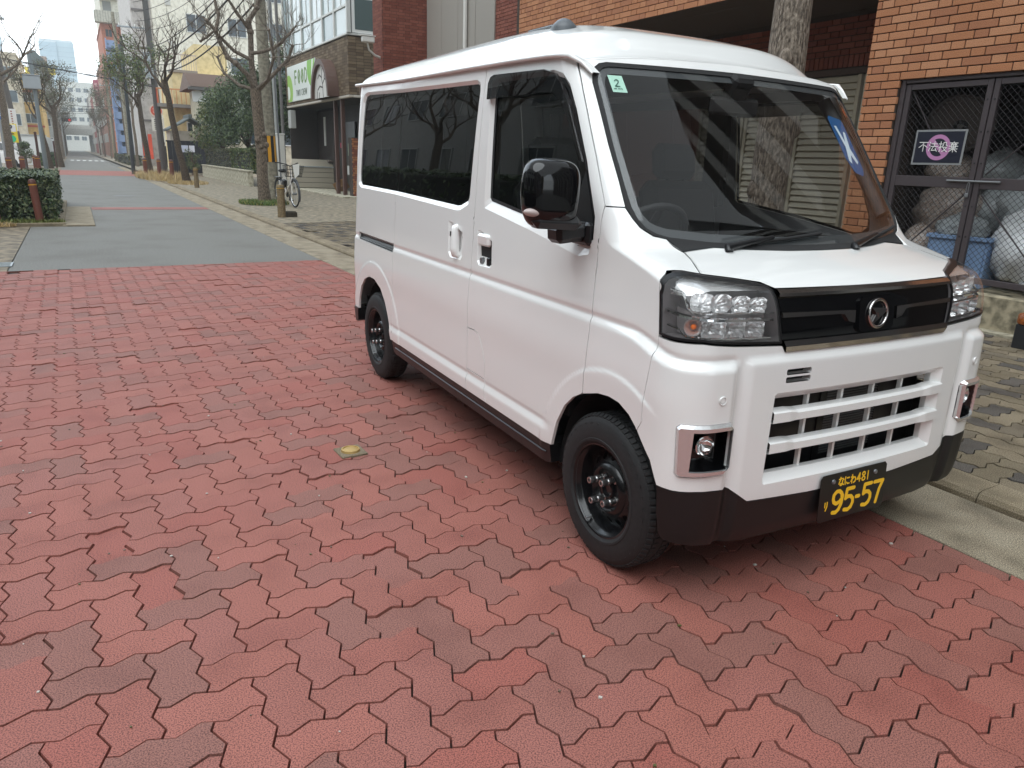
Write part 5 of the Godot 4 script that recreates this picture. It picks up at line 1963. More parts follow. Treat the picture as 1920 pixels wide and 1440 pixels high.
func bag(called: String, label: String, c: Vector3, r: Vector3, m: Material, seed_: int) -> void:
	# a sagging tied plastic bag: lumpy ball with folds running to a knot
	var b := MB.new()
	var K := 18
	var f := FastNoiseLite.new()
	f.seed = seed_
	f.frequency = 1.1
	f.noise_type = FastNoiseLite.TYPE_SIMPLEX_SMOOTH
	var pos := func(i: int, j: int) -> Vector3:
		var th := PI * i / K
		var ph := TAU * posmod(j, K * 2) / (K * 2.0)
		var s := Vector3(sin(th) * cos(ph), cos(th), sin(th) * sin(ph))
		var rr := 1.0 + .20 * f.get_noise_3dv(s * 1.6) + .05 * f.get_noise_3dv(s * 5.0)
		rr += .05 * absf(sin(ph * 9.0 + 3.0 * f.get_noise_3dv(s * 3.0))) * smooth(-.2, .9, s.y)
		var q := s * rr
		if q.y < -.55: q.y = -.55 + (q.y + .55) * .25
		if s.y > .80: q.y += (s.y - .80) * 1.1
		if s.y > .80: q.x *= 1.0 - (s.y - .80) * 3.2; q.z *= 1.0 - (s.y - .80) * 3.2
		return c + q * r
	var nor := func(i: int, j: int) -> Vector3:
		if i == 0: return Vector3.UP
		if i == K: return Vector3.DOWN
		var a: Vector3 = pos.call(mini(i + 1, K), j) - pos.call(maxi(i - 1, 0), j)
		var d: Vector3 = pos.call(i, j + 1) - pos.call(i, j - 1)
		var m2 := a.cross(d).normalized()
		var p: Vector3 = pos.call(i, j)
		return -m2 if m2.dot(p - c) < 0.0 else m2
	for i in K:
		for j in K * 2:
			b.squad(pos.call(i, j), pos.call(i + 1, j), pos.call(i + 1, j + 1), pos.call(i, j + 1), nor.call(i, j), nor.call(i + 1, j), nor.call(i + 1, j + 1), nor.call(i, j + 1))
	single(called, b, m, label, "bag", "rubbish bags in the refuse room")

func refuse(X: float) -> void:
	var crum := ntex("crumple", 0.02, [], 512, 5, FastNoiseLite.TYPE_CELLULAR, 9.0)
	var w := pm(hx("e6e8e9"), 0.18)
	w.normal_enabled = true; w.normal_texture = crum; w.uv1_triplanar = true; w.uv1_world_triplanar = true; w.uv1_scale = Vector3.ONE * 2.4
	var gy := w.duplicate()
	gy.albedo_color = hx("aab0b1")
	var mix := tm("bagmix", ntex("bagmix", 0.02, [[0.0, Color(0.42, 0.36, 0.32)], [0.3, Color(0.62, 0.55, 0.50)], [0.45, Color(0.78, 0.78, 0.78)], [0.6, Color(0.60, 0.46, 0.36)], [0.75, Color(0.90, 0.89, 0.87)], [1.0, Color(0.50, 0.55, 0.60)]], 512, 3, FastNoiseLite.TYPE_CELLULAR), 2.6, hx("ffffff"), 0.35, crum, 1.0)
	bag("rubbish_bag", "large white plastic rubbish bag bulging against the gate without a sign", Vector3(X + .52, .74, -1.36), Vector3(.38, .40, .40), w, 3)
	bag("rubbish_bag", "crumpled white bag lying under the large white bag", Vector3(X + .46, .53, -1.12), Vector3(.34, .20, .34), w, 5)
	bag("rubbish_bag", "grey translucent bag of litter on top of the white bag", Vector3(X + .75, 1.12, -1.55), Vector3(.34, .28, .36), gy, 7)
	bag("rubbish_bag", "grey rubbish bag behind the blue crate", Vector3(X + .95, 1.02, -1.95), Vector3(.36, .30, .34), gy, 9)
	bag("rubbish_bag", "clear bag full of brown bottles and cans behind the sign gate", Vector3(X + .62, 1.02, -2.28), Vector3(.30, .26, .30), mix, 11)
	bag("rubbish_bag", "clear bag of cans piled highest at the gate jamb", Vector3(X + .72, 1.36, -2.38), Vector3(.28, .17, .22), mix, 13)
	bag("rubbish_bag", "dull green grey bag heaped below the navy sign", Vector3(X + .85, 1.38, -2.02), Vector3(.28, .18, .26), gy, 15)
	bag("rubbish_bag", "small pale bag at the back of the room", Vector3(X + 1.1, 1.30, -1.66), Vector3(.26, .2, .26), w, 17)
	bag("rubbish_bag", "thin grey bag slumped over the blue crate", Vector3(X + .42, .88, -2.02), Vector3(.20, .13, .22), gy, 23)
	bag("rubbish_bag", "mixed litter bag low in the gate corner", Vector3(X + .52, .66, -2.36), Vector3(.30, .26, .22), mix, 19)
	# blue crate
	var t := thing("blue_crate", "pale blue plastic crate standing between the bags behind the gate", "crate", Vector3(X + .38, .41, -1.93), .1)
	var bl := pm(hx("86a3c9"), 0.5)
	for s in [-1, 1]:
		slab("side", Vector3(-.20, 0, s * .24 - .01), Vector3(.20, .42, s * .24 + .01), bl, t, .004)
		slab("end", Vector3(s * .20 - .01, 0, -.229), Vector3(s * .20 + .01, .42, .229), bl, t, .004)
		slab("lip", Vector3(-.22, .40, s * .255 - .015), Vector3(.22, .435, s * .255 + .015), bl, t, .004)
	slab("base", Vector3(-.19, 0, -.23), Vector3(.19, .02, .23), bl, t)
	slab("lip", Vector3(-.235, .40, -.239), Vector3(-.205, .435, .239), bl, t, .004)
	# old wheel leaning high in the corner
	t = thing("old_wheel", "dusty spoked bicycle wheel propped high inside the refuse room", "wheel", Vector3(X + .55, 1.80, -2.30))
	t.rotation = Vector3(0, .45, .55)
	var b := MB.new()
	var p := []
	var r := []
	for i in 41:
		var a := TAU * i / 40
		p.append(Vector3(0, cos(a), sin(a)) * .26); r.append(.022)
	b.tube(p, r, 8, false)
	part("tyre", b, pm(hx("6a6460"), 0.9), t)
	for i in 14:
		var a := TAU * i / 14
		b = MB.new()
		b.cyl(Vector3((.02 if i % 2 else -.02), cos(a + .3) * .02, sin(a + .3) * .02), Vector3(0, cos(a), sin(a)) * .245, .003, .003, 5, false)
		part("spoke", b, mats.metal_grey, t)
	b = MB.new()
	b.cyl(Vector3(-.05, 0, 0), Vector3(.05, 0, 0), .025, .025, 12)
	part("hub", b, mats.metal_grey, t)
	b = MB.new()
	b.lathe([Vector2(.235, .004), Vector2(.12, .035), Vector2(.06, .04)], Vector3(0, 0, 0), Vector3(-1, 0, 0), 30)
	part("wheel_cover", b, pm(hx("7d7672"), 0.8), t)
	for q in [[X + 2.3, 1.7, -1.9], [X + 2.3, 1.45, -1.5]]:
		b = MB.new()
		b.box(Vector3(q[0], q[1], q[2]), Vector3(.3, .22, .3), Basis(Vector3.UP, .2), .01)
		b.box(Vector3(q[0] - .16, q[1], q[2]), Vector3(.02, .06, .2), Basis(Vector3.UP, .2))
		single("cardboard_box", b, pm(hx("6a4a34"), 0.9), "brown cardboard box on the far shelf of the refuse room", "box", "boxes at the back of the refuse room")
	slab("shelf", Vector3(X + 2.0, 1.28, -2.6), Vector3(X + 2.5, 1.32, -1.2), pm(hx("4a3a30"), 0.9), get_node("brick_refuse_building"))
	# stool-like post with wooden top and grey drum on the pavement
	t = thing("wooden_topped_post", "short black post with an orange brown wooden cap by the plinth", "post", Vector3(3.98, .09, -.98))
	slab("shaft", Vector3(-.055, 0, -.055), Vector3(.055, .19, .055), mats.matt_black, t, .008)
	b = MB.new()
	b.lathe([Vector2(0, .270), Vector2(.060, .268), Vector2(.068, .258), Vector2(.070, .205), Vector2(.064, .192), Vector2(0, .190)], Vector3.ZERO, Vector3.UP, 24)
	part("cap", b, tm("woodcap", ntex("woodc", 0.03, [[0.0, Color(0.40, 0.19, 0.06)], [1.0, Color(0.70, 0.40, 0.17)]], 256, 4), 4.0, hx("ffffff"), 0.4), t)
	t = thing("metal_drum", "grey ribbed metal drum standing beside the wooden capped post", "drum", Vector3(3.93, .088, -.70))
	b = MB.new()
	b.lathe([Vector2(0, .46), Vector2(.13, .46), Vector2(.135, .45), Vector2(.128, .44), Vector2(.128, .24), Vector2(.133, .23), Vector2(.128, .22), Vector2(.128, .03), Vector2(.136, .02), Vector2(.136, 0)], Vector3.ZERO, Vector3.UP, 28)
	part("drum", b, mats.galv, t)
	b = MB.new()
	b.tube([Vector3(-.06, .46, 0), Vector3(-.05, .49, 0), Vector3(.05, .49, 0), Vector3(.06, .46, 0)], [.006, .006, .006, .006], 6)
	part("handle", b, mats.metal_grey, t)

# ---------------------------------------------------------------- recess with louvres beside the refuse room
func service_recess() -> void:
	var t := thing("service_recess", "shaded brick recess with beige louvred shutters behind the van", "building")
	var X := 5.8
	slab("wall_core", Vector3(X + .004, 2.50, -9.5), Vector3(X + .3, 5.0, -2.955), mats.mortar_dark, t)
	slab("floor", Vector3(4.62, -.02, -9.5), Vector3(X, .093, -2.955), mats.concrete, t)
	brick_wall(t, Vector3(X, 0, 0), Vector3(0, 0, 1), -6.4, -2.96, 2.66, 3.11, .226, .108, .068, .009, .008, ["rbrick0", "rbrick1", "rbrick2"], func(_x, _y): return true, true)
	brick_wall(t, Vector3(X, 0, 0), Vector3(0, 0, 1), -9.4, -6.41, 2.52, 3.11, .226, .108, .068, .009, .008, ["rbrick0", "rbrick1", "rbrick2"], func(_x, _y): return true, false)
	# soldier course
	var sb := MB.new()
	sb.box(Vector3.ZERO, Vector3(.058, .13, .03), Basis(), .003)
	var sm := [sb.mesh(mats.rbrick0), sb.mesh(mats.rbrick1), sb.mesh(mats.rbrick2)]
	for k in 50:
		var o := partm("brick", sm[int(h1(k, 3) * 2.99)], t)
		o.transform = Transform3D(Basis(Vector3(0, 0, 1), Vector3.UP, Vector3(-1, 0, 0)), Vector3(X + .006, 2.586, -6.36 + k * .068))
	# side return wall of the refuse room, and beige units below
	slab("return_wall", Vector3(4.66, 0, -3.05), Vector3(X + .3, 3.1, -2.96), mats.rbrick1, t)
	var be := pm(hx("b3ac98"), 0.6)
	var be2 := pm(hx("a59d88"), 0.6)
	slab("lintel", Vector3(X - .05, 2.44, -9.4), Vector3(X + .3, 2.50, -3.06), pm(hx("4a3a33"), 0.8), t)
	for k in 2:
		var d := slab("cabinet_door", Vector3(X - .03, .12, -4.02 + k * .48), Vector3(X + .02, 2.43, -3.56 + k * .48), be, t, .006)
		slab("handle", Vector3(X - .055, 1.15, -3.60 + k * .48 - (.36 if k == 1 else 0.0)), Vector3(X - .031, 1.27, -3.58 + k * .48 - (.36 if k == 1 else 0.0)), mats.metal_grey, d)
	slab("hazard_sticker", Vector3(X - .0335, 1.86, -3.94), Vector3(X - .031, 1.95, -3.84), pm(hx("d8b92a"), 0.6), t)
	# louvre panels, each slat a piece
	for pnl in 3:
		var z1 := -4.06 - pnl * .86
		var z0 := z1 - .83
		var n := Node3D.new()
		n.name = "louvre_panel"
		t.add_child(n, true)
		slab("stile", Vector3(X - .03, .12, z0), Vector3(X + .03, 2.43, z0 + .045), be2, n)
		slab("stile", Vector3(X - .03, .12, z1 - .045), Vector3(X + .03, 2.43, z1), be2, n)
		slab("back", Vector3(X + .04, .12, z0), Vector3(X + .06, 2.43, z1), pm(hx("6d675a"), 0.9), n)
		var sl := MB.new()
		sl.box(Vector3.ZERO, Vector3(.012, .085, .738), Basis(Vector3(0, 0, 1), -.5), .002)
		var slm := sl.mesh(be)
		for k in 30:
			var o := partm("slat", slm, n)
			o.position = Vector3(X, .17 + k * .0765, (z0 + z1) * .5)
	slab("end_wall", Vector3(X - .02, .09, -9.4), Vector3(X + .3, 2.44, -6.60), mats.rbrick1, t)
	# trunk of the street tree behind the van
	var b := MB.new()
	b.tube([Vector3(2.12, .03, -2.02), Vector3(2.10, .35, -2.00), Vector3(2.10, 1.2, -1.99), Vector3(2.13, 1.9, -2.0), Vector3(2.16, 2.6, -2.03), Vector3(2.17, 3.6, -2.06), Vector3(2.10, 4.6, -2.02)], [.165, .135, .125, .13, .118, .11, .10], 18)
	for q in [[1.62, .6, .045], [2.05, 2.4, .05], [1.2, 3.4, .04], [2.5, .2, .03]]:
		b.ball(Vector3(2.12 + cos(q[1]) * .115, q[0], -2.0 + sin(q[1]) * .115), Vector3(.05, .07, .05), 8)
	var tr := thing("street_tree", "thick bare street tree trunk standing on the pavement behind the van", "tree")
	part("trunk", b, mats.bark_pale, tr)
	b = MB.new()
	for q in [[1.3, 1.4, -1.0], [3.0, 1.6, -1.7], [2.4, 1.8, -3.2], [1.5, 1.5, -2.9], [2.1, 2.2, -2.0]]:
		branch(b, Vector3(2.10, 4.5, -2.02), Vector3(q[0] - 2.1, q[1], q[2] + 2.0).normalized(), .075, .9, 3)
	part("crown", b, mats.bark, tr)

# ---------------------------------------------------------------- brick block further on
func brick_building() -> void:
	var t := thing("brick_block", "dark red brick building with projecting pier and beige shutters behind the van roof", "building")
	var rk := ["rbrick0", "rbrick1", "rbrick2"]
	var yes := func(_x, _y): return true
	slab("wall_core", Vector3(6.004, 0, -17.0), Vector3(14, 9.0, -9.51), mats.mortar_mid, t)
	slab("pier_core", Vector3(4.80, 0, -17.6), Vector3(6.003, 9.0, -16.92), mats.mortar_mid, t)
	brick_wall(t, Vector3(4.796, 0, 0), Vector3(0, 0, 1), -17.59, -16.93, 2.0, 6.4, .226, .108, .068, .009, .008, rk, yes, false)
	brick_wall(t, Vector3(0, 0, -16.916), Vector3(1, 0, 0), 4.80, 6.0, 2.0, 6.4, .226, .108, .068, .009, .008, rk, yes, false)
	brick_wall(t, Vector3(6.0, 0, 0), Vector3(0, 0, 1), -13.30, -12.20, 2.0, 6.0, .226, .108, .068, .009, .008, rk, yes, false)
	brick_wall(t, Vector3(6.0, 0, 0), Vector3(0, 0, 1), -10.50, -9.55, 2.0, 6.0, .226, .108, .068, .009, .008, rk, yes, false)
	var sh := pm(hx("9a948c"), 0.7)
	for k in 4: slab("shutter_panel", Vector3(5.96, .1, -16.88 + k * .90), Vector3(5.998, 6.4, -16.00 + k * .90), sh, t, .006)
	slab("drain_pipe", Vector3(5.86, .1, -14.62), Vector3(5.94, 6.4, -14.54), pm(hx("d8d5cf"), 0.5), t, .02)
	slab("window_post", Vector3(5.90, .1, -12.19), Vector3(5.999, 6.4, -11.95), pm(hx("24211f"), 0.5), t)
	slab("window_pane", Vector3(5.95, .1, -11.94), Vector3(5.998, 6.4, -10.80), pm(hx("7f7b76"), 0.25), t)
	slab("window_bar", Vector3(5.93, .1, -11.45), Vector3(5.949, 6.4, -11.40), pm(hx("2c2826"), 0.5), t)
	slab("window_post", Vector3(5.90, .1, -10.79), Vector3(5.999, 6.4, -10.52), pm(hx("24211f"), 0.5), t)
	# security camera on the pier
	var c := thing("security_camera", "white security camera on an arm at the brick pier corner", "camera", Vector3(4.66, 4.02, -17.1))
	slab("body", Vector3(-.34, .02, -.06), Vector3(-.02, .16, .06), pm(hx("d9d7d2"), 0.5), c, .02)
	slab("hood", Vector3(-.38, .165, -.07), Vector3(0, .18, .07), pm(hx("e2e0db"), 0.5), c)
	var b := MB.new()
	b.tube([Vector3(-.2, .03, 0), Vector3(-.16, -.14, 0), Vector3(.0, -.26, 0), Vector3(.15, -.30, 0)], [.025, .025, .03, .03], 8)
	part("arm", b, pm(hx("b9b6b0"), 0.5), c)

# ---------------------------------------------------------------- shop with the green and white sign
func food_shop() -> void:
	var t := thing("corner_shop", "brown tiled shop building with glazed upper floor and dark recessed entrance", "building")
	var X := 5.3
	var z0 := -28.9
	var z1 := -21.2
	var bk := ["bbrick0", "bbrick1", "bbrick2"]
	var yes := func(_x, _y): return true
	slab("band_core", Vector3(X + .004, 3.12, z0), Vector3(13, 4.78, z1 - .01), mats.mortar_dark, t)
	brick_wall(t, Vector3(X, 0, 0), Vector3(0, 0, 1), z0, z1, 3.14, 4.78, .226, .226, .085, .012, .010, bk, yes, false)
	brick_wall(t, Vector3(0, 0, z1 - .006), Vector3(1, 0, 0), X + .004, 9.0, 3.14, 4.78, .226, .226, .085, .012, .010, bk, yes, false)
	slab("soffit_trim", Vector3(X - .03, 3.05, z0), Vector3(X + .10, 3.119, z1 + .03), pm(hx("b9b0a4"), 0.7), t, .01)
	slab("soffit", Vector3(X + .101, 3.06, z0), Vector3(13, 3.118, z1 - .01), pm(hx("2b2523"), 0.8), t)
	slab("soffit_trim", Vector3(X + .101, 3.05, z1 - .009), Vector3(9, 3.119, z1 + .05), pm(hx("c2bbb0"), 0.7), t, .01)
	# upper floor: curtain wall, each pane and mullion a piece
	var fr := pm(hx("c9c9c4"), 0.5)
	slab("upper_core", Vector3(X + .30, 4.80, z0), Vector3(13, 9.5, z1 - .22), pm(hx("8f979a"), 0.8), t)
	slab("upper_sill", Vector3(X - .05, 4.781, z0), Vector3(X + .30, 4.84, z1 + .02), fr, t, .008)
	slab("upper_sill", Vector3(X + .301, 4.781, z1 - .2), Vector3(9, 4.84, z1 + .06), fr, t, .008)
	var gm := [glass(hx("a9b8b8"), 0.75), glass(hx("8fa0a2"), 0.75), glass(hx("c2cccb"), 0.8)]
	for m in gm: m.roughness = 0.06
	var cols := 6
	var dz := (z1 - z0) / cols
	for r in 3:
		var ya := [4.86, 5.62, 7.35][r] as float
		var yb := [5.56, 7.28, 9.0][r] as float
		for k in cols:
			var za := z0 + k * dz + .05
			var w := slab("window", Vector3(X + .02, ya, za), Vector3(X + .05, yb, za + dz - .10), gm[int(h1(r, k, 4) * 2.99)], t)
			if r > 0: slab("glazing_bar", Vector3(X + .005, ya, za + dz * .45), Vector3(X + .019, yb, za + dz * .45 + .05), fr, w)
		slab("transom", Vector3(X - .02, yb + .001, z0), Vector3(X + .08, yb + .06, z1), fr, t)
	for k in cols + 1: slab("mullion", Vector3(X - .03, 4.841, z0 + k * dz - .048), Vector3(X + .09, 9.2, z0 + k * dz + .048), fr, t, .006)
	for k in 2:
		var xa := X + .14 + k * 1.0
		var w := slab("window_frame", Vector3(xa, 4.86, z1 - .06), Vector3(xa + .92, 6.9, z1 - .0), pm(hx("e2e2de"), 0.5), t)
		for r in 2: slab("pane", Vector3(xa + .09, 4.95 + r * .92, z1 + .001), Vector3(xa + .83, 5.78 + r * .92, z1 + .006), pm(hx("5d6a69"), 0.1), w)
	# entrance: dark back wall, panels, posts
	var dk := pm(hx("2a2522"), 0.6)
	slab("back_wall", Vector3(6.5, 0, z0), Vector3(6.6, 3.06, z1 + .0), dk, t)
	slab("side_panel", Vector3(X + .05, 0, z0), Vector3(6.49, 3.05, z0 + .12), pm(hx("3a3330"), 0.6), t)
	slab("dark_panel", Vector3(6.40, .1, -28.7), Vector3(6.49, 2.95, -26.6), pm(hx("37302d"), 0.5), t)
	slab("entrance_floor", Vector3(X - .3, .02, z0), Vector3(6.5, .12, z1), mats.concrete_light, t, .01)
	slab("door_leaf", Vector3(6.42, .13, -25.2), Vector3(6.49, 2.5, -24.2), pm(hx("1c1a19"), 0.3), t)
	slab("light_strip", Vector3(6.36, 1.70, -27.75), Vector3(6.39, 2.75, -27.55), pm(hx("dcdcd8"), 0.5), t)
	slab("red_notice", Vector3(6.40, 1.62, -25.85), Vector3(6.415, 1.80, -25.65), pm(hx("b0455a"), 0.6), t)
	slab("white_notice", Vector3(6.10, .72, -24.15), Vector3(6.115, 1.02, -23.75), pm(hx("c5c6c2"), 0.6), t)
	slab("green_notice", Vector3(5.95, 1.35, -23.55), Vector3(5.965, 1.75, -23.25), pm(hx("8f9c86"), 0.6), t)
	slab("shelf_ledge", Vector3(6.25, 1.10, -28.2), Vector3(6.399, 1.16, -26.9), pm(hx("6e625a"), 0.6), t)
	for q in [[5.42, -23.05], [5.40, -22.25]]: slab("post", Vector3(q[0] - .06, .10, q[1] - .06), Vector3(q[0] + .06, 3.05, q[1] + .06), pm(hx("5b423a"), 0.55), t, .01)
	slab("low_wall_core", Vector3(5.46, .1, -21.95), Vector3(6.5, 1.9, -21.60), mats.mortar_mid, t)
	brick_wall(t, Vector3(0, 0, -21.598), Vector3(1, 0, 0), 5.46, 6.5, .12, 1.92, .226, .108, .068, .009, .006, ["brick1", "rbrick2"], yes, false)
	# meter box and pipes on the corner
	slab("meter_box", Vector3(5.20, 2.30, -28.5), Vector3(5.40, 2.95, -28.1), pm(hx("a9aaa6"), 0.5), t, .01)
	var b := MB.new()
	b.cyl(Vector3(5.12, .1, -29.1), Vector3(5.12, 9, -29.1), .06, .06, 12)
	part("drain_pipe", b, pm(hx("6b6865"), 0.6), t)
	b = MB.new()
	b.cyl(Vector3(5.0, .1, -29.6), Vector3(5.0, 9, -29.6), .08, .08, 12)
	part("drain_pipe", b, pm(hx("9a9c9a"), 0.6), t)
	# the sign
	var s := thing("shop_sign", "white and green shop sign reading FOOD TWO CREW on the tiled wall", "sign", Vector3(X - .03, 3.85, -26.55))
	var u := Vector3(0, 0, 1)
	slab("board", Vector3(-.03, -.62, -1.90), Vector3(.02, .62, 1.90), pm(hx("dfe4de"), 0.4), s, .01)
	var gr := pm(hx("7fbb3c"), 0.45)
	var gr2 := pm(hx("9cc65a"), 0.45)
	b = MB.new()
	var rect := PackedVector2Array([Vector2(-1.89, -.61), Vector2(1.89, -.61), Vector2(1.89, .61), Vector2(-1.89, .61)])
	for pp in Geometry2D.intersect_polygons(circle(Vector2(1.55, .35), .62, 40), rect): b.plate(pp, Vector3(-.033, 0, 0), u, Vector3.UP, .002)
	part("green_shape", b, gr, s)
	b = MB.new()
	b.plate(PackedVector2Array([Vector2(1.42, -.02), Vector2(1.50, -.06), Vector2(1.74, .60), Vector2(1.58, .60)]), Vector3(-.036, 0, 0), u, Vector3.UP, .002)
	part("white_stroke", b, pm(hx("e8ece4"), 0.4), s)
	b = MB.new()
	for pp in Geometry2D.intersect_polygons(circle(Vector2(-1.70, -.22), .55, 40), rect): b.plate(pp, Vector3(-.033, 0, 0), u, Vector3.UP, .002)
	part("green_shape", b, gr2, s)
	b = MB.new()
	for pp in Geometry2D.intersect_polygons(circle(Vector2(-1.78, -.30), .24, 30), rect): b.plate(pp, Vector3(-.036, 0, 0), u, Vector3.UP, .002)
	part("white_stroke", b, pm(hx("e8ece4"), 0.4), s)
	b = MB.new()
	var FO := {"F": [[[0, 0], [0, 1], [.62, 1]], [[0, .52], [.5, .52]]], "O": [[[.35, 1], [.08, .8], [0, .5], [.08, .2], [.35, 0]], [[.35, 0], [.62, .2], [.7, .5], [.62, .8], [.35, 1]], [[.12, .1], [.58, .9]]], "D": [[[0, 0], [0, 1], [.35, 1], [.62, .8]], [[.62, .8], [.7, .5], [.62, .2], [.35, 0], [0, 0]]]}
	var i := 0
	for c in ["F", "O", "O", "D"]:
		var ls := []
		for l in FO[c]:
			var q := []
			for e in l: q.append([-.78 + i * .46 + e[0] * .38, -.03 + e[1] * .42])
			ls.append(q)
		strokes(b, ls, Vector3(-.034, 0, 0), u, Vector3.UP, .085, .002)
		i += 1
	part("word_food", b, pm(hx("6f8f4a"), 0.5), s)
	var bas := Basis(Vector3(0, 0, 1), Vector3.UP, Vector3(-1, 0, 0))
	text("word_two_crew", "TWO CREW", .30, .004, pm(hx("6d7768"), 0.5), s, Vector3(-.036, -.36, .08), bas)
	# arched canopy
	var a := thing("arched_canopy", "brown arched entrance canopy with a white tree picture panel", "canopy", Vector3(X - .02, 3.12, -23.15))
	b = MB.new()
	var k := 24
	for j in k:
		var t0 := PI * j / k
		var t1 := PI * (j + 1) / k
		var f := func(tt: float, r: float, x: float) -> Vector3: return Vector3(x, sin(tt) * r * 1.15, cos(tt) * r)
		b.quad(f.call(t0, 1.0, -.36), f.call(t1, 1.0, -.36), f.call(t1, 1.0, 0), f.call(t0, 1.0, 0))
		b.quad(f.call(t0, .86, -.36), f.call(t1, .86, -.36), f.call(t1, 1.0, -.36), f.call(t0, 1.0, -.36))
		b.quad(f.call(t0, .86, 0), f.call(t1, .86, 0), f.call(t1, .86, -.36), f.call(t0, .86, -.36))
	part("arch", b, pm(hx("5d463d"), 0.5), a)
	b = MB.new()
	var pts := PackedVector2Array()
	for j in k + 1: pts.append(Vector2(cos(PI * j / k) * .85, sin(PI * j / k) * .98))
	b.plate(pts, Vector3(-.26, 0, 0), u, Vector3.UP, .01)
	var pn := part("picture_panel", b, pm(hx("cfccc6"), 0.5), a)
	b = MB.new()
	strokes(b, [[[.15, .0], [.12, .35], [.02, .6], [.1, .85]], [[.1, .4], [.35, .55], [.5, .5]], [[.05, .6], [-.25, .7], [-.4, .6]], [[.12, .3], [-.2, .35], [-.45, .25]], [[-.55, .0], [-.5, .2]], [[-.3, .0], [-.28, .15]], [[.3, .54], [.35, .75]]], Vector3(-.262, 0, 0), u, Vector3.UP, .05, .004)
	part("tree_picture", b, pm(hx("4a423c"), 0.6), pn)
	# metal storage bin
	var m := thing("storage_bin", "beige ribbed metal storage bin with sloping lid beside the shop entrance", "bin", Vector3(5.85, .10, -27.3), -.30)
	var bm := pm(hx("938c7d"), 0.5, 0.2)
	var pr := PackedVector2Array([Vector2(0, 0), Vector2(.72, 0), Vector2(.66, .82), Vector2(.34, 1.06), Vector2(0, 1.06)])
	b = MB.new()
	b.plate(pr, Vector3(-.86, 0, -.36), Vector3(0, 0, 1), Vector3.UP, .03)
	part("end_panel", b, bm, m)
	b = MB.new()
	b.plate(pr, Vector3(.89, 0, -.36), Vector3(0, 0, 1), Vector3.UP, .03)
	part("end_panel", b, bm, m)
	for r in 4:
		b = MB.new()
		var ya := .04 + r * .19
		b.box(Vector3(.0, ya + .09, .345 - (ya + .09) * .073), Vector3(1.71, .178, .02), Basis(Vector3(1, 0, 0), -.073), .008)
		part("front_panel", b, bm, m)
	b = MB.new()
	b.box(Vector3(0, .945, .145), Vector3(1.74, .02, .42), Basis(Vector3(1, 0, 0), .645), .006)
	part("lid", b, bm, m)
	slab("lid_handle", Vector3(-.86, .79, .29), Vector3(.86, .83, .33), mats.galv, m)
	slab("top", Vector3(-.86, 1.05, -.36), Vector3(.86, 1.07, -.02), bm, m)
	# cardboard by the door
	b = MB.new()
	b.box(Vector3(6.0, .32, -24.6), Vector3(.5, .38, .06), Basis(Vector3(0, 0, 1), .5), .004)
	b.box(Vector3(6.0, .32, -24.52), Vector3(.42, .02, .08), Basis(Vector3(0, 0, 1), .5))
	single("cardboard_sheet", b, pm(hx("8a6a48"), 0.9), "brown cardboard sheet leaning in the dark shop entrance", "cardboard")
	# white gate post by the garden
	var gp := thing("white_post", "white concrete gate post between the garden and the shop", "post", Vector3(4.95, .1, -28.9))
	slab("shaft", Vector3(-.13, 0, -.13), Vector3(.13, 1.95, .13), pm(hx("cfcdc6"), 0.7), gp, .01)
	slab("cap", Vector3(-.15, 1.951, -.15), Vector3(.15, 2.0, .15), pm(hx("d6d4cd"), 0.7), gp, .01)

# ---------------------------------------------------------------- vegetation
func branch(b: MB, p: Vector3, d: Vector3, r: float, l: float, depth: int) -> Array:
	# crooked limb with a knob at its end and shoots; returns the tips
	var path := [p]
	var rad := [r]
	var q := p
	var dir := d
	var n := 5
	for i in n:
		dir = (dir + Vector3(rng.randf_range(-.32, .32), rng.randf_range(-.12, .25), rng.randf_range(-.32, .32))).normalized()
		q += dir * (l / n)
		path.append(q); rad.append(lerpf(r, r * .62, float(i + 1) / n))
	b.tube(path, rad, 7 if r > .03 else 5)
	var tips := [q]
	if depth == 0:
		for i in 3:
			var sd := (dir + Vector3(rng.randf_range(-.9, .9), rng.randf_range(0, .9), rng.randf_range(-.9, .9))).normalized()
			var st: Vector3 = path[2 + i]
			b.cyl(st, st + sd * l * rng.randf_range(.5, 1.0), maxf(r * .35, .004), .002, 3, false)
	if depth > 0:
		if depth < 3: b.ball(q, Vector3.ONE * r * 1.05, 4)
		var k := rng.randi_range(2, 3)
		for i in k:
			var a := TAU * (i + rng.randf() * .6) / k
			var side := Vector3(cos(a), rng.randf_range(.1, .8), sin(a)).normalized()
			tips.append_array(branch(b, q, (dir * .8 + side * .75).normalized(), r * .54, l * rng.randf_range(.6, .85), depth - 1))
		if depth >= 2:
			var m: Vector3 = path[3]
			tips.append_array(branch(b, m, (dir * .4 + Vector3(rng.randf_range(-1, 1), .5, rng.randf_range(-1, 1))).normalized(), r * .4, l * .5, depth - 2))
	return tips

func leaf_mat(key: String) -> StandardMaterial3D:
	if mats.has(key): return mats[key]
	var m := pm(Color(1, 1, 1), 0.5)
	m.vertex_color_use_as_albedo = true
	m.backlight_enabled = true
	m.backlight = Color(0.25, 0.3, 0.1)
	mats[key] = m
	return m

func leaf(b: MB, p: Vector3, n: Vector3, size: float) -> void:
	var u := n.cross(Vector3(rng.randf_range(-1, 1), rng.randf_range(-1, 1), rng.randf_range(-1, 1))).normalized() * size
	var w := n.cross(u).normalized() * size * .42
	var m := n * size * .12
	b.tri(p - u * .5, p + w * .6 - m, p + u * .5)
	b.tri(p - u * .5, p + u * .5, p - w * .6 - m)

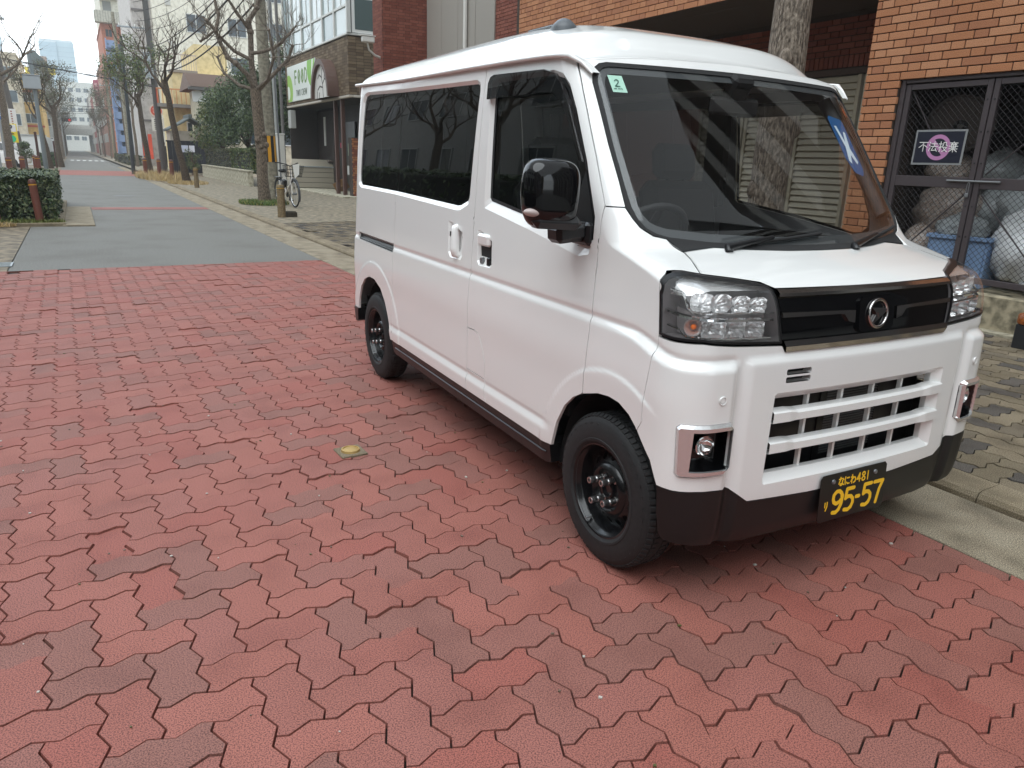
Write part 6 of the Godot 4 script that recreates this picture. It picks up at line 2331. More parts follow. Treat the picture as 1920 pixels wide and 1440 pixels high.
func leaves(b: MB, c: Vector3, r: Vector3, n: int, size: float, cols: Array) -> void:
	b.use_c = true
	for i in n:
		var d := Vector3(rng.randfn(), rng.randfn(), rng.randfn()).normalized()
		var q := c + d * r * pow(rng.randf(), .45)
		var k: Color = cols[rng.randi() % cols.size()]
		var s := rng.randf_range(.75, 1.25)
		b.col = Color(k.r * s, k.g * s, k.b * s)
		leaf(b, q, (d + Vector3(rng.randf_range(-.8, .8), rng.randf_range(-.2, 1.0), rng.randf_range(-.8, .8))).normalized(), size * rng.randf_range(.7, 1.3))

const ORD := ["first", "second", "third", "fourth", "fifth", "sixth"]
const GREEN := [Color(.045, .075, .025), Color(.065, .10, .032), Color(.035, .058, .02), Color(.09, .125, .04)]
const DRYG := [Color(.10, .095, .045), Color(.075, .085, .035), Color(.13, .11, .055), Color(.05, .065, .03)]
const FRESH := [Color(.10, .13, .030), Color(.065, .10, .028), Color(.045, .075, .025), Color(.14, .15, .04)]
const STRAW := [Color(.50, .36, .17), Color(.42, .29, .13), Color(.58, .44, .24), Color(.36, .25, .12)]

func bare_tree(called: String, label: String, at: Vector3, h: float, r: float, lean: Vector3, seed_: int, leafy: int, m: Material, group := "", cols := DRYG, depth := 3) -> Node3D:
	rng.seed = seed_
	var t := thing(called, label, "tree", Vector3.ZERO, 0.0, group)
	var b := MB.new()
	var p := at
	var path := [p - Vector3(0, .05, 0)]
	var rad := [r * 1.25]
	for i in 6:
		p += Vector3(lean.x * h / 6 + rng.randf_range(-.05, .05), h / 6, lean.z * h / 6 + rng.randf_range(-.05, .05))
		path.append(p); rad.append(lerpf(r, r * .72, (i + 1) / 6.0))
	b.tube(path, rad, 12)
	part("trunk", b, m, t)
	b = MB.new()
	var tips := []
	for i in 4:
		var a := TAU * (i + rng.randf() * .5) / 4
		tips.append_array(branch(b, p - Vector3(0, rng.randf() * h * .22, 0), Vector3(cos(a) * .75, rng.randf_range(.6, 1.1), sin(a) * .75).normalized(), r * .42, h * .30, depth))
	part("limbs", b, m, t)
	if leafy > 0:
		b = MB.new()
		for q in tips: leaves(b, q, Vector3(.42, .32, .42) * (h / 4.0), leafy, .11, cols)
		part("leaves", b, leaf_mat("leaf"), t).set_meta("kind", "stuff")
	return t

func bush_tree(label: String, at: Vector3, h: float, r: float, seed_: int, cols: Array, n := 2600, size := .10) -> void:
	rng.seed = seed_
	var t := thing("garden_tree", label, "tree", Vector3.ZERO, 0.0, "evergreen garden trees")
	var b := MB.new()
	var ctr := at + Vector3(0, h * .55, 0)
	b.tube([at, at + Vector3(.05, h * .3, 0), at + Vector3(-.03, h * .6, .05), at + Vector3(0, h * .85, 0)], [.09, .07, .05, .02], 8)
	var lb := MB.new()
	for i in 11:
		var a := rng.randf() * TAU
		var rr := r * rng.randf_range(.25, .85)
		var q := at + Vector3(cos(a) * rr, h * rng.randf_range(.30, .95), sin(a) * rr)
		b.tube([at + Vector3(0, h * .3, 0), at.lerp(q, .6) + Vector3(0, h * .18, 0), q], [.04, .03, .012], 5)
		leaves(lb, q, Vector3(r * .55, h * .16, r * .55), n / 11, size, cols)
	part("trunk", b, mats.bark_dark, t)
	part("crown", lb, leaf_mat("leaf"), t).set_meta("kind", "stuff")

func hedge(called: String, label: String, lo: Vector3, hi: Vector3, n: int, size: float, cols: Array, seed_: int) -> void:
	rng.seed = seed_
	var t := thing(called, label, "hedge")
	var b := MB.new()
	b.bb(lo + Vector3(.10, 0, .10), hi - Vector3(.10, .10, .10), .06)
	part("twigs", b, pm(hx("211f17"), 0.95), t)
	b = MB.new()
	b.use_c = true
	var s := hi - lo
	var f := FastNoiseLite.new()
	f.frequency = .9
	f.seed = seed_
	for i in n:
		var q := Vector3(rng.randf(), rng.randf(), rng.randf())
		var face := rng.randi() % 5
		var nn := Vector3.UP
		match face:
			0: q.x = 0.0; nn = Vector3.LEFT
			1: q.x = 1.0; nn = Vector3.RIGHT
			2: q.z = 1.0; nn = Vector3.BACK
			3: q.z = 0.0; nn = Vector3.FORWARD
			4: q.y = 1.0
		if rng.randf() < .35: q.y = 1.0; nn = Vector3.UP
		var p := lo + q * s
		p += nn * (f.get_noise_3dv(p * 3.0) * .10 - rng.randf() * .12 + .03)
		var k: Color = cols[rng.randi() % cols.size()]
		var sc := rng.randf_range(.7, 1.3)
		b.col = Color(k.r * sc, k.g * sc, k.b * sc)
		leaf(b, p, (nn + Vector3(rng.randf_range(-.9, .9), rng.randf_range(-.3, .9), rng.randf_range(-.9, .9))).normalized(), size * rng.randf_range(.7, 1.35))
	part("leaves", b, leaf_mat("leaf"), t).set_meta("kind", "stuff")

func tuft(called: String, label: String, c: Vector3, rx: float, rz: float, n: int, h: float, cols: Array, seed_: int) -> void:
	rng.seed = seed_
	var b := MB.new()
	b.use_c = true
	for i in n:
		var a := rng.randf() * TAU
		var r := sqrt(rng.randf())
		var p := c + Vector3(cos(a) * rx * r, 0, sin(a) * rz * r)
		var k: Color = cols[rng.randi() % cols.size()]
		var s := rng.randf_range(.7, 1.3)
		b.col = Color(k.r * s, k.g * s, k.b * s)
		var d := Vector3(rng.randf_range(-.8, .8), 1, rng.randf_range(-.8, .8)).normalized()
		var hh := h * rng.randf_range(.4, 1.0)
		var w := Vector3(rng.randf_range(-1, 1), 0, rng.randf_range(-1, 1)).normalized() * .012
		b.tri(p - w, p + w, p + d * hh)
	var o := part(numbered(called), b, leaf_mat("leaf"), self)
	o.set_meta("kind", "stuff")
	tag(o, label, "grass")

func bollard(at: Vector3, h: float, r: float, label: String, group: String, lean := 0.0) -> Node3D:
	var t := thing("bollard", label, "bollard", at, 0.0, group)
	t.rotation.z = lean
	var b := MB.new()
	b.cyl(Vector3(0, 0, 0), Vector3(0, h * .88, 0), r, r, 18)
	part("post", b, pm(hx("6e3f33"), 0.6), t)
	b = MB.new()
	b.cyl(Vector3(0, h * .86, 0), Vector3(0, h * .885, 0), r * 1.02, r * 1.02, 18)
	part("reflective_band", b, pm(hx("d39a2a"), 0.5), t)
	b = MB.new()
	b.lathe([Vector2(r * 1.04, h * .89), Vector2(r * 1.0, h * .94), Vector2(r * .7, h * .985), Vector2(0, h)], Vector3.ZERO, Vector3.UP, 18)
	part("cap", b, pm(hx("5a352b"), 0.6), t)
	return t

func utility_pole(at: Vector3, h: float, r: float, label: String, m: Material, arms: Array, group := "utility poles", lean := 0.0) -> Node3D:
	var t := thing("utility_pole", label, "pole", at, 0.0, group)
	t.rotation.z = lean
	var b := MB.new()
	b.cyl(Vector3.ZERO, Vector3(0, h, 0), r, r * .7, 16)
	part("shaft", b, m, t)
	for a in arms:
		b = MB.new()
		b.box(Vector3(a[1], a[0], 0), Vector3(a[2], .09, .09), Basis(), .01)
		var ar := part("cross_arm", b, mats.galv, t)
		for k in 4:
			b = MB.new()
			var x: float = a[1] + (k - 1.5) * a[2] / 3.6
			b.lathe([Vector2(.03, 0), Vector2(.05, .03), Vector2(.03, .06), Vector2(.05, .09), Vector2(.02, .13), Vector2(0, .14)], Vector3(x, a[0] + .045, 0), Vector3.UP, 8)
			part("insulator", b, pm(hx("dadad6"), 0.4), ar)
	return t

func street_right() -> void:
	# the forked, pollarded tree beside the bicycle
	rng.seed = 12
	var t := thing("street_tree", "bare pollarded tree with knobbly pale branches beside the parked bicycle", "tree")
	var b := MB.new()
	var z := -19.0
	var v := func(x: float, y: float, dz := 0.0) -> Vector3: return Vector3(x, y, z + dz)
	b.tube([v.call(2.16, .02), v.call(2.14, .4), v.call(2.13, .76), v.call(2.15, 1.3), v.call(2.14, 1.7), v.call(2.11, 2.49), v.call(2.10, 2.92)], [.19, .155, .145, .14, .145, .135, .14], 16)
	for q in [[1.55, .12], [1.66, -.10], [1.50, -.02], [1.80, .08], [1.40, .06]]: b.ball(v.call(2.14 + q[1], q[0], .11), Vector3(.07, .08, .06), 6)
	part("trunk", b, mats.bark, t)
	var limbs := [
		[[2.10, 2.88, 0], [1.90, 3.24, .1], [1.63, 3.47, .15], [1.45, 3.60, .1], [1.30, 3.95, .1], [1.21, 4.16, .2], [1.02, 4.37, .2]],
		[[2.10, 2.88, 0], [2.05, 3.50, -.05], [2.07, 4.25, 0], [2.04, 4.49, 0], [2.24, 4.81, .1], [2.35, 5.2, .1], [2.3, 5.8, .1]],
		[[2.14, 2.86, 0], [2.40, 3.15, .15], [2.68, 3.43, .2], [2.94, 3.68, .15], [3.05, 4.0, .2]],
		[[2.04, 3.75, 0], [2.30, 3.80, .1], [2.60, 3.92, .2], [2.79, 4.07, .2], [3.00, 4.28, .1], [3.12, 4.42, .1]],
		[[2.03, 3.6, 0], [1.66, 3.78, -.1], [1.40, 4.05, -.2], [1.25, 4.22, -.2], [1.05, 4.05, -.2], [.90, 3.94, -.2]],
		[[1.21, 4.16, .2], [1.30, 4.5, .2], [1.25, 4.9, .1], [1.05, 5.3, .2]],
		[[2.05, 4.3, 0], [1.75, 4.6, .2], [1.55, 4.9, .2], [1.60, 5.4, .2]],
		[[2.08, 2.9, 0], [1.8, 3.0, -.4], [1.5, 3.3, -.8], [1.4, 3.7, -1.0]],
		[[2.12, 2.9, 0], [2.3, 3.1, .5], [2.4, 3.6, .9], [2.3, 4.2, 1.0]]]
	var wi := [.085, .10, .075, .06, .06, .055, .055, .06, .06]
	for i in limbs.size():
		b = MB.new()
		var p := []
		var r := []
		for j in limbs[i].size():
			var q: Array = limbs[i][j]
			p.append(Vector3(q[0], q[1], z + q[2])); r.append(wi[i] * lerpf(.80, .36, float(j) / limbs[i].size()))
		b.tube(p, r, 9)
		for j in range(2, p.size()):
			b.ball(p[j], Vector3.ONE * r[j] * 1.35, 5)
			for k in 4:
				var d := Vector3(rng.randf_range(-1, 1), rng.randf_range(-.1, 1), rng.randf_range(-1, 1)).normalized()
				branch(b, p[j], d, .011, rng.randf_range(.25, .5), 1)
		part("limb", b, mats.bark_pale, t)
	tuft("grass_tuft", "green grass and fallen leaves round the foot of the pollarded tree", Vector3(2.05, .07, -18.6), .62, .85, 2600, .14, [Color(.06, .13, .02), Color(.09, .16, .03), Color(.05, .10, .02), Color(.30, .26, .08)], 5)
	# more street trees on the right
	var tree2 := bare_tree("street_tree", "dark bare tree leaning over the bollards before the red crossing", Vector3(1.85, .03, -32.5), 4.0, .145, Vector3(-.12, 0, 0), 31, 0, mats.bark_dark, "bare trees along the street", DRYG, 3)
	bare_tree("street_tree", "bare tree with a few green tufts between the brown bollards", Vector3(1.25, .03, -42.3), 4.0, .145, Vector3(-.03, 0, 0), 44, 26, mats.bark_dark, "bare trees along the street", FRESH)
	var far := [[2.0, -63.0, 61], [2.2, -76.0, 62], [1.9, -92.0, 63], [2.1, -110.0, 64], [2.0, -130.0, 65], [2.1, -155.0, 66]]
	for i in far.size(): bare_tree("street_tree", "%s thin tree along the right kerb past the red crossing" % ORD[i], Vector3(far[i][0], .03, far[i][1]), 4.6, .11, Vector3(.02 * (h1(i, 5) - .5), 0, 0), far[i][2], 18, mats.bark, "far trees on the right", DRYG, 3)
	tuft("dry_grass", "straw coloured dry grass round the bollards and tree feet", Vector3(1.35, .06, -37.6), 1.1, 4.4, 3200, .42, STRAW, 8)
	tuft("dry_grass", "straw coloured dry grass at the foot of the leaning tree", Vector3(1.75, .06, -31.6), .75, 1.6, 1500, .16, STRAW, 9)
	# bollards
	for q in [[1.09, -38.3], [1.56, -35.9], [1.70, -50.7], [.42, -38.0]]:
		if q[1] < -50.0: bollard(Vector3(q[0], .02, q[1]), .95, .10, "brown bollard beyond the dry grass at the red crossing", "brown bollards on the right", .0)
	bollard(Vector3(.75, .02, -38.6), .92, .09, "brown bollard standing in the dry grass by the kerb", "brown bollards in the dry grass")
	bollard(Vector3(1.30, .02, -38.0), .92, .09, "brown bollard standing in the dry grass by the kerb", "brown bollards in the dry grass")
	bollard(Vector3(1.60, .02, -35.6), .92, .09, "brown bollard standing in the dry grass by the kerb", "brown bollards in the dry grass")
	# grey stone posts
	for q in [[1.52, -14.36, .68, "grey brown stone post in front of the parked bicycle"], [1.62, -27.9, .72, "grey stone post beside the leaning dark tree"]]:
		var s := thing("stone_post", q[3], "post", Vector3(q[0], .04, q[1]), 0.0)
		b = MB.new()
		b.lathe([Vector2(.085, 0), Vector2(.080, q[2] * .86), Vector2(.072, q[2] * .87), Vector2(.072, q[2] * .90), Vector2(.082, q[2] * .91), Vector2(.080, q[2] * .97), Vector2(.060, q[2]), Vector2(0, q[2])], Vector3.ZERO, Vector3.UP, 20)
		part("shaft", b, tm("stonepost", ntx.concrete, 2.0, hx("a8967c"), 0.9), s)
		b = MB.new()
		b.lathe([Vector2(.084, q[2] * .88), Vector2(.084, q[2] * .895), Vector2(.08, q[2] * .9)], Vector3.ZERO, Vector3.UP, 20)
		part("band", b, pm(hx("b08a3c"), 0.6), s)
	b = MB.new()
	b.box(Vector3(1.72, .10, -14.45), Vector3(.24, .11, .18), Basis(Vector3.UP, .2), .01)
	b.box(Vector3(1.72, .16, -14.45), Vector3(.20, .02, .14), Basis(Vector3.UP, .2), .004)
	single("stone_block", b, tm("stoneblk", ntx.concrete, 2.0, hx("5a554e"), 0.9), "small dark stone block at the foot of the stone post", "block")
	bicycle()
	# concrete pole with warning stripes
	var po := utility_pole(Vector3(2.70, .06, -20.5), 11.0, .175, "concrete utility pole with a yellow and black striped guard beside the tree", mats.pole, [[7.0, .2, 1.2]], "", 0.006)
	for k in 12:
		b = MB.new()
		var a0 := TAU * k / 12
		var a1 := TAU * (k + 1) / 12
		b.quad(Vector3(cos(a0) * .180, 1.05, sin(a0) * .180), Vector3(cos(a1) * .180, 1.05, sin(a1) * .180), Vector3(cos(a1) * .178, 1.75, sin(a1) * .178), Vector3(cos(a0) * .178, 1.75, sin(a0) * .178))
		part("guard_stripe", b, pm(hx("d79a1e") if k % 2 else hx("1c1a18"), 0.5), po)
	b = MB.new()
	b.cyl(Vector3(.24, 0, .1), Vector3(.24, 6.0, .1), .025, .025, 8)
	part("cable_duct", b, mats.metal_grey, po)
	utility_pole(Vector3(2.62, .05, -50.0), 13.0, .20, "tall dark utility pole with crossarms before the white building", pm(hx("4c4a47"), 0.8), [[6.2, -.9, 1.5], [8.1, -.9, 1.5], [10.0, 0, 1.6]], "", 0.010)
	utility_pole(Vector3(.60, .0, -45.0), 7.0, .10, "slim dark steel pole by the red crossing", pm(hx("33383a"), 0.6), [], "", -.02)
	utility_pole(Vector3(2.1, .05, -72.0), 12.0, .17, "grey utility pole far beyond the red crossing", mats.pole, [[8.5, 0, 1.6]], "far utility poles", .01)
	utility_pole(Vector3(2.3, .05, -105.0), 12.0, .17, "grey utility pole far beyond the red crossing", mats.pole, [[8.5, 0, 1.6]], "far utility poles", .0)
	# transformer cans
	for q in [[2.25, 6.2, -49.8], [2.35, 5.4, -49.8]]:
		var tr := thing("transformer", "grey pole mounted transformer box", "transformer", Vector3(q[0], q[1], q[2]), 0.0, "pole transformers")
		b = MB.new()
		b.cyl(Vector3(0, 0, 0), Vector3(0, .62, 0), .24, .24, 14)
		part("can", b, mats.galv, tr)
		b = MB.new()
		b.cyl(Vector3(-.1, .62, 0), Vector3(-.1, .78, 0), .04, .03, 8)
		part("bushing", b, pm(hx("c9c6be"), 0.4), tr)
		b = MB.new()
		b.cyl(Vector3(.1, .62, 0), Vector3(.1, .78, 0), .04, .03, 8)
		part("bushing", b, pm(hx("c9c6be"), 0.4), tr)
	# garden: low wall, hedges, evergreen trees
	var gw := thing("garden_wall", "low pale concrete garden wall below the clipped hedge", "wall")
	slab("wall", Vector3(3.66, .02, -41.2), Vector3(3.86, .62, -29.05), mats.concrete_light, gw, .01)
	slab("coping", Vector3(3.63, .621, -41.22), Vector3(3.89, .68, -29.03), mats.concrete_light, gw, .01)
	hedge("clipped_hedge", "clipped olive brown hedge behind the low garden wall", Vector3(3.85, .62, -41.0), Vector3(4.55, 1.45, -33.6), 5200, .085, DRYG, 21)
	hedge("clipped_hedge", "bright green end of the clipped hedge nearest the shop", Vector3(3.82, .55, -33.5), Vector3(4.6, 1.48, -29.2), 4200, .085, FRESH, 22)
	bush_tree("yellow green leafy tree at the far end of the garden hedge", Vector3(4.5, .3, -39.5), 3.9, 1.5, 51, FRESH, 6500, .14)
	bush_tree("dark green dense tree in the middle of the garden", Vector3(5.0, .3, -35.5), 4.1, 1.7, 52, GREEN, 8500, .13)
	bush_tree("dark green tree behind the striped concrete pole", Vector3(5.2, .3, -31.6), 4.4, 1.5, 53, GREEN, 8500, .13)
	bush_tree("tall dark green tree between the garden and the shop corner", Vector3(6.4, .3, -31.0), 5.2, 1.6, 54, GREEN, 7000, .13)
	bush_tree("small yellow green shrub by the black wall", Vector3(3.5, .05, -43.5), 1.35, .55, 55, FRESH, 1100, .08)
	# walking person
	person(Vector3(3.72, .10, -60.5))
	# stop sign with a notice below
	var sg := thing("road_sign", "red round road sign above a white notice board on a grey post", "sign", Vector3(2.96, .1, -55.0))
	b = MB.new()
	b.cyl(Vector3(0, 0, 0), Vector3(0, 4.1, 0), .045, .045, 10)
	part("post", b, mats.galv, sg)
	b = MB.new()
	b.lathe([Vector2(0, .02), Vector2(.42, .02), Vector2(.42, -.02), Vector2(0, -.02)], Vector3(0, 3.72, .08), Vector3(0, 0, 1), 28)
	var ds := part("disc", b, pm(hx("c9513f"), 0.5), sg)
	b = MB.new()
	b.lathe([Vector2(.42, .024), Vector2(.34, .024)], Vector3(0, 3.72, .08), Vector3(0, 0, 1), 28)
	part("rim", b, pm(hx("d8c9c2"), 0.5), ds)
	b = MB.new()
	for k in 4: b.box(Vector3(0, 3.84 - k * .08, .104), Vector3(.42, .022, .004))
	part("bars", b, pm(hx("dcd6d0"), 0.5), ds)
	slab("notice", Vector3(-.34, 2.45, .05), Vector3(.42, 3.28, .08), pm(hx("dcdcda"), 0.5), sg, .01)
	b = MB.new()
	for c in 2:
		for k in 6: b.box(Vector3(-.14 + c * .36, 3.16 - k * .12, .0825), Vector3(.10, .07, .004), Basis(Vector3(0, 0, 1), h1(c, k) * .4))
	part("notice_lettering", b, pm(hx("2c2e34"), 0.6), sg)
	# orange banners
	for q in [[2.30, -58.0], [3.35, -66.5]]:
		var bn := thing("banner", "orange red vertical banner hanging from a thin pole", "banner", Vector3(q[0], .05, q[1]), 0.0, "orange banners")
		b = MB.new()
		b.cyl(Vector3(-.18, 0, 0), Vector3(-.18, 2.6, 0), .02, .02, 8)
		part("pole", b, mats.metal_grey, bn)
		b = MB.new()
		for k in 6: b.quad(Vector3(-.17, .55 + k * .32, .03 * sin(k)), Vector3(.12, .55 + k * .32, .05 * sin(k + 1.0)), Vector3(.12, .87 + k * .32, .05 * sin(k + 2.0)), Vector3(-.17, .87 + k * .32, .03 * sin(k + 1.0)))
		part("cloth", b, pm(hx("d9553c"), 0.8), bn)

func person(at: Vector3) -> void:
	# person in black seen from behind, mid stride: one smooth body from blended capsules
	var bones := [
		[Vector3(0, .95, 0), Vector3(0, 1.38, -.02), .155, .185], [Vector3(-.13, 1.42, 0), Vector3(.13, 1.42, 0), .10, .10], [Vector3(0, 1.44, 0), Vector3(0, 1.56, -.02), .065, .06],
		[Vector3(-.10, .92, 0), Vector3(-.11, .50, -.12), .105, .075], [Vector3(-.11, .50, -.12), Vector3(-.11, .10, .05), .072, .052],
		[Vector3(.10, .92, 0), Vector3(.10, .50, .02), .105, .075], [Vector3(.10, .50, .02), Vector3(.10, .08, .02), .072, .052],
		[Vector3(-.20, 1.40, 0), Vector3(-.27, 1.12, .05), .075, .06], [Vector3(-.27, 1.12, .05), Vector3(-.26, .90, -.05), .058, .045],
		[Vector3(.20, 1.40, 0), Vector3(.27, 1.12, -.02), .075, .06], [Vector3(.27, 1.12, -.02), Vector3(.25, .92, -.14), .058, .045],
		[Vector3(-.11, .06, .08), Vector3(-.11, .05, -.12), .05, .045], [Vector3(.10, .05, .06), Vector3(.10, .045, -.16), .05, .045]]
	var t := thing("person", "person in a black hooded jacket and dark trousers walking away", "person", at)
	part("body", blend(bones, .04, .028), pm(hx("1b1c20"), 0.85), t)
	var head := [[Vector3(0, 1.62, -.01), Vector3(0, 1.70, -.015), .088, .098], [Vector3(0, 1.60, -.07), Vector3(0, 1.64, -.08), .05, .055]]
	part("head", blend(head, .03, .018), pm(hx("8a6552"), 0.7), t)
	var hair := [[Vector3(0, 1.66, .015), Vector3(0, 1.735, -.005), .098, .098], [Vector3(0, 1.60, .03), Vector3(0, 1.66, .03), .08, .085]]
	part("hair", blend(hair, .03, .018), pm(hx("17140f"), 0.8), t)
	for s in [-1.0, 1.0]:
		var h := Vector3(-.26, .87, -.07) if s < 0 else Vector3(.25, .89, -.16)
		var f := [[h, h + Vector3(0, -.07, -.02), .034, .036]]
		for k in 4: f.append([h + Vector3((k - 1.5) * .017, -.07, -.02), h + Vector3((k - 1.5) * .019, -.135 - .01 * (1.5 - absf(k - 1.5)), -.045), .011, .008])
		f.append([h + Vector3(-s * .03, -.02, -.02), h + Vector3(-s * .05, -.08, -.045), .012, .009])
		part("hand", blend(f, .008, .009), pm(hx("8a6552"), 0.7), t)

# smooth surface round tapered capsules, meshed as surface nets
func blend(bones: Array, k: float, cell: float) -> MB:
	var lo := Vector3(1e9, 1e9, 1e9)
	var hi := -lo
	for q in bones:
		for e in 2:
			lo = lo.min(q[e] - Vector3.ONE * (q[2 + e] + cell * 3)); hi = hi.max(q[e] + Vector3.ONE * (q[2 + e] + cell * 3))
	var n := Vector3i(((hi - lo) / cell).ceil()) + Vector3i.ONE
	var val := PackedFloat32Array()
	val.resize(n.x * n.y * n.z)
	var fld := func(p: Vector3) -> float:
		var d := 1e9
		for q in bones:
			var ab: Vector3 = q[1] - q[0]
			var s := clampf((p - q[0]).dot(ab) / ab.length_squared(), 0.0, 1.0)
			var e: float = (p - q[0] - ab * s).length() - lerpf(q[2], q[3], s)
			var hh := clampf(.5 + .5 * (e - d) / k, 0.0, 1.0)
			d = lerpf(e, d, hh) - k * hh * (1.0 - hh)
		return d
	for x in n.x:
		for y in n.y:
			for z in n.z: val[(x * n.y + y) * n.z + z] = fld.call(lo + Vector3(x, y, z) * cell)
	var at := func(x: int, y: int, z: int) -> float: return val[(x * n.y + y) * n.z + z]
	var vid := {}
	var E := [[0, 1], [2, 3], [4, 5], [6, 7], [0, 2], [1, 3], [4, 6], [5, 7], [0, 4], [1, 5], [2, 6], [3, 7]]
	for x in n.x - 1:
		for y in n.y - 1:
			for z in n.z - 1:
				var c := []
				var neg := 0
				for i in 8:
					c.append(at.call(x + (i & 1), y + ((i >> 1) & 1), z + ((i >> 2) & 1)))
					if c[i] < 0.0: neg += 1
				if neg == 0 or neg == 8: continue
				var s := Vector3.ZERO
				var m := 0
				for e in E:
					if (c[e[0]] < 0.0) != (c[e[1]] < 0.0):
						var f: float = c[e[0]] / (c[e[0]] - c[e[1]])
						var a := Vector3(e[0] & 1, (e[0] >> 1) & 1, (e[0] >> 2) & 1)
						var d := Vector3(e[1] & 1, (e[1] >> 1) & 1, (e[1] >> 2) & 1)
						s += a.lerp(d, f); m += 1
				var p := lo + (Vector3(x, y, z) + s / m) * cell
				var g := Vector3(fld.call(p + Vector3(.003, 0, 0)) - fld.call(p - Vector3(.003, 0, 0)), fld.call(p + Vector3(0, .003, 0)) - fld.call(p - Vector3(0, .003, 0)), fld.call(p + Vector3(0, 0, .003)) - fld.call(p - Vector3(0, 0, .003))).normalized()
				vid[Vector3i(x, y, z)] = [p, g]
	var b := MB.new()
	for q in vid:
		for ax in 3:
			var d := Vector3i.ZERO
			d[ax] = 1
			var e1 := Vector3i.ZERO
			e1[(ax + 1) % 3] = 1
			var e2 := Vector3i.ZERO
			e2[(ax + 2) % 3] = 1
			var qa: Vector3i = q
			if qa[(ax + 1) % 3] == 0 or qa[(ax + 2) % 3] == 0: continue
			var v0: float = at.call(qa.x, qa.y, qa.z)
			var v1: float = at.call(qa.x + d.x, qa.y + d.y, qa.z + d.z)
			if (v0 < 0.0) == (v1 < 0.0): continue
			if not (vid.has(qa - e1) and vid.has(qa - e2) and vid.has(qa - e1 - e2)): continue
			var A: Array = vid[qa]
			var B: Array = vid[qa - e1]
			var C: Array = vid[qa - e1 - e2]
			var D: Array = vid[qa - e2]
			b.squad(A[0], B[0], C[0], D[0], A[1], B[1], C[1], D[1])
	return b

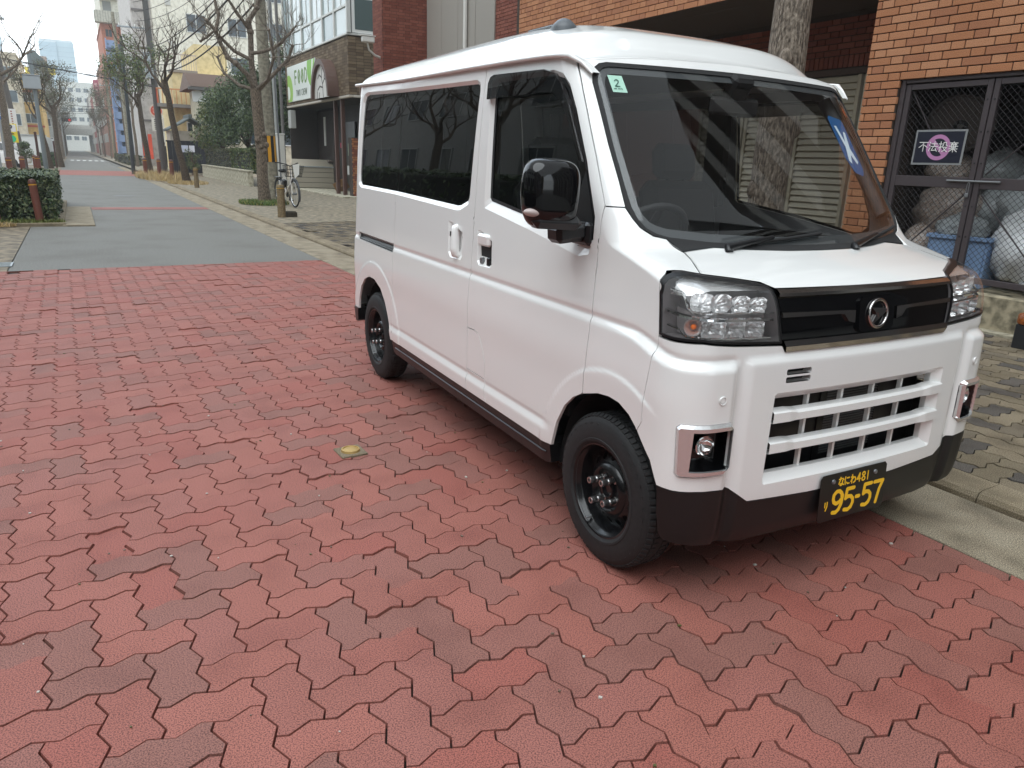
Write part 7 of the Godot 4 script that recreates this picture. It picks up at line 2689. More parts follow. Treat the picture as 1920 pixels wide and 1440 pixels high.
func bicycle() -> void:
	# city bicycle facing the camera, slightly turned, basket in front
	var t := thing("bicycle", "silver city bicycle with a black wire basket parked beside the stone post", "bicycle", Vector3(2.42, .07, -17.6), .10)
	var R := .33
	for q in [[.55, "front"], [-.55, "rear"]]:
		var w := Node3D.new()
		w.name = "wheel"
		t.add_child(w, true)
		w.position = Vector3(0, R, q[0])
		var b := MB.new()
		var p := []
		var r := []
		for i in 33:
			var a := TAU * i / 32
			p.append(Vector3(0, cos(a), sin(a)) * (R - .018)); r.append(.019)
		b.tube(p, r, 8, false)
		part("tyre", b, mats.rubber, w)
		b = MB.new()
		for i in 33: p[i] = Vector3(0, cos(TAU * i / 32), sin(TAU * i / 32)) * (R - .045); r[i] = .011
		b.tube(p, r, 6, false)
		part("rim", b, mats.chrome, w)
		for i in 14:
			b = MB.new()
			var a := TAU * i / 14
			b.cyl(Vector3((.03 if i % 2 else -.03), 0, 0), Vector3(0, cos(a), sin(a)) * (R - .05), .0025, .0025, 4, false)
			part("spoke", b, mats.metal_grey, w)
		b = MB.new()
		b.cyl(Vector3(-.05, 0, 0), Vector3(.05, 0, 0), .03, .03, 10)
		part("hub", b, mats.metal_grey, w)
		b = MB.new()
		p = []
		r = []
		for i in 13:
			var a := lerpf(-.5, 2.3, i / 12.0) if q[0] > 0 else lerpf(.3, 3.0, i / 12.0)
			p.append(Vector3(0, sin(a), cos(a) * (1.0)) * (R + .03)); r.append(.022)
		b.tube(p, r, 6)
		part("mudguard", b, pm(hx("3b3d40"), 0.35), w)
	var wh := pm(hx("c9c3bd"), 0.3)
	var b2 := MB.new()
	b2.tube([Vector3(0, .82, .36), Vector3(0, .55, .28), Vector3(0, .38, .02), Vector3(0, .30, -.08)], [.022, .022, .022, .022], 8)
	b2.tube([Vector3(0, .30, -.08), Vector3(0, .82, -.22)], [.018, .016], 8)
	b2.tube([Vector3(-.05, R, -.55), Vector3(-.03, .31, -.1)], [.011, .011], 6)
	b2.tube([Vector3(.05, R, -.55), Vector3(.03, .31, -.1)], [.011, .011], 6)
	b2.tube([Vector3(0, .70, -.19), Vector3(.05, R, -.55)], [.01, .01], 6)
	b2.tube([Vector3(0, .70, -.19), Vector3(-.05, R, -.55)], [.01, .01], 6)
	part("frame", b2, wh, t)
	b2 = MB.new()
	b2.tube([Vector3(0, .95, .33), Vector3(0, .70, .42), Vector3(-.05, .62, .45), Vector3(-.055, R, .55)], [.018, .018, .013, .011], 8)
	b2.tube([Vector3(0, .70, .42), Vector3(.05, .62, .45), Vector3(.055, R, .55)], [.016, .013, .011], 8)
	part("fork", b2, wh, t)
	b2 = MB.new()
	b2.tube([Vector3(-.28, 1.06, .08), Vector3(-.24, 1.06, .22), Vector3(-.08, 1.02, .33), Vector3(0, .98, .33), Vector3(.08, 1.02, .33), Vector3(.24, 1.06, .22), Vector3(.28, 1.06, .08)], [.016, .013, .012, .012, .012, .013, .016], 8)
	part("handlebar", b2, mats.matt_black, t)
	b2 = MB.new()
	b2.ball(Vector3(0, .86, -.25), Vector3(.10, .045, .14), 8)
	part("saddle", b2, mats.matt_black, t)
	b2 = MB.new()
	b2.box(Vector3(0, .70, -.52), Vector3(.14, .02, .34), Basis(), .005)
	part("carrier", b2, mats.metal_grey, t)
	b2 = MB.new()
	b2.cyl(Vector3(.03, .30, -.08), Vector3(.045, .30, -.08), .09, .09, 20)
	b2.box(Vector3(.08, .22, -.05), Vector3(.02, .17, .02), Basis(Vector3(1, 0, 0), .3))
	b2.box(Vector3(.12, .14, -.02), Vector3(.09, .02, .07), Basis(), .005)
	b2.box(Vector3(-.12, .46, -.14), Vector3(.09, .02, .07), Basis(), .005)
	b2.box(Vector3(-.07, .38, -.11), Vector3(.02, .17, .02), Basis(Vector3(1, 0, 0), .3))
	part("crank", b2, mats.matt_black, t)
	b2 = MB.new()
	var bk := [Vector3(-.19, .74, .40), Vector3(.19, .98, .74)]
	for i in 8:
		var f := i / 7.0
		for q in [[Vector3(lerpf(-.16, .16, f), .74, .40), Vector3(lerpf(-.20, .20, f), 1.0, .36)], [Vector3(lerpf(-.16, .16, f), .74, .66), Vector3(lerpf(-.20, .20, f), 1.0, .74)], [Vector3(-.16, .74, lerpf(.40, .66, f)), Vector3(-.20, 1.0, lerpf(.36, .74, f))], [Vector3(.16, .74, lerpf(.40, .66, f)), Vector3(.20, 1.0, lerpf(.36, .74, f))]]:
			b2.cyl(q[0], q[1], .004, .004, 4, false)
	for j in 4:
		var y := lerpf(.74, 1.0, j / 3.0)
		var w := lerpf(.16, .20, j / 3.0)
		var z0 := lerpf(.40, .36, j / 3.0)
		var z1 := lerpf(.66, .74, j / 3.0)
		b2.tube([Vector3(-w, y, z0), Vector3(w, y, z0), Vector3(w, y, z1), Vector3(-w, y, z1), Vector3(-w, y, z0)], [.005, .005, .005, .005, .005], 4)
	part("basket", b2, mats.matt_black, t)
	b2 = MB.new()
	b2.plate(PackedVector2Array([Vector2(-.09, 1.02), Vector2(.08, 1.05), Vector2(.06, .80), Vector2(-.05, .70)]), Vector3(0, 0, .765), Vector3(1, 0, 0), Vector3.UP, .004)
	part("white_card", b2, pm(hx("e6e6e2"), 0.6), t)
	b2 = MB.new()
	b2.box(Vector3(.0, .50, -.16), Vector3(.09, .30, .13), Basis(Vector3(1, 0, 0), .25), .02)
	part("battery", b2, mats.satin_black, t)
	b2 = MB.new()
	b2.tube([Vector3(.06, .30, -.5), Vector3(.16, .0, -.50)], [.01, .01], 6)
	part("kickstand", b2, mats.metal_grey, t)

# ---------------------------------------------------------------- left side of the street
func street_left() -> void:
	hedge("clipped_hedge", "glossy dark green hedge behind the near brown bollard", Vector3(-3.9, .02, -19.5), Vector3(-2.55, .78, -13.75), 15000, .075, [Color(.035, .06, .022), Color(.05, .085, .03), Color(.022, .04, .016), Color(.10, .13, .05), Color(.16, .18, .09)], 71)
	bollard(Vector3(-2.80, .03, -13.62), .76, .062, "brown bollard with an orange band in front of the dark green hedge", "", .05)
	bollard(Vector3(-3.42, .03, -13.62), .76, .062, "brown bollard beside the dry leaves at the hedge end", "", .05)
	tuft("dry_grass", "brown dry leaves at the foot of the bollard by the hedge", Vector3(-3.40, .02, -13.35), .25, .18, 300, .10, STRAW, 72)
	tuft("grass_tuft", "yellow green weeds along the planter edge under the hedge", Vector3(-2.95, .06, -13.55), .55, .10, 500, .09, [Color(.12, .15, .03), Color(.16, .18, .05)], 73)
	tuft("dry_grass", "straw coloured dry grass behind the far left bollards", Vector3(-3.5, .02, -37.0), .55, 1.6, 900, .22, STRAW, 74)
	for q in [[-3.95, -34.0], [-3.55, -37.5], [-4.2, -31.0], [-3.75, -40.2]]: bollard(Vector3(q[0], .02, q[1]), .9, .095, "brown bollard with an orange band beyond the green hedge", "brown bollards on the left", .02)
	for q in [[-3.62, -41.0, 1.9], [-3.2, -56.0, 1.6]]:
		var st := thing("brown_post", "tall slim brown steel post beyond the left bollards", "post", Vector3(q[0], .0, q[1]), 0.0, "slim brown posts")
		var pb := MB.new()
		pb.cyl(Vector3.ZERO, Vector3(0, q[2], 0), .055, .055, 12)
		part("shaft", pb, pm(hx("4c3029"), 0.6), st)
		pb = MB.new()
		pb.lathe([Vector2(.062, q[2]), Vector2(.06, q[2] + .05), Vector2(0, q[2] + .07)], Vector3.ZERO, Vector3.UP, 12)
		part("cap", pb, pm(hx("4c3029"), 0.6), st)
	# round clipped bush
	rng.seed = 80
	var tb := thing("topiary_bush", "small round topiary bush on a thin stem by the white car", "bush", Vector3(-4.35, 0, -46.0))
	var b := MB.new()
	b.cyl(Vector3.ZERO, Vector3(0, .9, 0), .03, .03, 6)
	part("stem", b, mats.bark_dark, tb)
	b = MB.new()
	for q in [[.95, .42], [1.35, .28]]: leaves(b, Vector3(0, q[0], 0), Vector3(q[1], q[1] * .75, q[1]), 500, .09, GREEN)
	part("crown", b, leaf_mat("leaf"), tb).set_meta("kind", "stuff")
	# trees
	bare_tree("street_tree", "dark leaning tree at the far left edge with a bare knobbly crown", Vector3(-4.55, .02, -37.5), 4.3, .17, Vector3(-.02, 0, .02), 88, 0, mats.bark, "", DRYG, 3)
	bare_tree("street_tree", "dark pollarded tree with sparse leaves left of the road past the crossing", Vector3(-2.95, .02, -58.0), 3.9, .165, Vector3(-.01, 0, 0), 90, 12, mats.bark_dark, "", DRYG, 3)
	bare_tree("street_tree", "slim leaning tree beside the left lamp pole", Vector3(-3.45, .02, -54.0), 3.6, .13, Vector3(-.10, 0, 0), 93, 8, mats.bark_dark, "", DRYG, 3)
	var far := [[-3.3, -78.0, 95], [-3.2, -96.0, 96], [-3.3, -118.0, 97], [-3.2, -140.0, 98], [-3.3, -165.0, 99]]
	for i in far.size(): bare_tree("street_tree", "%s thin tree along the left kerb past the low shrubs" % ORD[i], Vector3(far[i][0], .02, far[i][1]), 4.4, .11, Vector3(0, 0, 0), far[i][2], 18, mats.bark, "far trees on the left", DRYG, 3)
	hedge("low_shrubs", "low dark shrubs under the left trees past the crossing", Vector3(-4.3, 0, -72.0), Vector3(-3.2, .85, -59.5), 1600, .16, GREEN, 101)
	hedge("low_shrubs", "low shrubs under the right trees past the crossing", Vector3(1.6, 0, -90.0), Vector3(2.6, .8, -66.0), 1600, .16, DRYG, 102)
	utility_pole(Vector3(-3.72, 0, -53.0), 6.6, .13, "grey steel lamp pole with a box on top past the left bollards", pm(hx("6f7779"), 0.5, 0.3), [], "", -.002)
	var lb := thing("junction_box", "grey metal box fixed to the top of the left lamp pole", "box", Vector3(-3.80, 4.75, -52.9))
	slab("case", Vector3(-.45, -.2, -.2), Vector3(.45, .55, .2), mats.galv, lb, .03)
	slab("lid", Vector3(-.48, .551, -.23), Vector3(.48, .60, .23), mats.galv, lb, .01)
	utility_pole(Vector3(-4.55, 0, -48.0), 9.0, .14, "leaning dark utility pole behind the parking sign", pm(hx("5d5954"), 0.8), [[7.6, 0, 1.3]], "", .075)
	utility_pole(Vector3(-5.25, 0, -47.0), 9.0, .12, "pale steel pole carrying the parking sign", mats.galv, [], "", .01)
	parking_sign()
	car()
	# white boundary wall and the plots behind
	var w := thing("white_wall", "plain white boundary wall with a grey band past the lamp pole", "wall")
	slab("wall", Vector3(-5.7, 0, -63.0), Vector3(-3.75, 2.0, -62.8), pm(hx("d9dad8"), 0.8), w)
	slab("coping", Vector3(-5.75, 2.001, -63.05), Vector3(-3.7, 2.08, -62.75), pm(hx("a9acae"), 0.8), w)
	slab("return", Vector3(-3.9, 0, -90.0), Vector3(-3.75, 2.0, -63.05), pm(hx("c9cac8"), 0.8), w)

func parking_sign() -> void:
	var t := thing("parking_sign", "yellow and white parking sign with a P and a green disc", "sign", Vector3(-4.78, 0, -45.0))
	var b := MB.new()
	b.cyl(Vector3(-.42, 0, -.1), Vector3(-.42, 3.0, -.1), .06, .06, 10)
	part("post", b, mats.galv, t)
	slab("board", Vector3(-.26, 1.45, -.03), Vector3(.26, 2.36, .03), pm(hx("e6d43a"), 0.5), t, .01)
	slab("white_field", Vector3(-.22, 1.98, .031), Vector3(.22, 2.32, .034), pm(hx("e4e6e4"), 0.5), t)
	text("letter", "P", .44, .01, pm(hx("2a2e33"), 0.5), t, Vector3(-.04, 2.15, .04), Basis(), true)
	text("small_letters", "24h", .14, .01, pm(hx("3a3420"), 0.5), t, Vector3(.0, 1.88, .04), Basis(), true)
	b = MB.new()
	b.lathe([Vector2(0, .012), Vector2(.17, .012), Vector2(.17, 0)], Vector3(0, 1.64, .031), Vector3(0, 0, 1), 24)
	part("green_disc", b, pm(hx("2bc48a"), 0.5), t)
	slab("white_banner", Vector3(-.36, 2.02, -.6), Vector3(.30, 3.1, -.56), pm(hx("dfdedb"), 0.6), t)
	b = MB.new()
	for c in 2:
		for k in 7: b.box(Vector3(-.12 + c * .22, 2.98 - k * .12, -.557), Vector3(.07, .06, .004))
	part("banner_lettering", b, pm(hx("9a5a50"), 0.6), t)
	var s := thing("blue_sign", "blue street sign with a white arrow at the far left edge", "sign", Vector3(-4.85, 0, -40.0))
	slab("panel", Vector3(-.30, 2.42, -.02), Vector3(.26, 2.72, .02), pm(hx("2f5fa8"), 0.5), s, .01)
	b = MB.new()
	strokes(b, [[[-.15, 2.50], [.12, 2.62], [.03, 2.65]], [[.12, 2.62], [.06, 2.54]]], Vector3(0, 0, .022), Vector3(1, 0, 0), Vector3.UP, .04, .002)
	part("arrow", b, pm(hx("dfe3e6"), 0.5), s)
	b = MB.new()
	b.cyl(Vector3(-.25, 0, -.06), Vector3(-.25, 2.9, -.06), .035, .035, 8)
	part("post", b, mats.galv, s)

func car() -> void:
	# small white hatchback parked far on the left
	var t := thing("parked_car", "small white hatchback parked behind the left bollards", "car", Vector3(-6.3, 0, -53.5), 1.35)
	var W: StandardMaterial3D = mats.white
	var pr := [[-1.75, .30], [-1.80, .62], [-1.72, .92], [-1.35, 1.02], [-.75, 1.46], [.75, 1.50], [1.45, 1.02], [1.78, .92], [1.82, .40], [1.75, .28]]
	var b := MB.new()
	var sec := func(f: float) -> Array:
		var r := []
		for q in pr:
			var y: float = q[1]
			var k := 1.0 - (smooth(.9, 1.5, y) * .22)
			r.append(Vector3(f * .80 * k, y, q[0] * (1.0 - .05 * f * f)))
		return r
	var prev: Array = sec.call(-1.0)
	for i in 8:
		var cur: Array = sec.call(-1.0 + 2.0 * (i + 1) / 8.0)
		for j in pr.size(): b.quad(prev[j], cur[j], cur[(j + 1) % pr.size()], prev[(j + 1) % pr.size()])
		prev = cur
	for s in [-1.0, 1.0]:
		var p: Array = sec.call(s)
		for j in range(1, pr.size() - 1):
			if s > 0: b.tri(p[0], p[j], p[j + 1])
			else: b.tri(p[0], p[j + 1], p[j])
	part("body", b, W, t)
	var gm := pm(hx("12181a"), 0.08)
	for s in [-1.0, 1.0]:
		b = MB.new()
		var x := func(y: float) -> float: return s * (.80 * (1.0 - smooth(.9, 1.5, y) * .22) + .006)
		b.quad(Vector3(x.call(1.04), 1.04, -1.1), Vector3(x.call(1.04), 1.04, -.05), Vector3(x.call(1.42), 1.42, -.05), Vector3(x.call(1.42), 1.42, -.66))
		b.quad(Vector3(x.call(1.04), 1.04, .03), Vector3(x.call(1.04), 1.04, 1.15), Vector3(x.call(1.43), 1.43, .72), Vector3(x.call(1.43), 1.43, .03))
		part("side_window", b, gm, t)
		b = MB.new()
		b.box(Vector3(s * .55, .78, 1.77), Vector3(.34, .16, .1), Basis(), .03)
		part("headlight", b, mats.chrome, t)
		for z in [-1.1, 1.12]:
			b = MB.new()
			b.cyl(Vector3(s * .62, .29, z), Vector3(s * .81, .29, z), .29, .29, 20)
			var w := part("wheel", b, mats.rubber, t)
			b = MB.new()
			b.cyl(Vector3(s * .80, .29, z), Vector3(s * .82, .29, z), .18, .18, 16)
			part("rim", b, mats.metal_grey, w)
	b = MB.new()
	b.quad(Vector3(-.58, 1.45, .82), Vector3(.58, 1.45, .82), Vector3(.66, 1.07, 1.41), Vector3(-.66, 1.07, 1.41))
	part("windscreen", b, gm, t)

# ---------------------------------------------------------------- buildings
# windows on a face: o is the lower left corner of the face, u its direction to the right, n outwards
func windows(t: Node3D, o: Vector3, u: Vector3, n: Vector3, cols: int, rows: int, w: float, h: float, dx: float, dy: float, x0: float, y0: float, fm: Material, gm: Material, called := "window") -> void:
	var b := MB.new()
	var bs := Basis(u, Vector3.UP, n)
	for q in [[Vector3(0, -h * .5 - .03, 0), Vector3(w + .12, .06, .08)], [Vector3(0, h * .5 + .03, 0), Vector3(w + .12, .06, .08)], [Vector3(-w * .5 - .03, 0, 0), Vector3(.06, h, .08)], [Vector3(w * .5 + .03, 0, 0), Vector3(.06, h, .08)], [Vector3(0, 0, -.01), Vector3(.05, h, .05)]]:
		b.box(q[0], q[1])
	var fmesh := b.mesh(fm)
	b = MB.new()
	b.box(Vector3(0, 0, -.02), Vector3(w, h, .03))
	var pmesh := b.mesh(gm)
	for r in rows:
		for c in cols:
			var q := partm(called, fmesh, t)
			q.transform = Transform3D(bs, o + u * (x0 + c * dx) + Vector3.UP * (y0 + r * dy) + n * .03)
			partm("pane", pmesh, q)

func block(called: String, label: String, lo: Vector3, hi: Vector3, m: Material, roof_m: Material = null) -> Node3D:
	var t := thing(called, label, "building")
	slab("walls", lo, hi, m, t)
	slab("parapet", Vector3(lo.x - .1, hi.y, lo.z - .1), Vector3(hi.x + .1, hi.y + .25, hi.z + .1), roof_m if roof_m else m, t)
	return t

func plaster(key: String, col: String) -> StandardMaterial3D:
	return tm(key, ntex("plaster", 0.02, [[0.0, Color(0.84, 0.83, 0.81)], [0.5, Color(0.95, 0.95, 0.94)], [1.0, Color(1, 1, 1)]], 512, 5), 0.25, hx(col), 0.9)

func far_city() -> void:
	var F := Vector3(0, 0, 1)
	var U := Vector3(1, 0, 0)
	var gl := pm(hx("39434a"), 0.12)
	var gl2 := pm(hx("59646a"), 0.15)
	var fr := pm(hx("cfcfca"), 0.6)
	# white apartment block behind the garden
	var t := block("white_apartment_block", "tall cream white apartment block behind the yellow house", Vector3(4.4, 0, -82), Vector3(20, 34, -66), plaster("pl_white", "e9e4d6"))
	windows(t, Vector3(4.4, 0, -66), U, F, 3, 9, 1.35, 1.25, 3.1, 2.9, 3.1, 2.3, fr, gl)
	for k in 4: slab("vent_cover", Vector3(5.35, 3.4 + k * 2.9, -65.99), Vector3(5.75, 3.75 + k * 2.9, -65.93), pm(hx("b9b7b0"), 0.6), t)
	windows(t, Vector3(4.4, 0, -82), F, Vector3(-1, 0, 0), 4, 9, 1.3, 1.3, 3.6, 2.9, 2.5, 2.3, fr, gl2)
	# corrugated grey annex with stairwell bars
	t = block("ribbed_annex", "pale grey ribbed annex with dark bars beside the white block", Vector3(2.95, 0, -80), Vector3(4.39, 34, -67), plaster("pl_grey", "cfc9c6"))
	for k in 9: slab("rib", Vector3(3.0 + k * .15, 0, -66.99), Vector3(3.06 + k * .15, 34, -66.93), plaster("pl_grey", "cfc9c6"), t)
	for k in 8: slab("dark_bar", Vector3(3.0, 3.5 + k * 2.7, -66.92), Vector3(4.1, 3.65 + k * 2.7, -66.86), pm(hx("6a6461"), 0.7), t)
	# terracotta tower with white balconies on top
	t = block("terracotta_tower", "terracotta pink tower with white balconied upper floors", Vector3(3.1, 0, -138), Vector3(13, 17.2, -120), plaster("pl_terra", "b87660"))
	windows(t, Vector3(3.1, 0, -120), U, F, 1, 7, .75, .9, 3, 2.45, .85, 1.6, pm(hx("a86a55"), 0.7), gl)
	slab("upper_floors", Vector3(3.3, 17.46, -137.5), Vector3(13, 40, -120.4), plaster("pl_white", "e9e4d6"), t)
	for k in 6:
		slab("balcony", Vector3(2.4, 17.47 + k * 3.0, -120.4), Vector3(5.6, 18.9 + k * 3.0, -118.8), plaster("pl_balc", "c9c6bb"), t)
		for j in 10: slab("baluster", Vector3(2.45 + j * .32, 17.5 + k * 3.0, -118.79), Vector3(2.52 + j * .32, 18.88 + k * 3.0, -118.74), plaster("pl_balc2", "a9a79d"), t)
		slab("balcony_door", Vector3(3.6, 18.95 + k * 3.0, -120.39), Vector3(4.6, 20.3 + k * 3.0, -120.34), pm(hx("8a8a86"), 0.3), t)
	# fire stair, blue steel
	t = thing("fire_stair", "blue steel outside staircase between the tower and the ribbed annex", "staircase")
	var bl := pm(hx("8fa3c8"), 0.5)
	slab("stair_core", Vector3(2.35, 0, -88), Vector3(3.4, 11.3, -86.5), pm(hx("5a626e"), 0.7), t)
	for k in 10:
		slab("landing", Vector3(1.85, .9 + k * 1.1, -88), Vector3(2.8, 1.0 + k * 1.1, -85.5), bl, t)
		slab("railing", Vector3(1.80, 1.001 + k * 1.1, -85.6), Vector3(2.8, 1.55 + k * 1.1, -85.5), bl, t)
	for x in [1.8, 3.3]: slab("post", Vector3(x, 0, -85.49), Vector3(x + .1, 11.6, -85.35), bl, t)
	slab("shaft", Vector3(1.9, 0, -86.4), Vector3(2.25, 8.2, -85.8), pm(hx("9fb4da"), 0.5), t)
	# row of mixed buildings further on the right
	var cs := ["b98a78", "9a6f60", "d6cfc2", "a65a52", "c9c4bb", "8f8a86"]
	for k in 6:
		var z1 := -140.0 - k * 22
		t = block("street_building", ["pinkish tiled building in the row far along the right side", "brown building in the row far along the right side", "pale building in the row far along the right side", "red fronted building in the row far along the right side", "light grey building in the row far along the right side", "dark grey building in the row far along the right side"][k], Vector3(3.2, 0, z1 - 20), Vector3(14, 10.0 + 5.0 * h1(k, 2), z1), plaster("pl_r%d" % k, cs[k]))
		windows(t, Vector3(3.2, 0, z1), U, F, 2, 3, 1.2, 1.2, 2.2, 2.8, 1.3, 3.0, fr, gl)
		windows(t, Vector3(3.2, 0, z1 - 20), F, Vector3(-1, 0, 0), 5, 3, 1.6, 1.3, 3.6, 2.8, 2.4, 3.0, fr, gl2)
	t = thing("shop_banner", "narrow red vertical shop sign far along the right side", "sign", Vector3(2.6, 0, -150))
	slab("panel", Vector3(-.45, 8.2, 0), Vector3(.35, 12.4, .2), pm(hx("b8667a"), 0.7), t)
	for k in 4: slab("character", Vector3(-.25, 8.5 + k * .95, .21), Vector3(.15, 9.05 + k * .95, .24), pm(hx("e0b8bc"), 0.6), t)
	# far end: white building and footbridge across the street
	t = block("end_building", "pale hazy building closing the far end of the street", Vector3(-4.5, 0, -345), Vector3(9, 24, -330), plaster("pl_end", "dcdcd6"))
	windows(t, Vector3(-4.5, 0, -330), U, F, 5, 6, 1.6, 1.4, 2.5, 3.4, 1.6, 4.5, fr, gl2)
	t = thing("footbridge", "pale concrete bridge crossing the far end of the street", "bridge")
	slab("deck", Vector3(-9, 4.6, -250), Vector3(9, 6.2, -244), plaster("pl_bridge", "c9cac6"), t)
	slab("parapet", Vector3(-9, 6.201, -244.2), Vector3(9, 7.2, -244), plaster("pl_bridge2", "dcdcd8"), t)
	for x in [-4.2, 2.2]: slab("pier", Vector3(x, 0, -248), Vector3(x + .8, 4.6, -246.5), plaster("pl_bridge", "c9cac6"), t)
	t = thing("traffic_light", "small red traffic light hanging over the far street", "traffic light", Vector3(-2.6, 0, -120))
	slab("post", Vector3(-.6, 0, -.1), Vector3(-.45, 5.2, .1), mats.galv, t)
	slab("case", Vector3(-.45, 4.6, -.1), Vector3(.75, 5.05, .1), mats.satin_black, t)
	var b := MB.new()
	b.lathe([Vector2(0, .02), Vector2(.16, .02), Vector2(.17, 0)], Vector3(.5, 4.82, .1), Vector3(0, 0, 1), 16)
	part("red_lamp", b, pm(hx("e0302a"), 0.3), t)
	# yellow house, grey roofed house, black wall with tiled gate roof
	var ye := plaster("pl_yellow", "e0cc9c")
	t = thing("yellow_house", "ochre yellow house with a flat roof and balcony railings", "house")
	slab("walls", Vector3(3.6, 0, -57.5), Vector3(9.5, 5.9, -50.2), ye, t)
	slab("upper_wall", Vector3(5.1, 5.901, -57.4), Vector3(7.0, 7.7, -51.0), ye, t)
	slab("balcony_slab", Vector3(2.6, 3.85, -52.5), Vector3(6.2, 4.05, -49.6), pm(hx("8e8a84"), 0.8), t)
	slab("roof_edge", Vector3(3.5, 5.901, -51.0), Vector3(5.09, 6.05, -50.1), pm(hx("8f8578"), 0.8), t)
	for k in 14: slab("baluster", Vector3(2.65 + k * .26, 4.051, -49.7), Vector3(2.69 + k * .26, 4.85, -49.66), pm(hx("c98a5a"), 0.6), t)
	slab("handrail", Vector3(2.6, 4.851, -49.72), Vector3(6.2, 4.92, -49.64), pm(hx("c98a5a"), 0.6), t)
	slab("red_panel", Vector3(2.6, 4.051, -50.5), Vector3(2.66, 4.9, -49.73), pm(hx("c65a48"), 0.6), t)
	for k in 12: slab("roof_baluster", Vector3(3.5 + k * .14, 6.051, -50.25), Vector3(3.53 + k * .14, 6.9, -50.22), pm(hx("b7a79a"), 0.6), t)
	slab("roof_rail", Vector3(3.5, 6.901, -50.27), Vector3(5.1, 6.96, -50.20), pm(hx("b7a79a"), 0.6), t)
	windows(t, Vector3(3.6, 0, -50.2), U, F, 2, 1, 1.1, 1.2, 2.0, 2, 1.2, 2.4, fr, gl)
	t = thing("grey_house", "cream house with a brown tiled roof and a white balcony", "house")
	slab("walls", Vector3(4.3, 0, -48.5), Vector3(10, 4.7, -44.4), plaster("pl_cream", "cdc6b0"), t)
	var rf := MB.new()
	rf.quad(Vector3(3.8, 4.7, -44.0), Vector3(10.4, 4.7, -44.0), Vector3(10.4, 5.6, -46.5), Vector3(3.8, 5.6, -46.5))
	rf.quad(Vector3(3.8, 5.6, -46.5), Vector3(10.4, 5.6, -46.5), Vector3(10.4, 4.7, -49.0), Vector3(3.8, 4.7, -49.0))
	rf.tri(Vector3(3.8, 4.7, -44.0), Vector3(3.8, 5.6, -46.5), Vector3(3.8, 4.7, -49.0))
	rf.tri(Vector3(10.4, 4.7, -49.0), Vector3(10.4, 5.6, -46.5), Vector3(10.4, 4.7, -44.0))
	var ro := part("roof", rf, pm(hx("7d6a60"), 0.8), t)
	for k in 16: slab("tile_row", Vector3(3.8, 4.72 + k * .055, -44.06 - k * .154), Vector3(10.4, 4.76 + k * .055, -43.96 - k * .154), pm(hx("8a766b"), 0.8), ro)
	slab("eave", Vector3(3.7, 4.55, -44.35), Vector3(10.4, 4.69, -43.9), pm(hx("5d5a57"), 0.8), t)
	slab("fascia_board", Vector3(3.9, 3.95, -44.39), Vector3(9.8, 4.5, -44.3), pm(hx("d5d6d2"), 0.7), t)
	windows(t, Vector3(4.3, 0, -44.4), U, F, 3, 1, 1.3, 1.1, 1.9, 2, 1.2, 2.4, fr, gl)
	for k in 5: slab("balcony_rail", Vector3(4.35, 2.85 + k * .21, -43.7), Vector3(5.6, 2.90 + k * .21, -43.65), pm(hx("e4e4e0"), 0.5), t)
	for x in [4.35, 4.95, 5.55]: slab("balcony_post", Vector3(x, 2.8, -43.64), Vector3(x + .05, 3.78, -43.58), pm(hx("e4e4e0"), 0.5), t)
	slab("balcony_floor", Vector3(4.3, 2.72, -44.38), Vector3(5.65, 2.80, -43.6), pm(hx("c9c8c2"), 0.6), t)
	t = thing("tiled_gate", "small gate with a grey tiled roof above a black boarded wall", "gate", Vector3(3.75, 0, -46.0))
	for k in 12: slab("board", Vector3(-1.4 + k * .24, .15, 1.9), Vector3(-1.17 + k * .24, 1.78, 1.96), pm(hx("23252a"), 0.7), t)
	slab("board_cap", Vector3(-1.45, 1.781, 1.85), Vector3(1.5, 1.86, 2.0), pm(hx("1c1e22"), 0.7), t)
	slab("stone_foot", Vector3(-1.45, 0, 1.85), Vector3(1.5, .149, 2.02), mats.concrete_light, t)
	slab("notice", Vector3(-.75, 1.25, 1.961), Vector3(-.35, 1.62, 1.97), pm(hx("c9cede"), 0.6), t)
	slab("notice", Vector3(-.30, 1.27, 1.961), Vector3(-.02, 1.62, 1.97), pm(hx("dcdce2"), 0.6), t)
	for s in [-1.0, 1.0]:
		for k in 12:
			b = MB.new()
			var zz := 1.15 - k * .19
			b.tube([Vector3(0, 3.12, zz), Vector3(s * .55, 2.78, zz), Vector3(s * 1.25, 2.42, zz)], [.07, .07, .07], 6)
			part("tile_row", b, pm(hx("6d7473"), 0.7), t)
		b = MB.new()
		b.quad(Vector3(0, 3.08, 1.2), Vector3(s * 1.25, 2.38, 1.2), Vector3(s * 1.25, 2.38, -1.2), Vector3(0, 3.08, -1.2))
		part("roof_slope", b, pm(hx("4f5554"), 0.8), t)
	slab("ridge", Vector3(-.1, 3.12, -1.2), Vector3(.1, 3.30, 1.25), pm(hx("5a6160"), 0.7), t, .03)
	slab("gate_wall", Vector3(-1.1, 0, -.9), Vector3(1.1, 2.40, .9), plaster("pl_gate", "b9afa0"), t)
	# twisted shrub by the gate
	bare_tree("garden_shrub", "leafless twisted shrub in front of the tiled gate", Vector3(4.35, .05, -42.6), 1.1, .07, Vector3(0, 0, 0), 130, 14, mats.bark, "", DRYG, 3)
	# orange block between the trees and a blue slab beyond
	t = block("orange_block", "orange plastered block seen between the pollarded tree branches", Vector3(12.5, 0, -82), Vector3(15.2, 14.4, -70), plaster("pl_orange", "d9ac7c"))
	windows(t, Vector3(12.5, 0, -70), U, F, 2, 4, .8, .9, 1.3, 3.0, .7, 2.0, fr, gl2)
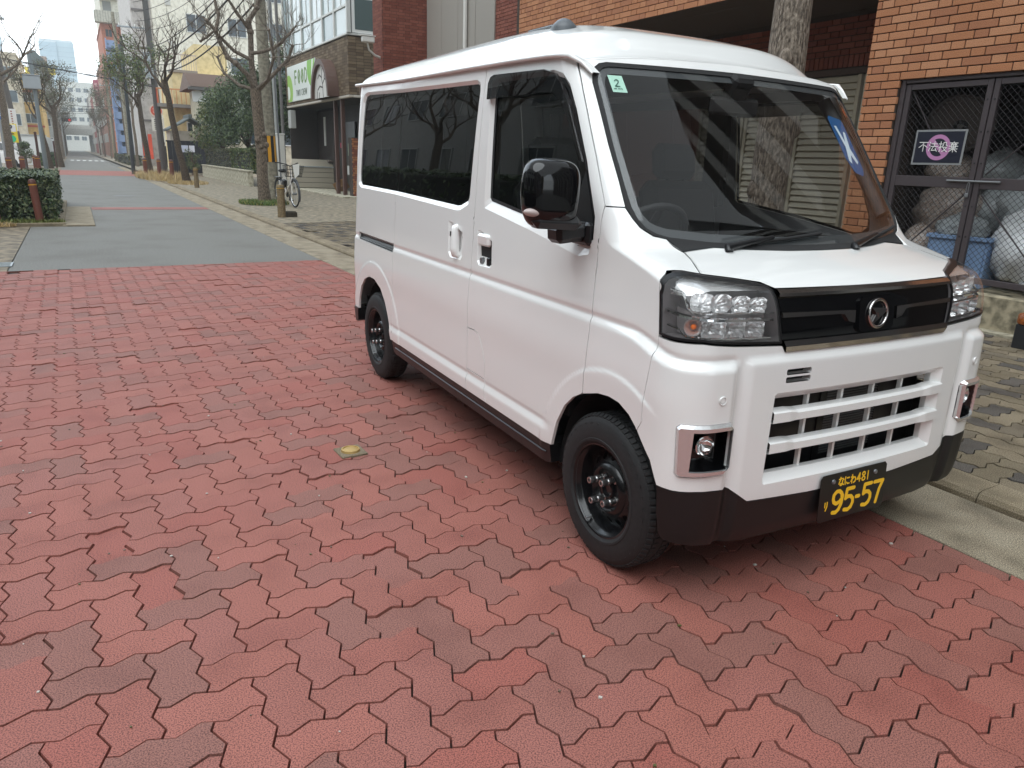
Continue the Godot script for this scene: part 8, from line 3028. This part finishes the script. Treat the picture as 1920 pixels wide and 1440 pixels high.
	# left side blocks
	t = block("cream_building", "cream office block with rows of windows on the far left", Vector3(-16, 0, -112), Vector3(-6.2, 10.2, -95), plaster("pl_lcream", "d9cdb8"))
	windows(t, Vector3(-16, 0, -95), U, F, 4, 4, 1.7, 1.1, 2.4, 2.3, 1.4, 1.6, fr, gl2)
	t = block("ochre_building", "ochre yellow building with red trim on the left behind the lamp pole", Vector3(-6.9, 0, -118), Vector3(-4.6, 8.6, -99), plaster("pl_lochre", "dcb877"))
	windows(t, Vector3(-6.9, 0, -99), U, F, 1, 3, 1.2, .9, 1, 2.2, 1.1, 2.0, fr, gl2)
	for k in 2: slab("red_trim", Vector3(-6.95, 3.3 + k * 3.6, -98.98), Vector3(-4.55, 3.5 + k * 3.6, -98.9), pm(hx("b5533c"), 0.6), t)
	t = block("grey_building", "grey building with a slanting dark roof past the ochre one", Vector3(-6.2, 0, -150), Vector3(-3.9, 11.4, -128), plaster("pl_lgrey", "9fa3a2"))
	windows(t, Vector3(-6.2, 0, -128), U, F, 1, 3, 1.2, 1.0, 1, 2.6, 1.1, 2.0, fr, gl)
	b = MB.new()
	b.plate(PackedVector2Array([Vector2(0, 0), Vector2(2.3, 0), Vector2(2.3, 1.0), Vector2(.9, 2.5), Vector2(0, 2.2)]), Vector3(-6.2, 11.66, -128.1), U, Vector3.UP, 2.0)
	part("slanting_roof", b, pm(hx("5f6a6a"), 0.7), t)
	t = block("brown_tower", "brown tower with rooftop aerials left of the glass skyscraper", Vector3(-9.3, 0, -262), Vector3(-5.6, 24.5, -250), plaster("pl_lbrown", "a98d7c"))
	windows(t, Vector3(-9.3, 0, -250), U, F, 2, 8, .9, .9, 1.6, 2.7, 1.0, 3.0, fr, gl2)
	for x in [-9.1, -7.9]: slab("aerial", Vector3(x, 24.75, -255), Vector3(x + .15, 30.0 - absf(x + 9.1) * 1.6, -254.85), mats.galv, t)
	for q in [[-9.15, -7.95, 16.3, 17.7], [-4.85, -3.5, 16.4, 17.7]]:
		var s := thing("roof_billboard", "square yellow rooftop billboard on the far left skyline", "billboard", Vector3(0, 0, -200), 0.0, "yellow rooftop billboards")
		slab("panel", Vector3(q[0], q[2], 0), Vector3(q[1], q[3], .2), pm(hx("e8d02e"), 0.6), s)
		slab("frame", Vector3((q[0] + q[1]) * .5 - .12, 0, -.3), Vector3((q[0] + q[1]) * .5 + .12, q[2], -.1), mats.galv, s)
		slab("mark", Vector3(q[0] + .35, q[2] + .45, .21), Vector3(q[1] - .35, q[2] + .75, .24), pm(hx("8a7420"), 0.6), s)
	# row on the left further on
	var cl := ["c2b8a6", "b0aca6", "d8d4cc", "a8907e"]
	for k in 4:
		var z1 := -155.0 - k * 26
		t = block("street_building", ["sand coloured building in the row far along the left side", "grey building in the row far along the left side", "white building in the row far along the left side", "tan building in the row far along the left side"][k], Vector3(-14, 0, z1 - 24), Vector3(-4.0, 9.0 + 4.0 * h1(k, 9), z1), plaster("pl_l%d" % k, cl[k]))
		windows(t, Vector3(-14, 0, z1), U, F, 3, 3, 1.4, 1.2, 2.8, 2.7, 3.4, 2.6, fr, gl2)
	# glass skyscraper: floors and ribs
	t = thing("glass_skyscraper", "pale blue glass skyscraper rising hazily behind the left buildings", "skyscraper")
	var sg := pm(hx("9fb8c4"), 0.12)
	slab("left_face", Vector3(-11.6, 0, -520), Vector3(-3.3, 55.6, -500), sg, t)
	slab("right_face", Vector3(-3.28, 0, -520), Vector3(4.9, 56.2, -500.6), pm(hx("a9c0c9"), 0.12), t)
	slab("edge_strip", Vector3(-3.4, 0, -499.99), Vector3(-3.1, 56.0, -499.8), pm(hx("7c97a4"), 0.3), t)
	for k in 22: slab("floor_line", Vector3(-11.6, 3.0 + k * 2.4, -499.99), Vector3(4.9, 3.2 + k * 2.4, -499.9), pm(hx("8aa5b1"), 0.3), t)
	slab("crown", Vector3(-11.2, 55.61, -519), Vector3(4.5, 57.2, -501), pm(hx("c2ccd0"), 0.4), t)
	t = thing("glass_skyscraper", "edge of a second pale glass tower at the far left of the skyline", "skyscraper")
	slab("face", Vector3(-48, 0, -540), Vector3(-28.4, 60, -500), sg, t)
	for k in 20: slab("floor_line", Vector3(-48, 3.0 + k * 2.7, -499.99), Vector3(-28.4, 3.2 + k * 2.7, -499.9), pm(hx("8aa5b1"), 0.3), t)

# ---------------------------------------------------------------- overhead wires
func wire(a: Vector3, c: Vector3, sag: float, r: float, label: String, group: String) -> void:
	var p := []
	var rd := []
	for i in 25:
		var f := i / 24.0
		p.append(a.lerp(c, f) - Vector3(0, sag * 4.0 * f * (1.0 - f), 0)); rd.append(r)
	var b := MB.new()
	b.tube(p, rd, 5)
	single("overhead_wire", b, pm(hx("2a2a2b"), 0.7), label, "wire", group)

func wires() -> void:
	var g := "overhead wires along the right side"
	for q in [[6.3, .2, .020], [6.0, .25, .030], [5.6, .35, .018], [5.2, .3, .026]]:
		wire(Vector3(2.55, q[0], -20.5), Vector3(4.7, q[0] + 1.4, -8.0), q[1], q[2], "dark overhead wire running past the shop to the concrete pole", g)
		wire(Vector3(2.55, q[0], -20.5), Vector3(2.3, q[0] + .8, -50.0), q[1] * 2.5, q[2], "dark overhead wire running from the concrete pole down the street", g)
	for k in 4: wire(Vector3(1.9, 9.5 - k * .5, -50.0), Vector3(6.5, 13.0 - k * .8, -40.0), .9, .014, "thin wire fanning from the tall dark pole", "thin wires of the tall pole")
	for k in 5: wire(Vector3(-9.0, 8.3 + k * .55, -74.0 - k * 8), Vector3(3.4, 7.4 + k * .45, -72.0 - k * 8), .25, .022, "thin wire strung across the street above the crossing", "wires across the street")
	for k in 4: wire(Vector3(-6.0, 6.0 + k * .4, -96.0 - k * 20), Vector3(3.4, 6.0 + k * .5, -98.0 - k * 20), .3, .025, "thin wire strung across the street above the crossing", "wires across the street")
	wire(Vector3(-8.0, 6.15, -48.0), Vector3(2.6, 4.95, -50.0), .05, .028, "thick wire crossing the sky from the left to the tall dark pole", "")
	# splice box on the wires near the shop
	var t := thing("cable_splice", "black cable splice box hanging on the wires near the shop", "cable box", Vector3(3.9, 6.0, -17.3), .4)
	var b := MB.new()
	b.cyl(Vector3(0, 0, -.3), Vector3(0, 0, .3), .09, .09, 10)
	part("sleeve", b, mats.matt_black, t)
	b = MB.new()
	b.box(Vector3(0, -.16, 0), Vector3(.16, .16, .3), Basis(), .02)
	part("box", b, mats.matt_black, t)

# ---------------------------------------------------------------- what the van's glass and paint mirror: the other side of the street and behind the camera
func across_the_street() -> void:
	var U := Vector3(1, 0, 0)
	hedge("clipped_hedge", "dark hedge on the far side of the red paving mirrored in the van windows", Vector3(-6.6, 0, -6.5), Vector3(-5.4, 1.15, 5.0), 5000, .13, GREEN, 201)
	bush_tree("dense evergreen behind the hedge across the street from the van", Vector3(-7.6, 0, -3.0), 3.0, 1.4, 202, GREEN, 2200, .16)
	bush_tree("round evergreen behind the hedge opposite the van door", Vector3(-7.8, 0, 1.2), 2.7, 1.5, 203, GREEN, 2200, .16)
	bare_tree("street_tree", "bare tree behind the hedge across the street", Vector3(-6.4, 0, -5.2), 3.6, .16, Vector3(.05, 0, 0), 210, 0, mats.bark_dark, "bare trees opposite the van")
	bare_tree("street_tree", "bare tree behind the hedge across the street", Vector3(-6.5, 0, 3.4), 3.6, .16, Vector3(-.05, 0, 0), 211, 0, mats.bark_dark, "bare trees opposite the van")
	# garden along the left pavement, seen in the van's side windows
	hedge("garden_bushes", "tall dark garden bushes left of the near hedge, mirrored in the van windows", Vector3(-7.6, 0, -32.0), Vector3(-5.9, 1.75, -11.0), 6500, .16, GREEN, 205)
	for q in [[-6.8, -14.5, 212], [-7.2, -19.5, 213], [-6.6, -26.0, 214]]: bare_tree("street_tree", ["bare tree rising from the bushes nearest the red paving", "bare tree rising from the middle of the garden bushes", "bare tree rising from the far end of the garden bushes"][q[2] - 212], Vector3(q[0], 0, q[1]), 3.4, .16, Vector3(.04, 0, .03), q[2], 0, mats.bark_dark, "bare trees in the left garden")
	var gl := pm(hx("2e373c"), 0.1)
	var lt := block("garden_house", "grey tiled house behind the tall garden bushes on the left", Vector3(-20, 0, -44), Vector3(-10.5, 7.0, -17.0), plaster("pl_gh", "8f8d89"))
	windows(lt, Vector3(-10.5, 0, -17.0), Vector3(0, 0, -1), Vector3(1, 0, 0), 6, 2, 2.2, 1.3, 4.2, 3.0, 2.4, 2.6, pm(hx("9b9b97"), 0.6), gl)
	var fr := pm(hx("9b9b97"), 0.6)
	var t := block("opposite_building", "pale grey office building opposite the van", Vector3(-24, 0, -14), Vector3(-11.0, 8.0, 6.0), plaster("pl_opp", "c6c4be"))
	windows(t, Vector3(-11.0, 0, 6.0), Vector3(0, 0, -1), Vector3(1, 0, 0), 6, 2, 2.0, 1.5, 3.2, 3.1, 1.8, 2.4, fr, gl)
	t = block("opposite_building", "dark tall building opposite the van beyond the side street", Vector3(-24, 0, 8.5), Vector3(-9.0, 9, 30.0), plaster("pl_opp2", "8b837a"))
	windows(t, Vector3(-9.0, 0, 30.0), Vector3(0, 0, -1), Vector3(1, 0, 0), 6, 2, 2.0, 1.5, 3.4, 3.1, 1.8, 2.4, fr, gl)
	# striped tower along the right side, behind the camera
	t = block("striped_tower", "grey block with vertical piers along the right side behind the photographer", Vector3(4.6, 0, 7.0), Vector3(18, 13, 34.0), plaster("pl_tow", "5f5a58"))
	for k in 10: slab("pier", Vector3(4.2, 0, 7.3 + k * 2.7), Vector3(4.599, 13, 8.2 + k * 2.7), plaster("pl_pier", "8d8782"), t)
	windows(t, Vector3(4.6, 0, 7.0), Vector3(0, 0, 1), Vector3(-1, 0, 0), 9, 3, 1.3, 1.9, 2.7, 3.4, 2.6, 2.4, fr, gl)
	t = block("corner_building", "brown building at the corner behind the photographer", Vector3(-24, 0, 34), Vector3(-6.0, 11, 50), plaster("pl_cor", "94826f"))
	windows(t, Vector3(-6.0, 0, 34.0), Vector3(-1, 0, 0), Vector3(0, 0, -1), 5, 3, 1.8, 1.5, 3.2, 3.2, 1.8, 2.4, fr, gl)
